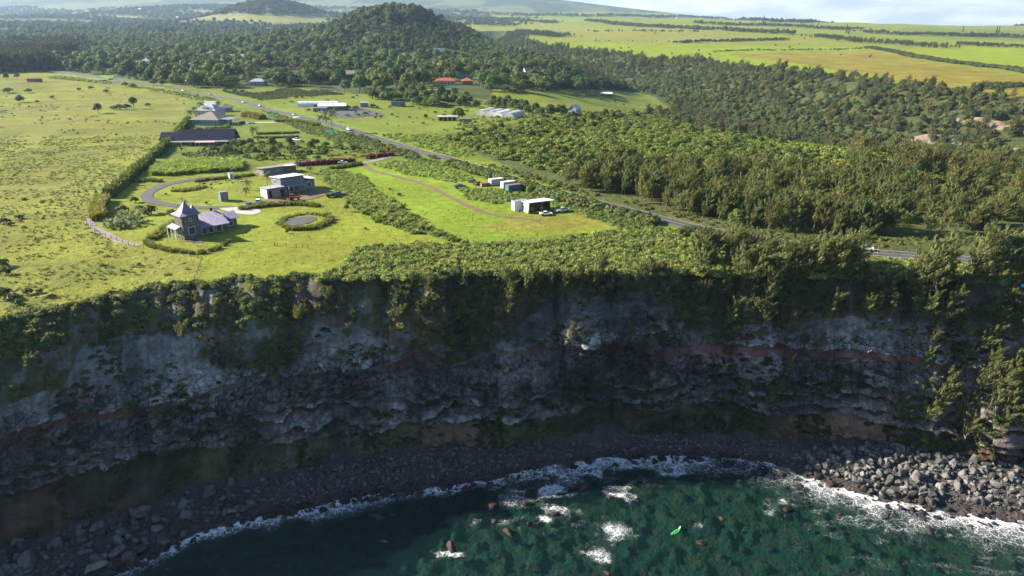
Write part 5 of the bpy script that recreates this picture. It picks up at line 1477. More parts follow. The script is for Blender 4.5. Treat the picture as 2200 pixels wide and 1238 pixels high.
# the cobble beach between the piles
X, Y, Z, rs = on_beach([(400, 1130), (560, 1040), (700, 1000), (900, 968), (1100, 950), (1250, 945), (1400, 930), (1550, 936), (1700, 950), (1720, 1005), (1640, 990), (1500, 980), (1300, 984), (1200, 998), (1100, 1018), (950, 1050), (800, 1066), (650, 1096), (560, 1112)], 5.0, 603)
n = len(X); s_ = .28 + 1.1 * rs.uniform(0, 1, n) ** 5
scatter('beach_pebbles', 'cobble', np.stack([X, Y, Z + s_ * .2], 1), s_[:, None] * rs.uniform(.8, 1.25, (n, 3)), np.full((n, 3), .1), 'dark cobbles covering the narrow beach', euler(rs, n))
for k, (bx0, by0, s_) in enumerate([(800, 987, 1.8), (566, 1046, 1.3), (930, 982, 1.6), (1395, 915, 2.2), (1420, 915, 2.6), (1370, 918, 1.5), (1080, 1030, 1.4), (890, 1020, 1.6), (865, 1050, 1.7), (1195, 1000, 1.6), (1120, 940, 1.0), (1135, 965, 1.0), (200, 1215, 3.6), (60, 1215, 4.2), (130, 1180, 3.0), (525, 1090, 2.6), (495, 1095, 2.4), (460, 1075, 1.8), (250, 1185, 2.6)]):
    x, y = at_z(bx0, by0, 2.0)
    o = link('boulder', LIB['boulder'][k % 7][0], label='large pale rock lying on the dark cobble beach', category='boulder', group='large rocks on the cobble beach')
    o.location = (float(x), float(y), float(beach_z(x, y)) + s_ * .2); o.rotation_euler = (.2 * k, .1, k * 1.1); o.scale = (s_ * 1.2, s_, s_ * .8)
# reddish wet rocks at the water's edge
n = 900; rs = np.random.RandomState(604)
pr = rs.uniform(-40, 2240, n)
X, Y = at_z(pr, np.interp(pr, SHX, SHY), 0.0)
wide = np.interp(pr, [0, 900, 1050, 1150, 1250, 1400, 1650, 1800, 2200], [2, 2, 4, 7, 5, 2.5, 5, 7, 6])
Y = Y + rs.uniform(-1.0, .28, n) * wide
Z = beach_z(X, Y); s_ = .35 + 1.9 * rs.uniform(0, 1, n) ** 3
off_ = offshore(X, Y)
Z = np.maximum(Z, -.25 - .12 * np.maximum(off_, 0))
order = np.argsort(-s_); rot = euler(rs, n)
for i in order[:120]:
    o = link('shore_rock', LIB['redrock'][i % 5][0], label=('big' if s_[i] > 1.3 else 'small') + ' wet reddish rock in the foam ' + ('below the boulder pile' if pr[i] > 1690 else 'before the cobble beach' if pr[i] > 1100 else 'under the shaded cliff'), category='rock', group='wet rocks along the waterline')
    o.location = (X[i], Y[i], Z[i] + s_[i] * .15); o.rotation_euler = rot[i]; o.scale = s_[i] * rs.uniform(.8, 1.3, 3)
r = order[120:]
scatter('waterline_rubble', 'redrock', np.stack([X[r], Y[r], Z[r] + s_[r] * .15], 1), s_[r][:, None] * rs.uniform(.8, 1.25, (len(r), 3)), np.full((len(r), 3), .1), 'small wet rocks along the waterline', rot[r])
for k, (bx0, by0, s_) in enumerate([(902, 1097, 1.8), (1060, 1090, 2.4), (1063, 1122, 1.8), (970, 1183, 2.6), (1130, 1083, 2.6), (1195, 1105, 2.2), (1255, 1045, 2.4), (1300, 1018, 2.2), (1140, 1125, 1.6), (1310, 1070, 1.8), (1550, 1115, 1.4), (1505, 1168, 2.0), (1690, 1097, 2.2), (1800, 1107, 1.2), (1995, 1138, 2.6), (1680, 1022, 2.4), (1720, 1045, 1.8), (1620, 1025, 1.6), (1095, 1150, 2.2), (1040, 1165, 2.0), (1300, 1228, 2.6), (1120, 1210, 2.0), (760, 1195, 1.8), (1570, 1205, 2.0), (1830, 1165, 2.0), (1740, 1165, 2.0)]):
    x, y = at_z(bx0, by0, 0.0)
    dry = by0 < 1160 or bx0 in (970, 1505)
    o = link('sea_rock', LIB['redrock' if dry else 'reef'][k % 5][0], label='brown rock breaking the surface offshore' if dry else 'brown weedy rock lying just under the green water', category='rock', group='rocks breaking the surface' if dry else 'rocks just under the water')
    o.location = (float(x), float(y), .05 if dry else -.75); o.rotation_euler = (.1, .2, k * 1.7); o.scale = (s_ * 1.3, s_, s_ * .8)
n = 900; rs = np.random.RandomState(605)
X = rs.uniform(-115, 135, n); Y = rs.uniform(72, 162, n); off_ = offshore(X, Y)
ok = (off_ > 2.0) & (fbm(X / 14, Y / 14, 161, 3) > .40); X, Y, off_ = X[ok], Y[ok], off_[ok]; n = len(X)
s_ = .5 + 2.2 * rs.uniform(0, 1, n) ** 3
scatter('reef_rubble', 'reef', np.stack([X, Y, np.minimum(beach_z(X, Y), -.5 - s_ * .45)], 1), s_[:, None] * rs.uniform(.8, 1.4, (n, 3)) * np.array([[1, 1, .6]]), np.full((n, 3), .1), 'weedy stones scattered over the sea bed', euler(rs, n))
# ================================================================== buildings
class MB:
    def __init__(self):
        self.v = []; self.f = []
    def add(self, v, f):
        o = len(self.v)
        self.v += [tuple(p) for p in v]; self.f += [tuple(i + o for i in q) for q in f]
        return self
    def box(self, x0, x1, y0, y1, z0, z1):
        return self.add([(x0, y0, z0), (x1, y0, z0), (x1, y1, z0), (x0, y1, z0), (x0, y0, z1), (x1, y0, z1), (x1, y1, z1), (x0, y1, z1)],
                        [(0, 3, 2, 1), (4, 5, 6, 7), (0, 1, 5, 4), (1, 2, 6, 5), (2, 3, 7, 6), (3, 0, 4, 7)])
    def slab(self, quad, th):
        """a sheet with thickness: four corners of the top, counted anticlockwise from above"""
        q = [Vector(p) for p in quad]
        n = (q[1] - q[0]).cross(q[3] - q[0]).normalized() * th
        lo = [p - n for p in q]
        return self.add([tuple(p) for p in q] + [tuple(p) for p in lo], [(0, 1, 2, 3), (7, 6, 5, 4), (0, 4, 5, 1), (1, 5, 6, 2), (2, 6, 7, 3), (3, 7, 4, 0)])
    def tri(self, a, b, c, th):
        A, B, C_ = Vector(a), Vector(b), Vector(c)
        n = (B - A).cross(C_ - A).normalized() * th
        return self.add([a, b, c, tuple(A - n), tuple(B - n), tuple(C_ - n)], [(0, 1, 2), (5, 4, 3), (0, 3, 4, 1), (1, 4, 5, 2), (2, 5, 3, 0)])
    def build(self, name, mat, parent=None, **props):
        me = bpy.data.meshes.new(name)
        me.from_pydata(self.v, [], self.f); me.update()
        if mat is not None:
            me.materials.append(mat)
        return link(name, me, parent, **props)
def box(name, mat, parent, *d):
    return MB().box(*d).build(name, mat, parent)
M_glass = plain('window_glass', (.035, .05, .06), .12, 0, .1, 1.0, .6)
M_trim = plain('white_trim', (.62, .62, .60), .6)
M_stone, nt, out = new_mat('fieldstone_wall')
tcn = N(nt, 'ShaderNodeTexCoord')
vo = N(nt, 'ShaderNodeTexVoronoi', feature='F1'); vo.inputs['Scale'].default_value = 2.2; nt.links.new(tcn.outputs['Object'], vo.inputs['Vector'])
ve = N(nt, 'ShaderNodeTexVoronoi', feature='DISTANCE_TO_EDGE'); ve.inputs['Scale'].default_value = 2.2; nt.links.new(tcn.outputs['Object'], ve.inputs['Vector'])
svx = N(nt, 'ShaderNodeSeparateColor'); nt.links.new(vo.outputs['Color'], svx.inputs[0])
c = mixc(nt, svx.outputs[0], (.060, .060, .058), (.17, .16, .145))
c = mixc(nt, mapr(nt, ve.outputs['Distance'], 0, .07), (.16, .15, .14), c)
pbsdf(nt, out, c, .9, bumpn(nt, mapr(nt, ve.outputs['Distance'], 0, .12), .06), 0, .2)
M_rblue = corrugated('blue_grey_corrugated_roof', (.19, .165, .26), 2.4)
M_rwhite = corrugated('white_corrugated_roof', (.70, .70, .70), 2.4, .45, .1)
M_rgrey = corrugated('grey_metal_roof', (.30, .31, .33), 2.0)
M_rshin = plain('grey_shingles', (.20, .175, .15), .9, 0, .2, 3.0)
M_rnavy = plain('dark_blue_metal_roof', (.020, .026, .050), .85, 0, .15, 1.0, .08)
M_rred = plain('red_tile_roof', (.42, .10, .05), .8, 0, .2, 3.0)
M_rust = corrugated('rusty_sheet', (.24, .12, .09), 2.4, .7, .1, 'X', .8)
M_wgrey = plain('grey_rendered_wall', (.15, .16, .19), .85, 0, .12, 1.0)
M_wbeige = plain('beige_wall', (.42, .37, .29), .85, 0, .1, 1.0)
M_wwhite = plain('whitewashed_wall', (.66, .65, .62), .85, 0, .1, 1.0)
M_wblue = plain('blue_grey_wall', (.21, .26, .31), .85, 0, .1, 1.0)
M_wteal = plain('teal_wall', (.07, .20, .19), .8, 0, .1, 1.0)
M_wbrown = plain('brown_wood_wall', (.17, .11, .07), .85, 0, .2, 1.0)
M_wood = plain('timber', (.30, .20, .12), .85, 0, .25, 2.0)
M_blk = plain('black_and_shade', (.022, .02, .02), .9, 0, .1)  # near black parts, and panels that stand for inner shade
M_metal = plain('galvanised_metal', (.45, .46, .47), .45, .5, .15)
def window(parent, face, u, z, w, h, W, D, mat=None):
    """a framed window on a wall: face f(ront) b(ack) l(eft) r(ight); u runs along the wall from its middle"""
    fr = MB(); pn = MB(); t_ = .09
    def put(mb, u0, u1, z0, z1, a, b_):
        if face == 'f': mb.box(u0, u1, -D / 2 - b_, -D / 2 - a, z0, z1)
        if face == 'b': mb.box(u0, u1, D / 2 + a, D / 2 + b_, z0, z1)
        if face == 'l': mb.box(-W / 2 - b_, -W / 2 - a, u0, u1, z0, z1)
        if face == 'r': mb.box(W / 2 + a, W / 2 + b_, u0, u1, z0, z1)
    put(fr, u - w / 2 - t_, u + w / 2 + t_, z - t_, z, .003, .07); put(fr, u - w / 2 - t_, u + w / 2 + t_, z + h, z + h + t_, .003, .07)
    put(fr, u - w / 2 - t_, u - w / 2, z, z + h, .003, .07); put(fr, u + w / 2, u + w / 2 + t_, z, z + h, .003, .07)
    o = fr.build('window', M_trim, parent)
    put(pn, u - w / 2, u + w / 2, z, z + h, .003, .03)
    pn.build('pane', mat or M_glass, o)
    return o
def roof_gable(W, D, H, rh, ov, th=.12, cx=0, cy=0):
    """ridge along x"""
    m = MB(); x0, x1 = cx - W / 2 - ov, cx + W / 2 + ov; k = rh / (D / 2); ye = D / 2 + ov; ze = H - k * ov
    m.slab([(x0, cy - ye, ze), (x1, cy - ye, ze), (x1, cy, H + rh), (x0, cy, H + rh)], -th)
    m.slab([(x1, cy + ye, ze), (x0, cy + ye, ze), (x0, cy, H + rh), (x1, cy, H + rh)], -th)
    return m
def gable_ends(m, W, D, H, rh, cx=0, cy=0):
    for s_ in (-1, 1):
        x = cx + s_ * W / 2
        a = [(x, cy - D / 2, H), (x, cy + D / 2, H), (x, cy, H + rh - .02)]
        b_ = [(x - s_ * .15, p[1], p[2]) for p in a]
        f_ = [(0, 1, 2), (5, 4, 3), (0, 3, 4, 1), (1, 4, 5, 2), (2, 5, 3, 0)]
        m.add(a + b_, f_)
    return m
def roof_hip(W, D, H, rh, ov, cx=0, cy=0, ridge=None):
    m = MB(); x0, x1, y0, y1 = cx - W / 2 - ov, cx + W / 2 + ov, cy - D / 2 - ov, cy + D / 2 + ov
    r = max(0.0, (W - D) / 2) if ridge is None else ridge / 2
    e = H - .12
    v = [(x0, y0, e), (x1, y0, e), (x1, y1, e), (x0, y1, e), (cx - r, cy, H + rh), (cx + r, cy, H + rh), (x0, y0, e - .15), (x1, y0, e - .15), (x1, y1, e - .15), (x0, y1, e - .15)]
    f_ = [(1, 2, 5), (3, 0, 4), (0, 1, 5, 4) if r > .01 else (0, 1, 4), (2, 3, 4, 5) if r > .01 else (2, 3, 4), (9, 8, 7, 6), (0, 6, 7, 1), (1, 7, 8, 2), (2, 8, 9, 3), (3, 9, 6, 0)]
    if r <= .01:
        f_[0] = (1, 2, 4)
    return m.add(v, f_)
def house(name, label, px, py, rot, W, D, H, roof, rh, wall, rmat, wins=(), ov=.6, cat='house', door=None, group=None, chim=False):
    x, y, z = G(px, py)
    e = empty(name, (x, y, z), math.radians(rot), label=label, category=cat)
    if group:
        e['group'] = group
    wm = MB().box(-W / 2, W / 2, -D / 2, D / 2, -1.2, H)
    if roof == 'gable':
        gable_ends(wm, W, D, H, rh)
    wm.build('wall', wall, e)
    if roof == 'gable': rm = roof_gable(W, D, H, rh, ov)
    elif roof == 'hip': rm = roof_hip(W, D, H, rh, ov)
    else:
        rm = MB().slab([(-W / 2 - ov, -D / 2 - ov, H + (rh if roof == 'shed' else 0) + .16), (W / 2 + ov, -D / 2 - ov, H + (rh if roof == 'shed' else 0) + .16), (W / 2 + ov, D / 2 + ov, H + .16), (-W / 2 - ov, D / 2 + ov, H + .16)], .14)
        if roof == 'shed':
            wm2 = MB().add([(-W / 2 + .1, -D / 2 + .02, H), (W / 2 - .1, -D / 2 + .02, H), (W / 2 - .1, D / 2 - .1, H), (-W / 2 + .1, D / 2 - .1, H), (-W / 2 + .1, -D / 2 + .02, H + rh), (W / 2 - .1, -D / 2 + .02, H + rh)], [(0, 1, 5, 4), (1, 2, 5), (0, 4, 3), (4, 5, 2, 3)])
            wm2.build('gable_wall', wall, e)
    ro = rm.build('roof', rmat, e)
    if chim:
        box('chimney', M_wwhite, ro, W * .2, W * .2 + .8, -.4, .4, H, H + rh + 1.0)
    for w_ in wins:
        window(e, *w_, W, D)
    if door:
        f_, u, w, h = door
        m = MB()
        if f_ == 'f': m.box(u - w / 2, u + w / 2, -D / 2 - .06, -D / 2 - .003, 0, h)
        else: m.box(-W / 2 - .06, -W / 2 - .003, u - w / 2, u + w / 2, 0, h)
        m.build('door', M_wood, e)
    return e
def rowwin(face, n, span, z, w, h):
    return [(face, (i - (n - 1) / 2) * span / n, z, w, h) for i in range(n)]

# ---- stone tower house
x, y, z = G(440, 502)
e = empty('tower_house', (x, y, z), math.radians(47), label='stone house with flared pyramid tower roofs and blue grey corrugated roof', category='house')
tw = MB().box(-7.6, -2.4, -3.0, 2.4, -1, 7.4).build('tower_wall', M_stone, e)
def flared(cx, cy, w, z0, h, ov):
    m = MB(); rings = [(w / 2 + ov, 0), (w / 2 * .70, h * .22), (w / 2 * .36, h * .55), (.05, h)]
    v = []
    for r_, dz_ in rings:
        v += [(cx - r_, cy - r_, z0 + dz_), (cx + r_, cy - r_, z0 + dz_), (cx + r_, cy + r_, z0 + dz_), (cx - r_, cy + r_, z0 + dz_)]
    f_ = [(3, 2, 1, 0)]
    for k in range(3):
        for q in range(4):
            f_.append((k * 4 + q, k * 4 + (q + 1) % 4, k * 4 + 4 + (q + 1) % 4, k * 4 + 4 + q))
    f_.append((12, 13, 14, 15))
    return m.add(v, f_)
flared(-5.0, -.3, 5.3, 7.4, 4.0, .75).build('tower_roof', M_rblue, e)
MB().box(-2.4, 6.2, -1.6, 5.4, -1, 3.6).build('wall', M_stone, e)
m = MB().slab([(-2.35, -4.2, 3.0), (6.6, -4.2, 3.0), (6.6, 3.0, 6.0), (-2.35, 3.0, 6.0)], .14)
m.slab([(-2.35, 3.0, 6.0), (6.6, 3.0, 6.0), (6.6, 6.4, 4.3), (-2.35, 6.4, 4.3)], .14)
m.build('main_roof', M_rblue, e)
MB().box(6.2, 11.0, .2, 5.6, -1, 3.2).build('wing_wall', M_stone, e)
MB().slab([(6.7, -.6, 3.15), (11.8, -.6, 3.15), (11.8, 3.2, 4.9), (6.7, 3.2, 4.9)], .14).slab([(6.7, 3.2, 4.9), (11.8, 3.2, 4.9), (11.8, 6.3, 3.5), (6.7, 6.3, 3.5)], .14).build('wing_roof', M_rblue, e)
MB().box(-1.6, 2.2, 5.4, 9.2, -1, 5.0).build('rear_tower_wall', M_stone, e)
flared(.3, 7.3, 4.0, 5.0, 3.2, .6).build('rear_tower_roof', M_rblue, e)
MB().slab([(-9.6, -1.6, 3.3), (-7.62, -1.6, 4.1), (-7.62, 4.6, 4.1), (-9.6, 4.6, 3.3)], .12).build('porch_roof', M_rblue, e)
for yy in (-1.4, 1.5, 4.4):
    box('post', M_trim, e, -9.5, -9.3, yy - .1, yy + .1, -1, 3.2)
box('chimney', M_blk, e, 4.4, 5.1, 3.6, 4.3, 4.6, 6.8)
sub = empty('tmp', (0, 0, 0)); bpy.data.objects.remove(sub)
def rawwin(parent, x0, x1, y0, y1, z0, z1):
    """a window set on any wall: frame box slightly larger than its pane"""
    fx_ = (x1 - x0) < (y1 - y0)
    g_ = .12
    o = (MB().box(x0, x1, y0 - g_, y1 + g_, z0 - g_, z1 + g_) if fx_ else MB().box(x0 - g_, x1 + g_, y0, y1, z0 - g_, z1 + g_)).build('window', M_trim, parent)
    dx_ = .03 if fx_ else 0; dy_ = 0 if fx_ else .03
    box('pane', M_glass, o, x0 - dx_, x1 + dx_, y0 - dy_, y1 + dy_, z0, z1)
rawwin(e, -5.9, -4.1, -3.07, -3.0, 1.4, 3.6)
for yy in (-1.6, .2, 1.6):
    rawwin(e, -7.67, -7.6, yy - .35, yy + .35, 1.0, 3.0)
rawwin(e, -5.3, -4.7, -3.07, -3.0, 5.6, 6.4)
for xx in (-.8, 1.6, 4.0):
    rawwin(e, xx - .8, xx + .8, -1.67, -1.6, .4, 2.4)
rawwin(e, 7.8, 9.6, .13, .2, 1.0, 2.2)
for xx in (-2.1, 1.2, 4.2, 6.4):
    box('post', M_wood, e, xx - .1, xx + .1, -4.0, -3.8, -1, 2.95)

# ---- grey workshop house
x, y, z = G(622, 412)
e = empty('workshop_house', (x, y, z), math.radians(44), label='boxy blue grey house with white metal roofs and an open garage', category='house')
MB().box(-4.2, 5.6, -2.0, 6.0, -1, 5.6).build('wall', M_wgrey, e)
MB().slab([(-4.7, -2.6, 6.4), (5.9, -2.6, 6.4), (5.9, 6.6, 5.75), (-4.7, 6.6, 5.75)], .16).build('roof', M_rwhite, e)
MB().box(-4.2, 5.6, -1.98, 5.9, 5.6, 5.85).build('parapet', M_wgrey, e)
MB().slab([(-2.6, -5.0, 3.0), (4.6, -5.0, 3.0), (4.6, -2.02, 3.5), (-2.6, -2.02, 3.5)], .12).build('porch_roof', M_rgrey, e)
for xx in (-2.4, 1.0, 4.4):
    box('post', M_wood, e, xx - .1, xx + .1, -4.9, -4.7, -1, 2.9)
MB().box(5.6, 10.4, -1.4, 4.6, -1, 3.9).build('wing_wall', M_wgrey, e)
MB().slab([(5.62, -2.0, 4.75), (11.0, -2.0, 4.1), (11.0, 5.2, 4.1), (5.62, 5.2, 4.75)], .14).build('wing_roof', M_rwhite, e)
MB().box(-11.6, -4.2, -5.2, -4.9, -1, 3.3).build('garage_wall', M_wgrey, e)  # shade painted in: front grey, while the lit end wall is white
MB().box(-11.6, -11.3, -4.9, .4, -1, 3.3).box(-11.3, -4.2, .1, .4, -1, 3.3).build('garage_side', M_wwhite, e)
MB().slab([(-12.0, -5.6, 3.6), (-4.22, -5.6, 3.6), (-4.22, .8, 3.4), (-12.0, .8, 3.4)], .14).build('garage_roof', M_rgrey, e)
box('garage_door', M_wood, e, -9.6, -6.4, -5.27, -5.2, -.2, 2.6)
box('garage_shade_panel', M_blk, e, -10.9, -9.8, -5.26, -5.2, -.2, 2.6)  # dark panel on the solid wall, painted as the shade inside
box('garage_shade_panel', M_blk, e, -6.2, -4.6, -5.26, -5.2, -.2, 2.6)
rawwin(e, -2.0, 0.6, -2.07, -2.0, .6, 2.4); rawwin(e, 1.4, 3.2, -2.07, -2.0, .4, 2.4)
rawwin(e, 7.2, 8.8, -1.47, -1.4, 1.2, 2.9)
rawwin(e, -4.27, -4.2, 2.0, 3.2, 3.6, 4.8)

house('outbuilding', 'low grey outbuilding with a dark overhanging flat roof beside the palms', 584, 375, 40, 9, 5, 3.0, 'shed', .5, M_wgrey, M_rshin, [('f', -2.4, 1.2, .9, .9), ('f', 1.8, 1.2, .9, .9)], 1.0, 'shed')
house('metal_shed', 'open shed with a pale blue sloping metal roof by the red hedge', 617, 369, 40, 6.5, 5, 2.4, 'shed', .6, M_wbrown, M_rwhite, [], .7, 'shed')
house('garden_shed', 'small grey wooden shed with a dark doorway on the lawn', 481, 431, 40, 2.8, 2.6, 3.0, 'shed', .4, M_wgrey, M_rgrey, [], .2, 'shed', ('f', .2, 1.0, 2.2))
house('pump_hut', 'narrow pale grey hut beside the clipped hedge', 497, 384, 40, 1.8, 1.6, 2.4, 'flat', 0, M_wwhite, M_rgrey, [], .1, 'shed', ('f', 0, .8, 1.9))
e = house('hipped_house', 'large grey house with a brown hipped shingle roof and a row of windows', 456, 266, -8, 19, 17, 3.6, 'hip', 4.2, M_wblue, M_rshin, rowwin('f', 7, 17, .9, .9, 1.5) + rowwin('r', 6, 15, .9, 1.0, 1.6), .9)
MB().slab([(9.4, -7, 4.0), (16, -7, 3.6), (16, 6, 3.6), (9.4, 6, 4.0)], .15).build('carport_roof', M_rgrey, e)
for yy in (-6.6, -2.2, 2.0, 5.6):
    box('post', M_trim, e, 15.5, 15.7, yy - .1, yy + .1, -1, 3.5)
house('gabled_house', 'beige house with a grey hipped roof behind the large hipped house', 452, 249, -12, 17, 12, 4.4, 'hip', 4.0, M_wbeige, M_rgrey, rowwin('f', 4, 12, 1.6, .9, 1.2) + rowwin('l', 2, 6, 1.6, .9, 1.2), .7)
house('cottage', 'small dark roofed cottage among shrubs near the highway', 487, 240, 20, 9, 8, 3.4, 'hip', 2.6, M_wblue, M_rshin, rowwin('f', 2, 6, 1.0, 1.0, 1.2), .8)
house('cottage', 'pale cottage behind the hipped house by the coconut palms', 456, 232, 0, 9, 7, 3.4, 'gable', 2.0, M_wwhite, M_rgrey, rowwin('f', 2, 6, 1.0, 1.0, 1.2), .6)
e = house('long_house', 'long low house with dark blue metal gable roofs', 452, 309, 6, 26, 11, 3.2, 'gable', 4.6, M_wbrown, M_rnavy, rowwin('f', 6, 22, .7, 1.6, 1.7) + rowwin('l', 2, 6, .8, 1.2, 1.4), 1.6)
MB().slab([(-18.5, -9.2, 2.3), (12, -9.2, 2.3), (12, -6.8, 2.75), (-18.5, -6.8, 2.75)], .12).build('verandah_roof', M_rgrey, e)
for k in range(7):
    box('post', M_trim, e, -17 + k * 4.6, -16.8 + k * 4.6, -9.0, -8.8, -1, 2.2)
MB().box(-22, -12.98, -2, 7, -1, 3.0).build('wing_wall', M_wbeige, e)
roof_gable(12, 9, 3.0, 3.2, .9, .12, -19, 2.5).build('wing_roof', M_rnavy, e)
MB().slab([(-4, -13, 2.6), (6, -13, 2.6), (6, -9.3, 2.9), (-4, -9.3, 2.9)], .08).build('awning', plain('pink_awning', (.50, .30, .28), .8), e)
for xx in (-3.8, 5.8):
    box('post', M_trim, e, xx - .08, xx + .08, -12.8, -12.64, -1, 2.5)

# ---- carport, containers
x, y, z = G(1152, 452)
e = empty('carport', (x, y, z), math.radians(27), label='open carport with a white sloping roof beside the white cabin', category='carport')
MB().slab([(-4.8, -3.4, 3.9), (5.6, -3.4, 3.9), (5.6, 3.6, 3.2), (-4.8, 3.6, 3.2)], .14).build('roof', M_rwhite, e)
for xx, yy in ((-4.4, -3.0), (.6, -3.0), (5.2, -3.0), (-4.4, 3.2), (.6, 3.2), (5.2, 3.2)):
    box('post', M_wood, e, xx - .09, xx + .09, yy - .09, yy + .09, -.6, 3.15 if yy > 0 else 3.7)
box('back_wall', M_wbrown, e, -4.3, 5.1, 3.0, 3.1, -.6, 3.1)
box('side_wall', M_wbrown, e, 5.0, 5.1, -1.2, 3.0, -.6, 3.1)
MB().slab([(-4.9, -3.0, .0), (-4.5, -3.0, 3.6), (-4.5, 1.0, 3.3), (-4.9, 1.0, .0)], .06).build('side_screen', M_wbeige, e)
for k in range(5):
    box('crate', M_wood if k % 2 else M_rust, e, -3.6 + k * 1.7, -2.5 + k * 1.7, -.4 + (k % 3) * .7, .5 + (k % 3) * .7, -.2, .8 + .3 * (k % 2))
e = house('site_cabin', 'small white cabin with one window beside the open carport', 1117, 450, 27, 5.6, 2.6, 3.2, 'flat', 0, M_wwhite, M_rgrey, [('f', .6, 1.3, .8, .7)], .05, 'cabin', ('l', 0, .9, 2.1))
box('water_drum', plain('blue_plastic', (.03, .10, .32), .5), None, 0, .6, 0, .6, 0, .95)
o = bpy.data.objects['water_drum']; gx = G(1115, 456); o.location = (gx[0], gx[1], gx[2] - .05)
me = o.data
bpy.data.objects.remove(o)
v, f = tube([(0, 0, 0), (0, 0, .05), (0, 0, .9), (0, 0, .95)], [.26, .3, .3, .24], 10)
o = link('water_drum', mesh_np('water_drum', v, f, _plain['blue_plastic'], True), label='blue plastic drum standing against the white cabin', category='drum')
o.location = (gx[0], gx[1], gx[2] - .04)
def container(px, py, rot, mat, label, L_=6.1):
    x, y, z = G(px, py)
    e = empty('shipping_container', (x, y, z), math.radians(rot), label=label, category='container')
    MB().box(-L_ / 2 + .1, L_ / 2 - .1, -1.12, 1.12, .12, 2.5).build('wall', mat, e)
    MB().slab([(-L_ / 2 + .05, -1.18, 2.6), (L_ / 2 - .05, -1.18, 2.6), (L_ / 2 - .05, 1.18, 2.6), (-L_ / 2 + .05, 1.18, 2.6)], .09).build('roof', M_rwhite if 'white' in label else M_rust, e)
    for xx in (-L_ / 2, L_ / 2 - .14):
        for yy in (-1.22, 1.08):
            box('corner_post', mat, e, xx, xx + .14, yy, yy + .14, -.3, 2.58)
    for s_ in (-1, 1):
        d_ = box('door', mat, e, -L_ / 2 + .03, -L_ / 2 + .1, (.02 if s_ > 0 else -1.06), (1.06 if s_ > 0 else -.02), .2, 2.45)
        box('lock_bar', M_metal, d_, -L_ / 2 - .02, -L_ / 2 + .03, s_ * .5 - .04, s_ * .5 + .04, .3, 2.4)
    return e
M_cw = corrugated('white_container', (.50, .52, .53), 6.0, .55, .1, 'X', .25)
M_cb = corrugated('teal_container', (.05, .17, .24), 6.0, .55, .1, 'X', .35)
container(1066, 397, 32, M_cw, 'white shipping container standing apart in the tall grass')
container(1092, 403, 32, M_cw, 'white shipping container beside the teal container')
container(1103, 410, 32, M_cb, 'teal shipping container with rusty junk on its roof')
o = house('skip_bin', 'rusty brown open skip in the tall grass by the wrecked cars', 1042, 400, 25, 3.6, 1.8, 1.2, 'flat', 0, M_rust, M_rust, [], .02, 'skip')

# ---- nursery and greenhouses beyond the highway
M_film = plain('greenhouse_film', (.62, .63, .64), .5, 0, .1, .5)
M_film2 = plain('torn_greenhouse_film', (.40, .39, .37), .7, 0, .35, .6)
def hoop(px, py, rot, W, L_, H, mat, label, name='greenhouse', group=None):
    x, y, z = G(px, py)
    e = empty(name, (x, y, z), math.radians(rot), label=label, category='greenhouse')
    if group:
        e['group'] = group
    n = 10
    v, f_ = [], []
    for k in range(n + 1):
        a = math.pi * k / n
        for s_ in (-1, 1):
            v.append((s_ * L_ / 2, -W / 2 * math.cos(a), H * math.sin(a) ** .8 - .3))
    for k in range(n):
        f_.append((2 * k, 2 * k + 1, 2 * k + 3, 2 * k + 2))
    MB().add(v, f_).build('cover', mat, e)
    for s_ in (-1, 1):
        ev = [p for i, p in enumerate(v) if (i % 2 == 0) == (s_ < 0)]
        MB().add([(p[0] - s_ * .02, p[1], p[2]) for p in ev], [tuple(range(len(ev)))]).build('end_wall', mat, e)
    nr = max(3, int(L_ / 4))
    for q in range(nr + 1):
        xx = -L_ / 2 + L_ * q / nr
        tv, tf = tube([(xx, -W / 2 * 1.01 * math.cos(math.pi * k / n), H * 1.01 * math.sin(math.pi * k / n) ** .8 - .28) for k in range(n + 1)], [.07] * (n + 1), 4)
        link('hoop', mesh_np('hoop', tv, tf, M_metal), e)
    return e
hoop(684, 228, 6, 8, 32, 4.2, M_film, 'long white barrel greenhouse across the highway')
for k, (hx, hy, mt) in enumerate([(1045, 246, M_film2), (1064, 248, M_film2), (1080, 250, M_film), (1104, 252, M_film2)]):
    hoop(hx, hy, 66, 9, 20, 4.4, mt, ['torn grey greenhouse at the open end of the ruined row', 'torn grey greenhouse next to the open end of the ruined row', 'whitest greenhouse in the ruined row', 'collapsed greenhouse against the dark round trees'][k], 'ruined_greenhouse', 'ruined greenhouse row')
house('nursery_shop', 'white roofed nursery building in front of the long greenhouse', 715, 236, 8, 20, 9, 3.4, 'gable', 1.6, M_wbrown, M_rwhite, rowwin('f', 5, 16, .6, 1.4, 1.8), .8, 'building')
house('nursery_stall', 'dark open stall with blue front beside the nursery', 688, 240, 8, 10, 5, 3.0, 'flat', 0, M_wblue, M_rshin, rowwin('f', 3, 9, .5, 1.6, 1.6), .6, 'stall')
house('site_hut', 'small white and dark hut at the end of the nursery hedge', 783, 230, 8, 6, 4, 3.6, 'flat', 0, M_wblue, M_rwhite, rowwin('f', 2, 5, .8, 1.0, 1.4), .3, 'hut')
house('store_shed', 'grey windowless store under the dark trees', 856, 228, 0, 11, 5, 3.2, 'shed', .4, M_wgrey, M_rgrey, [], .3, 'shed')
e = house('field_shelter', 'pink and white open field shelter by a lone round tree', 962, 259, 4, 13, 4, 2.8, 'flat', 0, plain('pink_wall', (.46, .28, .22), .8), M_rwhite, [], .4, 'shelter')
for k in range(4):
    box('shade_panel', M_blk, e, -5.6 + k * 3.0, -3.6 + k * 3.0, -2.06, -2.0, .1, 2.2)  # flat black panel painted as the shade inside the shelter
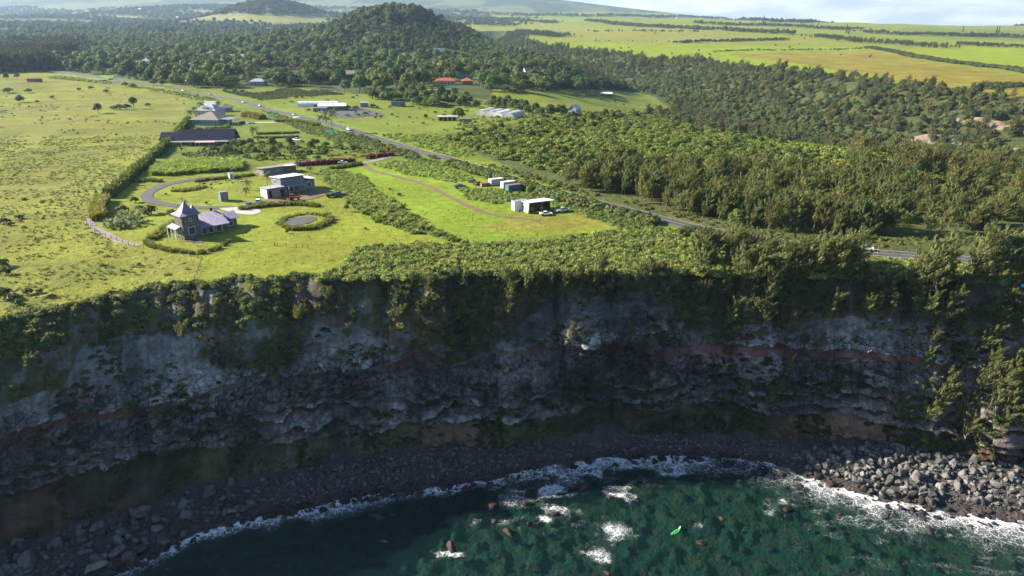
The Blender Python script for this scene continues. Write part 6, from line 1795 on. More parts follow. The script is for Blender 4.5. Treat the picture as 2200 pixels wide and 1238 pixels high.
house('field_shelter', 'low grey animal shelter beside the lone round tree', 1000, 262, 4, 8, 3.4, 2.0, 'flat', 0, M_wgrey, M_rust, [], .3, 'shelter')
house('gabled_cottage', 'pale green gabled cottage beside the dark round trees', 1234, 246, 62, 9, 6.5, 4.6, 'gable', 3.0, M_wblue, plain('pale_green_roof', (.42, .48, .40), .7), rowwin('l', 2, 4, 1.0, 1.0, 1.4), .6)
FAR = [('villa', 'long red roofed villa with pale walls among gardens', 957, 182, 5, 21, 9, 4.2, 'hip', 3.0, M_wbeige, M_rred, 5), ('villa', 'short red roofed villa beside the pale green trees', 1004, 182, 5, 11, 9, 4.2, 'hip', 2.8, M_wbrown, M_rred, 3), ('barn', 'blue grey metal roofed barn behind the red roofed villas', 998, 170, 0, 17, 12, 5.0, 'shed', .8, M_wteal, M_rgrey, 3), ('bungalow', 'pink roofed bungalow on a bright lawn', 862, 188, 10, 11, 8, 3.4, 'hip', 2.4, M_wbrown, plain('pink_roof', (.35, .17, .16), .8), 3),
       ('teal_house', 'teal two storey house behind the round field trees', 957, 205, 0, 13, 9, 5.6, 'flat', 0, M_wteal, M_wteal, 4), ('house', 'white house high among palms under the cone hill', 892, 151, 0, 14, 9, 5.0, 'hip', 2.0, M_wwhite, M_rwhite, 4), ('house', 'white boxy house on the flank of the cone hill', 943, 113, 0, 20, 10, 7.5, 'flat', 0, M_wwhite, M_rgrey, 4), ('house', 'white chalet with a chimney below the cone hill', 940, 147, 0, 12, 9, 6.0, 'gable', 3.0, M_wwhite, M_rgrey, 3),
       ('house', 'tin roofed cottage behind the dark hedge by the gulch', 1302, 207, -6, 15, 9, 3.6, 'gable', 1.6, M_wbrown, M_rwhite, 4), ('house', 'steep roofed house with white gable above the banana rows', 1132, 160, 30, 9, 8, 5.0, 'gable', 4.0, M_wwhite, M_rshin, 2), ('house', 'brown pyramid roofed house above the banana rows', 1162, 163, 0, 12, 12, 4.0, 'hip', 5.0, M_wbrown, M_rshin, 2),
       ('house', 'dark roofed house at the edge of the pasture woods', 250, 134, 0, 26, 14, 5.5, 'hip', 4.0, M_wbrown, M_rshin, 4), ('house', 'red brown roofed house above the dark roofed one', 240, 122, 0, 20, 12, 6.0, 'hip', 4.0, M_wbrown, plain('brown_tile_roof', (.26, .12, .08), .8), 3), ('house', 'grey pyramid roofed house by the wood edge', 316, 141, 10, 14, 14, 6.0, 'hip', 5.0, M_wblue, M_rgrey, 3), ('house', 'brown walled house with flat dark roof by the wood edge', 288, 142, 0, 18, 11, 7.0, 'flat', 0, M_wbrown, M_rshin, 4),
       ('house', 'grey walled house hidden among garden palms', 410, 150, 0, 22, 12, 6.0, 'hip', 3.0, M_wbrown, M_rshin, 4), ('house', 'blue grey cottage behind the planted plot', 556, 184, 0, 16, 9, 4.6, 'hip', 2.8, M_wblue, M_rgrey, 4), ('house', 'grey gabled house on a bright lawn in the woods', 509, 132, 0, 26, 16, 6.0, 'gable', 5.0, M_wblue, M_rgrey, 4), ('house', 'pale house deep in the woods near the grey gabled one', 462, 124, 0, 24, 12, 8.0, 'hip', 3.0, M_wblue, M_rshin, 4),
       ('house', 'brown shingled house by the climbing lane', 762, 168, 0, 20, 12, 5.0, 'gable', 4.0, M_wbrown, M_rshin, 4), ('house', 'teal roofed house behind the climbing lane', 806, 163, 0, 18, 10, 5.0, 'hip', 3.0, M_wbrown, M_rgrey, 3), ('house', 'dark low house at the head of the climbing lane', 688, 150, 0, 28, 12, 4.5, 'hip', 3.5, M_wbrown, M_rshin, 4), ('red_shed', 'small red metal shed standing in the pasture', 75, 176, 0, 14, 6, 3.6, 'flat', 0, plain('red_sheet', (.34, .09, .05), .7), M_rust, 0)]
for nm, lab, px, py, rot, W, D, H, rf, rh, wm, rm, nw in FAR:
    house(nm, lab, px, py, rot, W, D, H, rf, rh, wm, rm, rowwin('f', nw, W * .9, 1.0, W / max(nw, 1) * .45, 1.6) if nw else [], .7, 'shed' if 'shed' in nm else 'barn' if nm == 'barn' else 'house')
rs = random.Random(12)
for k, (px, py) in enumerate([(640, 62), (580, 66), (550, 58), (520, 70), (450, 56), (380, 40), (300, 22), (250, 30), (110, 30), (205, 18), (1455, 40), (1395, 38), (1762, 60)]):
    house('farmhouse', 'tiny pale farmhouse in the hazy far country', px, py, rs.uniform(-30, 30), rs.uniform(18, 32), 14, 8, 'gable', 4, M_wwhite, rs.choice([M_rwhite, M_rgrey, M_rred]), [], .6, 'house', None, 'farmhouses in the far country')

# ================================================================== vehicles
_cars = {}
def paint_mat(colr):
    return plain('car_paint_%02d%02d%02d' % tuple(int(c_ * 99) for c_ in colr), colr, .28, 0, .03, 1.0, .5)
M_tyre = plain('tyre_rubber', (.02, .02, .02), .9); M_cglass = plain('car_glass', (.018, .022, .028), .1, 0, .05, 1.0, .6)
M_lampw = plain('lamp_glass', (.6, .6, .58), .2); M_lampr = plain('tail_lamp', (.35, .02, .02), .3)
PROF = {'sedan': ([(-2.25, .45), (-2.25, .78), (-2.1, .92), (-1.35, .97), (1.0, .93), (2.05, .78), (2.25, .62), (2.25, .40), (-2.2, .38)], [(-1.45, .96), (-.75, 1.42), (.25, 1.45), (1.05, .93)]),
        'suv': ([(-2.2, .45), (-2.2, .95), (-2.1, 1.08), (-1.4, 1.1), (1.0, 1.06), (2.1, .95), (2.25, .7), (2.25, .45), (-2.15, .40)], [(-2.05, 1.08), (-1.75, 1.68), (.25, 1.72), (1.05, 1.06)]),
        'pickup': ([(-2.6, .5), (-2.6, 1.0), (-.75, 1.02), (1.2, 1.04), (2.4, .98), (2.6, .75), (2.6, .45), (-2.55, .45)], [(-.75, 1.02), (-.62, 1.70), (.45, 1.74), (1.25, 1.04)])}
def loft(prof, half, top_in, z_split):
    """extrude a side outline across the car, pulling the top in a little"""
    v, n = [], len(prof)
    for s_ in (-1, 1):
        for x, z in prof:
            v.append((x, s_ * (half - top_in * max(0, z - z_split)), z))
    f_ = [tuple(range(n - 1, -1, -1)), tuple(range(n, 2 * n))] + [(i, (i + 1) % n, n + (i + 1) % n, n + i) for i in range(n)]
    f_ = [tuple(q) for q in f_]
    return MB().add(v, f_)
def car(kind, colr, loc, rz, label, name=None, group=None):
    body, cab = PROF[kind]
    e = empty(name or {'sedan': 'car', 'suv': 'car', 'pickup': 'pickup_truck'}[kind], loc, rz, label=label, category={'sedan': 'car', 'suv': 'car', 'pickup': 'pickup'}[kind])
    if group:
        e['group'] = group
    if (kind, colr) not in _cars:
        pm = paint_mat(colr); ms_ = {}
        L_ = []
        def keep(nm, mb, mt):
            me = bpy.data.meshes.new(nm); me.from_pydata(mb.v, [], mb.f); me.update(); me.materials.append(mt); L_.append((nm, me))
        keep('body', loft(body, .90, .10, .6), pm)
        keep('cabin', loft(cab, .84, .22, 1.0), pm)
        (x0, z0), (x1, z1), (x2, z2), (x3, z3) = cab
        def mixp(a, b_, t_): return (a[0] + (b_[0] - a[0]) * t_, a[1] + (b_[1] - a[1]) * t_)
        def yw(z): return .84 - .22 * max(0, z - 1.0)
        a, b_ = mixp(cab[3], cab[2], .10), mixp(cab[3], cab[2], .92)
        keep('windscreen', MB().add([(a[0] + .02, -yw(a[1]) + .08, a[1] + .02), (a[0] + .02, yw(a[1]) - .08, a[1] + .02), (b_[0] + .02, yw(b_[1]) - .08, b_[1] + .02), (b_[0] + .02, -yw(b_[1]) + .08, b_[1] + .02)], [(0, 1, 2, 3)]), M_cglass)
        a, b_ = mixp(cab[0], cab[1], .12), mixp(cab[0], cab[1], .9)
        keep('rear_window', MB().add([(a[0] - .02, -yw(a[1]) + .1, a[1] + .02), (a[0] - .02, yw(a[1]) - .1, a[1] + .02), (b_[0] - .02, yw(b_[1]) - .1, b_[1] + .02), (b_[0] - .02, -yw(b_[1]) + .1, b_[1] + .02)], [(3, 2, 1, 0)]), M_cglass)
        for s_ in (-1, 1):
            q = [mixp(mixp(cab[0], cab[3], .10), cab[1], .12), mixp(mixp(cab[3], cab[0], .10), cab[2], .12), mixp(cab[2], mixp(cab[3], cab[0], .1), .14), mixp(cab[1], mixp(cab[0], cab[3], .1), .14)]
            keep('side_window', MB().add([(p[0], s_ * (yw(p[1]) + .012), p[1] + .02) for p in q], [(0, 1, 2, 3) if s_ < 0 else (3, 2, 1, 0)]), M_cglass)
        for s_ in (-1, 1):
            keep('headlight', MB().box(body[-3][0] - .25, body[-3][0] + .015, s_ * .66 - .17, s_ * .66 + .17, .58, .72), M_lampw)
            keep('tail_lamp', MB().box(body[0][0] - .015, body[0][0] + .12, s_ * .70 - .12, s_ * .70 + .12, .62, .80), M_lampr)
        if kind == 'pickup':
            keep('load_bed', MB().box(-2.45, -.85, -.72, .72, 1.0, 1.03), M_blk)
            for yy in (-.86, .72):
                keep('bed_side', MB().box(-2.58, -.78, yy, yy + .14, 1.0, 1.22), pm)
            keep('tailgate', MB().box(-2.58, -2.46, -.72, .72, 1.0, 1.22), pm)
        wx0 = 1.45 if kind != 'pickup' else 1.7
        for xx in (-1.4 if kind != 'pickup' else -1.65, wx0):
            for s_ in (-1, 1):
                tv, tf = tube([(xx, s_ * .70, .36), (xx, s_ * .72, .36), (xx, s_ * .92, .36), (xx, s_ * .94, .36)], [.05, .36, .36, .05], 12)
                L_.append(('wheel', mesh_np('wheel', tv, tf, M_tyre)))
        _cars[(kind, colr)] = L_
    for nm, me in _cars[(kind, colr)]:
        link(nm, me, e)
    return e
WHT, SIL, DRK, BLU, RED = (.72, .72, .72), (.42, .41, .38), (.02, .022, .025), (.03, .06, .20), (.38, .03, .03)
def on_road(px, py, side):
    x, y, z = G(px, py)
    i = int(np.argmin(np.hypot(HWL[:, 0] - x, HWL[:, 1] - y)))
    d_ = HWL[min(i + 1, len(HWL) - 1)] - HWL[i - 1]; d_ /= np.linalg.norm(d_)
    n_ = np.array([-d_[1], d_[0]])
    p = HWL[i] + n_ * 1.75 * side
    return (p[0], p[1], float(T(p[0], p[1])) + .12), math.atan2(d_[1], d_[0])
for k, (px, py, sd, kind, colr, lab) in enumerate([(1866, 540, 1, 'sedan', WHT, 'white car on the highway above the cliff, beside a yellow sign'), (752, 280, -1, 'suv', WHT, 'white car on the highway past the green netted palms'), (640, 249, -1, 'suv', SIL, 'silver car on the highway in front of the long greenhouse'), (556, 229, 1, 'sedan', WHT, 'white car on the highway beside the planted plot'), (523, 221, -1, 'sedan', WHT, 'white car on the highway above the concrete drive'), (447, 205, 1, 'sedan', SIL, 'silver car on the highway half hidden by roadside trees'), (402, 196, -1, 'suv', WHT, 'white car on the highway where it leaves the woods')]):
    loc, a = on_road(px, py, sd)
    car(kind, colr, loc, a + (math.pi if sd > 0 else 0), lab)
for px, py, kind, colr, rz, lab, nm in [(1173, 463, 'sedan', WHT, 8, 'white car parked on the mown field before the carport', None), (1208, 456, 'pickup', SIL, 205, 'silver pickup parked at the carport edge', None), (988, 404, 'pickup', (.05, .09, .16), 32, 'blue pickup parked in tall grass by the containers', None), (1016, 393, 'sedan', DRK, -35, 'dark abandoned car in the tall grass', None), (1026, 397, 'sedan', (.16, .07, .05), 60, 'rusty abandoned car beside the dark one', None), (541, 266, 'sedan', WHT, 12, 'white car on the pale concrete drive', None), (521, 266, 'suv', DRK, 150, 'black car parked beside the hipped house carport', None), (638, 303, 'pickup', WHT, -30, 'white pickup parked on the garden lawn', None), (556, 437, 'suv', WHT, 100, 'white car parked beside the garage', None), (536, 443, 'sedan', (.08, .10, .30), 60, 'blue car parked behind the grass hedge', None), (716, 424, 'pickup', DRK, 15, 'dark pickup parked at the end of the earth yard', None), (727, 421, 'pickup', (.06, .075, .07), 20, 'dark green pickup nosed up to the tall grass', None), (742, 347, 'suv', RED, 10, 'red car parked beside the crimson hedge', None), (736, 352, 'sedan', WHT, 10, 'white car parked in front of the red one', None), (232, 190, 'sedan', WHT, 10, 'white car standing alone at the pasture edge', None), (226, 175, 'suv', DRK, 20, 'black car parked at the road end beside another dark car', None), (238, 172, 'suv', (.05, .05, .06), 20, 'dark grey car parked between a black and a white car', None), (246, 168, 'sedan', WHT, 20, 'white car parked at the far end of the road end', None), (692, 243, 'sedan', WHT, 10, 'white car parked before the nursery stall', None)]:
    x, y, z = G(px, py)
    car(kind, colr, (x, y, z + .06), math.radians(rz), lab)
# red tractor
x, y, z = G(631, 431)
e = empty('tractor', (x, y, z + .05), math.radians(20), label='old red tractor standing on the bare earth yard', category='tractor')
pm = paint_mat((.42, .05, .035))
loft([(-1.3, .7), (-1.3, 1.3), (-.3, 1.35), (.1, 1.45), (2.2, 1.35), (2.3, .8)], .45, .1, 1.0).build('body', pm, e)
MB().box(-2.6, -1.3, -.9, .9, .5, .7).build('drawbar', pm, e)
box('seat', M_blk, e, -.9, -.4, -.3, .3, 1.4, 1.55)
for xx in (-1.2, .0):
    for s_ in (-1, 1):
        box('roll_bar', M_blk, e, xx - .05, xx + .05, s_ * .5 - .05, s_ * .5 + .05, 1.3, 2.4)
box('canopy', pm, e, -1.35, .15, -.65, .65, 2.4, 2.48)
tv, tf = tube([(1.4, .2, 1.4), (1.4, .2, 2.2)], [.06, .06], 6); link('exhaust', mesh_np('exhaust', tv, tf, M_blk), e)
for xx, r_, wd in ((-.8, .75, .4), (1.8, .42, .26)):
    for s_ in (-1, 1):
        tv, tf = tube([(xx, s_ * .55, r_), (xx, s_ * .57, r_), (xx, s_ * (.57 + wd), r_), (xx, s_ * (.59 + wd), r_)], [.1, r_, r_, .1], 14)
        link('wheel', mesh_np('wheel', tv, tf, M_tyre), e)

# kayak on the water
x, y = at_z(1451, 1145, 0.0)
e = empty('kayak', (float(x), float(y), .06), math.atan2(2.1, 2.7), label='bright green kayak with two white fins floating over the reef', category='kayak')
pm = plain('green_kayak_plastic', (.06, .48, .10), .35, 0, .05)
n = 14; v, f_ = [], []
for k in range(n + 1):
    s_ = -1 + 2 * k / n; hw = .40 * (1 - abs(s_) ** 2.2) + .02; sheer = .22 + .14 * s_ * s_
    v += [(s_ * 1.75, -hw, sheer), (s_ * 1.75, -hw * .7, -.10 + .12 * s_ ** 4), (s_ * 1.75, hw * .7, -.10 + .12 * s_ ** 4), (s_ * 1.75, hw, sheer), (s_ * 1.75, hw * .55, sheer + .04), (s_ * 1.75, -hw * .55, sheer + .04)]
for k in range(n):
    for q in range(6):
        f_.append((k * 6 + q, (k + 1) * 6 + q, (k + 1) * 6 + (q + 1) % 6, k * 6 + (q + 1) % 6))
MB().add(v, f_).build('hull', pm, e)
for x0 in (-1.0, -.25, .45):
    box('foot_well', M_blk, e, x0, x0 + .5, -.17, .17, .255, .30)
for x0 in (1.15, 1.5):
    MB().add([(x0, -.05, .25), (x0 + .28, -.05, .25), (x0 + .24, -.05, .95), (x0 + .05, -.05, 1.0), (x0, .05, .25), (x0 + .28, .05, .25), (x0 + .24, .05, .95), (x0 + .05, .05, 1.0)], [(0, 1, 2, 3), (7, 6, 5, 4), (0, 4, 5, 1), (1, 5, 6, 2), (2, 6, 7, 3), (3, 7, 4, 0)]).build('fin', M_white, e)
# warning signs
for px, py, lab in ((1885, 545, 'yellow diamond road sign behind the white highway car'), (2168, 566, 'yellow diamond road sign above the lay-by shrubs')):
    x, y, z = G(px, py)
    e = empty('road_sign', (x, y, z), 0.0, label=lab, category='road sign')
    tv, tf = tube([(0, 0, -.3), (0, 0, 2.9)], [.05, .05], 6); link('post', mesh_np('post', tv, tf, M_metal), e)
    h_ = .62
    MB().add([(0, -.07, 2.3 - h_ * 0 - .0), (h_, -.07, 2.3 + h_), (0, -.07, 2.3 + 2 * h_), (-h_, -.07, 2.3 + h_), (0, -.055, 2.3), (h_, -.055, 2.3 + h_), (0, -.055, 2.3 + 2 * h_), (-h_, -.055, 2.3 + h_)], [(0, 1, 2, 3), (7, 6, 5, 4), (0, 4, 5, 1), (1, 5, 6, 2), (2, 6, 7, 3), (3, 7, 4, 0)]).build('panel', plain('sign_yellow', (.80, .45, .02), .5, 0, .03), e)
# blue tarpaulins by the lay-by
for k, (px, py) in enumerate([(2165, 609), (2182, 613), (2200, 617)]):
    x, y, z = G(px, py)
    gx_, gy_ = np.meshgrid(np.linspace(-1, 1, 12), np.linspace(-.5, .5, 8))
    gz_ = .75 * (1 - np.abs(gx_) ** 3) * (1 - np.abs(gy_ * 2) ** 3) + .22 * (vnoise(gx_ * 3 + k * 7, gy_ * 4, 171) - .5)
    o = link('tarpaulin', mesh_np('tarpaulin', np.stack([gx_ * 1.0, gy_ * 1.2, gz_], -1).reshape(-1, 3), grid_faces(8, 12), plain('blue_tarpaulin', (.05, .30, .55), .5), True), label='bright blue tarpaulin heaped at the lay-by edge', category='tarpaulin', group='blue tarpaulins at the lay-by')
    o.location = (x, y, z + .05); o.rotation_euler = (0, 0, -.3)

# ================================================================== gardens
def hedge(name, label, pts, w, h, tint, blade=True, dens=2.6, group=None, seed=1, cat='hedge', key=None):
    rs = np.random.RandomState(seed)
    ln = smooth_line(GP(pts), .6)
    L_ = np.sum(np.hypot(*np.diff(ln, axis=0).T))
    n = int(L_ * w * dens) + 4
    idx = rs.randint(0, len(ln), n)
    d_ = np.gradient(ln, axis=0); d_ /= np.linalg.norm(d_, axis=1)[:, None]
    off = rs.uniform(-.5, .5, n) * w
    X = ln[idx, 0] - d_[idx, 1] * off + rs.uniform(-.3, .3, n); Y = ln[idx, 1] + d_[idx, 0] * off + rs.uniform(-.3, .3, n)
    Z = T(X, Y)
    parts = []
    for q in range(n):
        s_ = h * rs.uniform(.8, 1.12)
        if blade:
            v, f = blades(int(rs.randint(9999)), 26, 1.0, .10, .5, .35, .36)
            v = v * np.array([max(.8, s_ * .7), max(.8, s_ * .7), s_])
        else:
            v, f = mound(int(rs.randint(9999)), 1.5, 1.0, 46, .34)
            v = v * np.array([max(.7, s_ * .55), max(.7, s_ * .55), s_])
        parts.append((v + np.array([X[q], Y[q], Z[q] - .08]), f))
    v, f = join(parts)
    o0 = np.array([ln[0, 0], ln[0, 1], float(T(ln[0, 0], ln[0, 1]))])
    o = link(name, mesh_np(name, v - o0, f, M_leaf), label=label, category=cat)
    o.location = o0; o['tint'] = [float(q) for q in tint]
    if group:
        o['group'] = group
    return o
HG = (.150, .150, .034); HB = (.085, .105, .026)
hedge('grass_hedge', 'curved clipped grass hedge below the stone tower house', [(312, 521), (330, 531), (375, 541), (425, 545), (462, 538), (488, 522)], 1.7, 1.5, HG, seed=1)
hedge('grass_hedge', 'feathery grass hedge climbing beside the tower house terrace', [(398, 472), (372, 484), (348, 500), (328, 516)], 3.0, 1.8, (.17, .18, .04), seed=2)
hedge('grass_hedge', 'round grass hedge wrapped about the dark gravel oval', [(700, 464), (708, 474), (698, 484), (668, 493), (628, 494), (612, 488)], 2.0, 1.7, (.165, .165, .04), seed=3)
hedge('garden_border', 'low leafy border behind the dark gravel oval', [(600, 484), (608, 472), (632, 464), (665, 460), (690, 462)], 2.2, .8, (.16, .20, .05), False, 2.2, seed=4)
hedge('grass_hedge', 'long grass hedge in front of the red tractor yard', [(520, 452), (548, 446), (590, 442), (640, 440), (682, 444)], 3.0, 1.7, HG, seed=5)
hedge('grass_hedge', 'straight clipped hedge behind the white garden stones', [(420, 391), (460, 386), (500, 382), (545, 377)], 2.6, 1.5, HG, seed=6)
hedge('grass_hedge', 'oval island of pale grass inside the driveway loop', [(378, 410), (395, 411), (420, 407), (438, 402)], 4.0, 1.3, (.18, .165, .045), seed=7)
hedge('boundary_hedge', 'tall boundary hedge between the pasture and the gardens', [(405, 262), (392, 280), (372, 303), (350, 322), (330, 340)], 3.0, 3.4, HB, False, 1.6, seed=8)
hedge('boundary_hedge', 'ragged row of young trees along the pasture edge', [(322, 347), (300, 367), (276, 388), (252, 408), (232, 426)], 3.0, 3.4, (.10, .115, .028), False, 1.4, seed=9)
hedge('boundary_hedge', 'golden bamboo-like hedge at the bend of the gravel path', [(226, 432), (214, 448), (210, 462), (214, 474)], 3.2, 3.4, (.20, .18, .035), True, 2.6, seed=10)
hedge('crimson_hedge', 'crimson leafed hedge beside the red car', [(642, 357), (680, 354), (720, 351), (762, 348)], 2.6, 2.0, (.13, .018, .030), False, 2.0, seed=11)
hedge('crimson_hedge', 'crimson leafed hedge near the highway turn-off', [(790, 341), (815, 338), (845, 334)], 2.8, 2.0, (.12, .024, .032), False, 2.0, seed=12)
hedge('field_hedge', 'dark hedge at the gateway of the mown field', [(712, 364), (740, 360), (775, 354)], 2.4, 1.6, (.11, .14, .035), False, 2.0, seed=13)
hedge('garden_hedge', 'upper of two dark clipped hedges beside the garden palms', [(552, 289), (590, 288), (642, 286)], 2.4, 1.6, (.10, .105, .03), seed=14)
hedge('garden_hedge', 'lower of two dark clipped hedges beside the garden palms', [(548, 297), (590, 297), (640, 295)], 2.4, 1.6, (.10, .105, .03), seed=15)
hedge('garden_hedge', 'yellow green hedge in front of the hipped house', [(420, 279), (450, 278), (480, 276), (490, 272)], 3.0, 1.6, (.14, .18, .035), False, 1.8, seed=16)
hedge('garden_hedge', 'dark hedge behind the dark blue roofed house', [(436, 287), (470, 286), (505, 285)], 3.0, 2.4, (.09, .11, .03), False, 1.8, seed=17)
hedge('leafy_bed', 'dark leafy bed on the lawn beside the boundary trees', [(290, 392), (315, 389), (345, 391)], 3.6, 1.2, (.08, .115, .028), False, 1.8, seed=18, cat='garden bed')
hedge('shrub_row', 'tawny shrub row along the concrete drive', [(525, 250), (545, 253), (565, 257)], 5.0, 3.2, (.14, .12, .035), False, 1.4, seed=19)
hedge('palm_hedge', 'yellow green palm hedge along the house drive', [(590, 262), (620, 262), (655, 265), (680, 270)], 5.0, 2.4, (.14, .16, .035), True, 1.6, seed=20)
# cane patch
for q, (pts, dens, s0, s1, tn, nm, lab) in enumerate([([(318, 378), (330, 360), (380, 350), (515, 345), (522, 366), (430, 374)], 1.1, .75, 1.1, (.23, .29, .055), 'cane_vegetation', 'dense patch of pale green cane beside the lawn'), ([(470, 300), (560, 302), (700, 330), (640, 345), (540, 345), (380, 340), (400, 322)], .05, .5, .9, (.11, .14, .035), 'garden_vegetation', 'low planting between the garden trees')]):
    X, Y, Z = zone(pts, dens, 290 + q, keep=0)
    n = len(X); rq = np.random.RandomState(700 + q)
    scatter(nm, 'cane', np.stack([X, Y, Z - .1], 1), rq.uniform(s0, s1, n), tints(tn, n, .22, .08, rq), lab)
# banana clump
rs = np.random.RandomState(31)
X, Y, Z = zone([(222, 486), (250, 470), (300, 455), (322, 462), (312, 482), (270, 498), (236, 496)], .30, 295, keep=None)
for i in range(min(len(X), 46)):
    single('banana_plant', 'banana', i % 3, (X[i], Y[i], Z[i]), float(rs.uniform(.75, 1.2)), float(rs.uniform(0, 6.28)), tints((.15, .18, .06), 1, .2, .06, rs)[0], 'broad leafed banana plant in the clump by the gravel path', 'banana plant', 'banana clump by the gravel path', parts=('leaves', 'stem'))
X, Y, Z = zone([(385, 330), (440, 322), (500, 326), (490, 345), (400, 345)], .05, 296, keep=None)
for i in range(min(len(X), 22)):
    single('banana_plant', 'banana', i % 3, (X[i], Y[i], Z[i]), float(rs.uniform(.9, 1.4)), float(rs.uniform(0, 6.28)), tints((.085, .115, .04), 1, .2, .06, rs)[0], 'dark banana plant below the dark blue roofed house', 'banana plant', 'bananas below the long house', parts=('leaves', 'stem'))
for k, (px, py, key, s_, tn, nm, lab) in enumerate([(325, 460, 'shrub', 1.55, (.055, .06, .018), 'round_bush', 'big dark rounded bush above the banana clump'), (368, 462, 'shrub', 1.1, (.10, .14, .03), 'round_bush', 'light green bush beside the big dark bush'), (290, 435, 'shrub', 1.0, (.045, .062, .018), 'round_bush', 'flat topped dark bush on the shaded lawn'), (300, 452, 'shrub', .9, (.07, .09, .02), 'round_bush', 'small green bush between dark bushes'), (225, 462, 'shrub', 1.3, (.06, .07, .018), 'round_bush', 'dark bush behind the golden hedge'), (262, 455, 'shrub', 1.2, (.05, .065, .018), 'round_bush', 'dark bush at the top of the banana clump'), (357, 508, 'banana', .6, (.14, .22, .03), 'garden_plant', 'bright green plant at the corner of the terrace'), (745, 455, 'leafy', .28, (.12, .14, .05), 'young_tree', 'thin young tree on the lawn beside the grass oval'), (785, 493, 'leafy', .11, (.09, .11, .04), 'young_tree', 'tiny sapling alone on the wide lawn'), (617, 502, 'leafy', .16, (.09, .09, .04), 'young_tree', 'small sapling below the grass oval'), (357, 420, 'leafy', .13, (.08, .10, .03), 'young_tree', 'sapling beside the driveway bend'), (391, 432, 'palm', .28, (.08, .10, .03), 'young_palm', 'small palm on the lawn inside the loop'), (372, 408, 'leafy', .12, (.08, .10, .03), 'young_tree', 'sapling beside the grass island'), (398, 455, 'palm', .42, (.08, .10, .03), 'young_palm', 'slim young palm beside the tower roof'), (443, 440, 'leafy', .16, (.08, .10, .03), 'young_tree', 'sapling below the garden shed'), (455, 407, 'leafy', .13, (.08, .10, .03), 'young_tree', 'sapling beside the row of stones'), (837, 408, 'shrub', .42, (.05, .07, .02), 'field_bush', 'dark bush standing alone on the mown field'), (858, 420, 'shrub', .55, (.05, .07, .02), 'field_bush', 'dark bush at the end of the tall grass bank'), (865, 450, 'shrub', .75, (.07, .09, .03), 'field_bush', 'dark bush above the tall grass strip'), (545, 205, 'shrub', 1.2, (.07, .09, .03), 'roadside_bush', 'bush beside the planted plot'), (1225, 545, 'shrub', .9, (.07, .10, .03), 'rim_bush', 'rounded green bush in the cliff top tangle'), (1990, 948, 'shrub', .8, (.13, .22, .02), 'bright_bush', 'bright green bush above the boulder pile')]):
    loc = on_cliff(px, py) if nm == 'bright_bush' else G(px, py)
    single(nm, key, k % len(LIB[key]), (loc[0], loc[1], loc[2] - .08), s_, k * .9, np.array(tn), lab, {'banana': 'plant', 'palm': 'palm tree', 'leafy': 'tree', 'shrub': 'bush'}[key], 'garden plants', parts=('leaves', 'stem') if key == 'banana' else ('crown', 'trunk'))
PALMS = [(528, 422, .50, 3, 'wind-bent palm beside the outbuilding, lower of a pair'), (532, 408, .55, 3, 'wind-bent palm beside the outbuilding, upper of a pair'), (575, 405, .60, 2, 'palm with a full crown behind the workshop house'), (665, 385, .5, 2, 'palm between the workshop house and the tall grass'), (640, 372, .5, 2, 'palm beside the pale blue shed roof'), (545, 305, .75, 2, 'large dark palm beside the clipped hedges'), (502, 316, .6, 3, 'silvery spreading palm before the dark blue roof'), (410, 262, .7, 2, 'palm at the corner of the hipped house near the pasture'), (420, 256, .75, 2, 'palm behind the hipped house near the pasture'), (432, 250, .75, 0, 'tall palm over the gabled house'), (690, 283, .75, 0, 'tall palm rising over the highway, first of three'), (703, 283, .7, 0, 'tall palm rising over the highway, middle of three'), (714, 284, .85, 1, 'tall palm rising over the highway, with the clearest trunk'), (2045, 575, .8, 0, 'lone palm beside the highway above the cliff'), (700, 262, .6, 2, 'low palm in the yellow green palm hedge'), (470, 240, .7, 2, 'palm between the cottages'), (560, 330, .5, 3, 'short palm in the garden below the hedges'), (600, 322, .5, 3, 'short palm in the middle of the garden'), (720, 248, .45, 0, 'thin palm at the parking area')]
for k, (px, py, s_, vr, lab) in enumerate(PALMS):
    loc = G(px, py)
    single('palm_tree', 'palm', vr, loc, s_ * 1.55, random.uniform(-.6, .6), tints((.085, .10, .032), 1, .2, .06)[0], lab, 'palm tree', 'garden palms')
X, Y, Z = zone([(390, 325), (520, 305), (640, 300), (770, 320), (840, 330), (770, 340), (650, 348), (540, 342), (390, 345)], .03, 297, keep=2)
for i in range(min(len(X), 130)):
    single('garden_bush', 'shrub', i % 4, (X[i], Y[i], Z[i] - .1), float(rs.uniform(.85, 1.3) if i % 3 == 0 else rs.uniform(.35, .55) if i % 3 == 1 else rs.uniform(.6, .8)), float(rs.uniform(0, 6.28)), tints((.115, .15, .034), 1, .3, .1, rs)[0], ('big ' if i % 3 == 0 else 'low ' if i % 3 == 1 else '') + 'bush in the planted garden below the clipped hedges', 'bush', 'bushes of the planted garden')
X, Y, Z = zone([(400, 322), (520, 305), (640, 302), (770, 322), (700, 345), (540, 342)], .004, 298, keep=3)
for i in range(min(len(X), 22)):
    single('garden_tree', 'leafy', i % 5, (X[i], Y[i], Z[i] - .1), float(rs.uniform(.38, .62)), float(rs.uniform(0, 6.28)), tints((.085, .115, .03), 1, .25, .1, rs)[0], 'small round tree in the planted garden below the clipped hedges', 'tree', 'small trees of the planted garden')
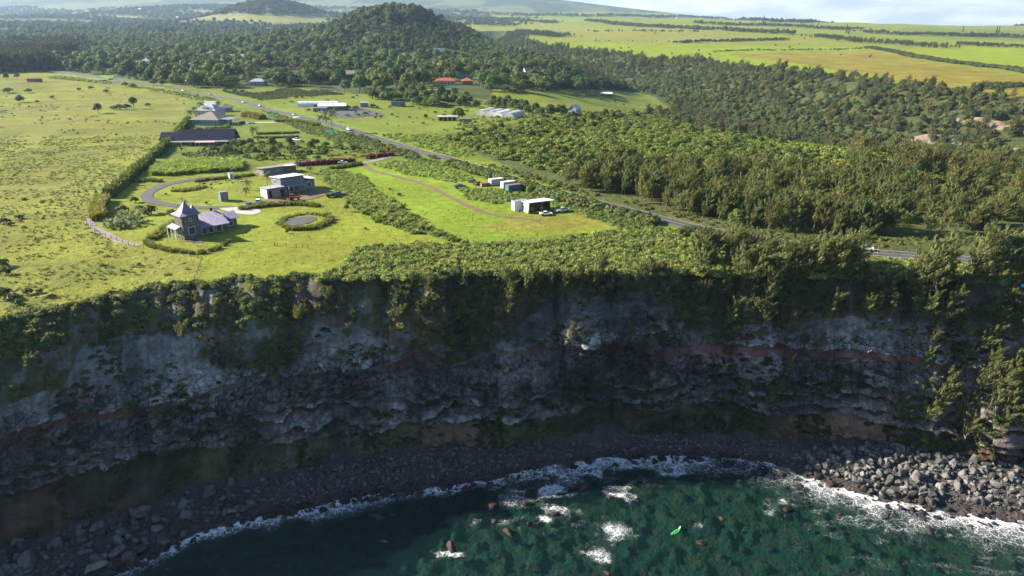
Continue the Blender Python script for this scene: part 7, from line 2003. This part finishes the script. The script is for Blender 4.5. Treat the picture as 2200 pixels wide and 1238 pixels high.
# fences
def fence(label, pts, step, h=1.3):
    ln = smooth_line(GP(pts), step)
    x0, y0 = ln[0]; z0 = float(T(x0, y0))
    e = empty('wire_fence', (x0, y0, z0), 0, label=label, category='fence')
    pv, pf = tube([(0, 0, -.3), (0, 0, h)], [.09, .07], 6)
    pm = mesh_np('post', pv, pf, M_bark)
    for x, y in ln:
        o = link('post', pm, e); o.location = (x - x0, y - y0, float(T(x, y)) - z0)
    for hz in (.45, .85, 1.2):
        v, f = tube([(x - x0, y - y0, float(T(x, y)) - z0 + hz) for x, y in ln], [.012] * len(ln), 3)
        link('wire', mesh_np('wire', v, f, M_blk), e)
fence('post and wire fence along the gravel path and pasture edge', [(200, 455), (186, 475), (196, 494), (240, 514), (290, 531), (350, 541), (412, 551), (434, 560)], 3.2)
fence('short post and wire fence running down to the cliff', [(434, 560), (430, 575), (424, 590), (414, 612)], 3.0)
fence('low wire fence across the wide lawn', [(590, 529), (596, 530), (637, 532), (662, 534)], 5.0)
# stones laid out in the garden beside the clipped hedge
rs = np.random.RandomState(44)
for k in range(30):
    px, py = rs.uniform(425, 530), 0
    py = 396 - (px - 425) * .07 + rs.uniform(-4, 4)
    x, y, z = G(px, py)
    o = link('garden_stone', LIB['boulder'][k % 7][0], label='pale stone in the row of garden stones before the clipped hedge', category='stone', group='row of garden stones')
    s_ = rs.uniform(.4, 1.2); o.location = (x, y, z + s_ * .15); o.scale = (s_ * 1.3, s_, s_ * .7); o.rotation_euler = (0, 0, k)
# bare bleached trees
def bare(seed, H):
    rs = np.random.RandomState(seed); parts = []
    def br(p, d, L_, r_, lv):
        q = p + d * L_
        parts.append(tube([p, (p + q) / 2 + rs.normal(0, .04 * L_, 3), q], [r_, r_ * .75, r_ * .5], 5))
        if lv:
            for k in range(3):
                nd = d + rs.normal(0, .45, 3); nd /= np.linalg.norm(nd)
                br(p + d * L_ * rs.uniform(.5, 1.0), nd, L_ * rs.uniform(.5, .75), r_ * .5, lv - 1)
    br(np.zeros(3), np.array([.25, 0, 1.]) / 1.03, H * .4, H * .025, 3)
    return join(parts)
for k, (px, py, hm, cl, ti, lab) in enumerate([(2045, 962, 5.5, True, 1.1, 'bleached driftwood tree lying on top of the boulder pile'), (1625, 715, 5, True, .2, 'bleached dead bush on the rock buttress'), (1755, 730, 4, True, .3, 'pale dead branches on the upper cliff bench'), (1805, 400, 9, False, 0, 'bleached dead tree standing in the ironwood grove'), (1205, 640, 5, True, .3, 'thin dead tree leaning from the cliff rim')]):
    v, f = bare(900 + k, hm)
    loc = on_cliff(px, py) if cl else G(px, py)
    if k == 0:
        bx2, by2 = at_z(px, py, 4.5); loc = (float(bx2), float(by2), 4.6)
    o = link('dead_tree', mesh_np('dead_tree', v, f, M_dead, True), label=lab, category='dead tree')
    o.location = loc; o.rotation_euler = (0, ti, .3)
# green windbreak nets by the palms
for px, py, ln_, lab in ((712, 287, 9, 'teal windbreak net under the three tall palms'), (585, 252, 8, 'teal windbreak net on the lawn beside the highway')):
    x, y, z = G(px, py)
    e = empty('windbreak_net', (x, y, z), math.radians(-25), label=lab, category='net')
    gx_, gz_ = np.meshgrid(np.linspace(-ln_ / 2, ln_ / 2, 16), np.linspace(0, 2.0, 5))
    gy_ = .25 * (vnoise(gx_ * .9, gz_, 181) - .5)
    link('net', mesh_np('net', np.stack([gx_, gy_, gz_], -1).reshape(-1, 3), grid_faces(5, 16), plain('teal_net', (.05, .26, .20), .8)), e)
    for q in range(4):
        pv, pf = tube([(-ln_ / 2 + q * ln_ / 3, .2, -.3), (-ln_ / 2 + q * ln_ / 3, .2, 2.1)], [.06, .05], 5); link('post', mesh_np('post', pv, pf, M_wood), e)

# bare rock banks above the gulch road
def bank(label, pts, h, seed):
    ln = smooth_line(GP(pts), 2.0)
    n, m_ = len(ln), 14
    tt_ = np.linspace(0, 1, m_)[None]
    sx_ = np.arange(n)[:, None] * 2.0
    d_ = np.gradient(ln, axis=0); d_ /= np.linalg.norm(d_, axis=1)[:, None]
    nx_, ny_ = -d_[:, 1][:, None], d_[:, 0][:, None]
    hh_ = h * (.45 + .9 * fbm(sx_ / 16, sx_ * 0, seed, 3)) * np.sin(np.clip(sx_ / sx_.max(), .02, .98) * math.pi) ** .4
    back = tt_ * h * .55 + (worley(sx_ / 3.5, tt_ * 3.0, seed)[2] - .5) * 1.6 + (fbm(sx_ / 6, tt_ * 2, seed + 3, 3) - .5) * 2.5
    X = ln[:, 0][:, None] + nx_ * back; Y = ln[:, 1][:, None] + ny_ * back
    Z = T(ln[:, 0], ln[:, 1])[:, None] - 1.0 + tt_ * hh_ + 1.6
    o = link('rock_bank', mesh_np('rock_bank', np.stack([X, Y, Z], -1).reshape(-1, 3), grid_faces(n, m_), plain('tan_rock', (.17, .125, .092), .9, 0, .35, .25)), label=label, category='rock bank')
bank('bare tan rock bank just above the gulch road', [(1950, 302), (1990, 306), (2030, 309), (2062, 314)], 6, 801)
bank('upper bare tan rock bank on the far gulch side', [(2045, 262), (2090, 272), (2140, 280), (2215, 292)], 7, 802)

# ================================================================== haze
hz_m, nt, out = new_mat('haze_air')
pv_ = N(nt, 'ShaderNodeVolumePrincipled')
pv_.inputs['Color'].default_value = (.52, .75, 1.0, 1)
pv_.inputs['Density'].default_value = 4.2e-5
pv_.inputs['Anisotropy'].default_value = 0.25
nt.links.new(pv_.outputs[0], out.inputs['Volume'])
MB().box(-14000, 14000, -9500, 11500, -9, 680).build('haze', hz_m, None, kind='stuff', label='thin blue haze in the air')
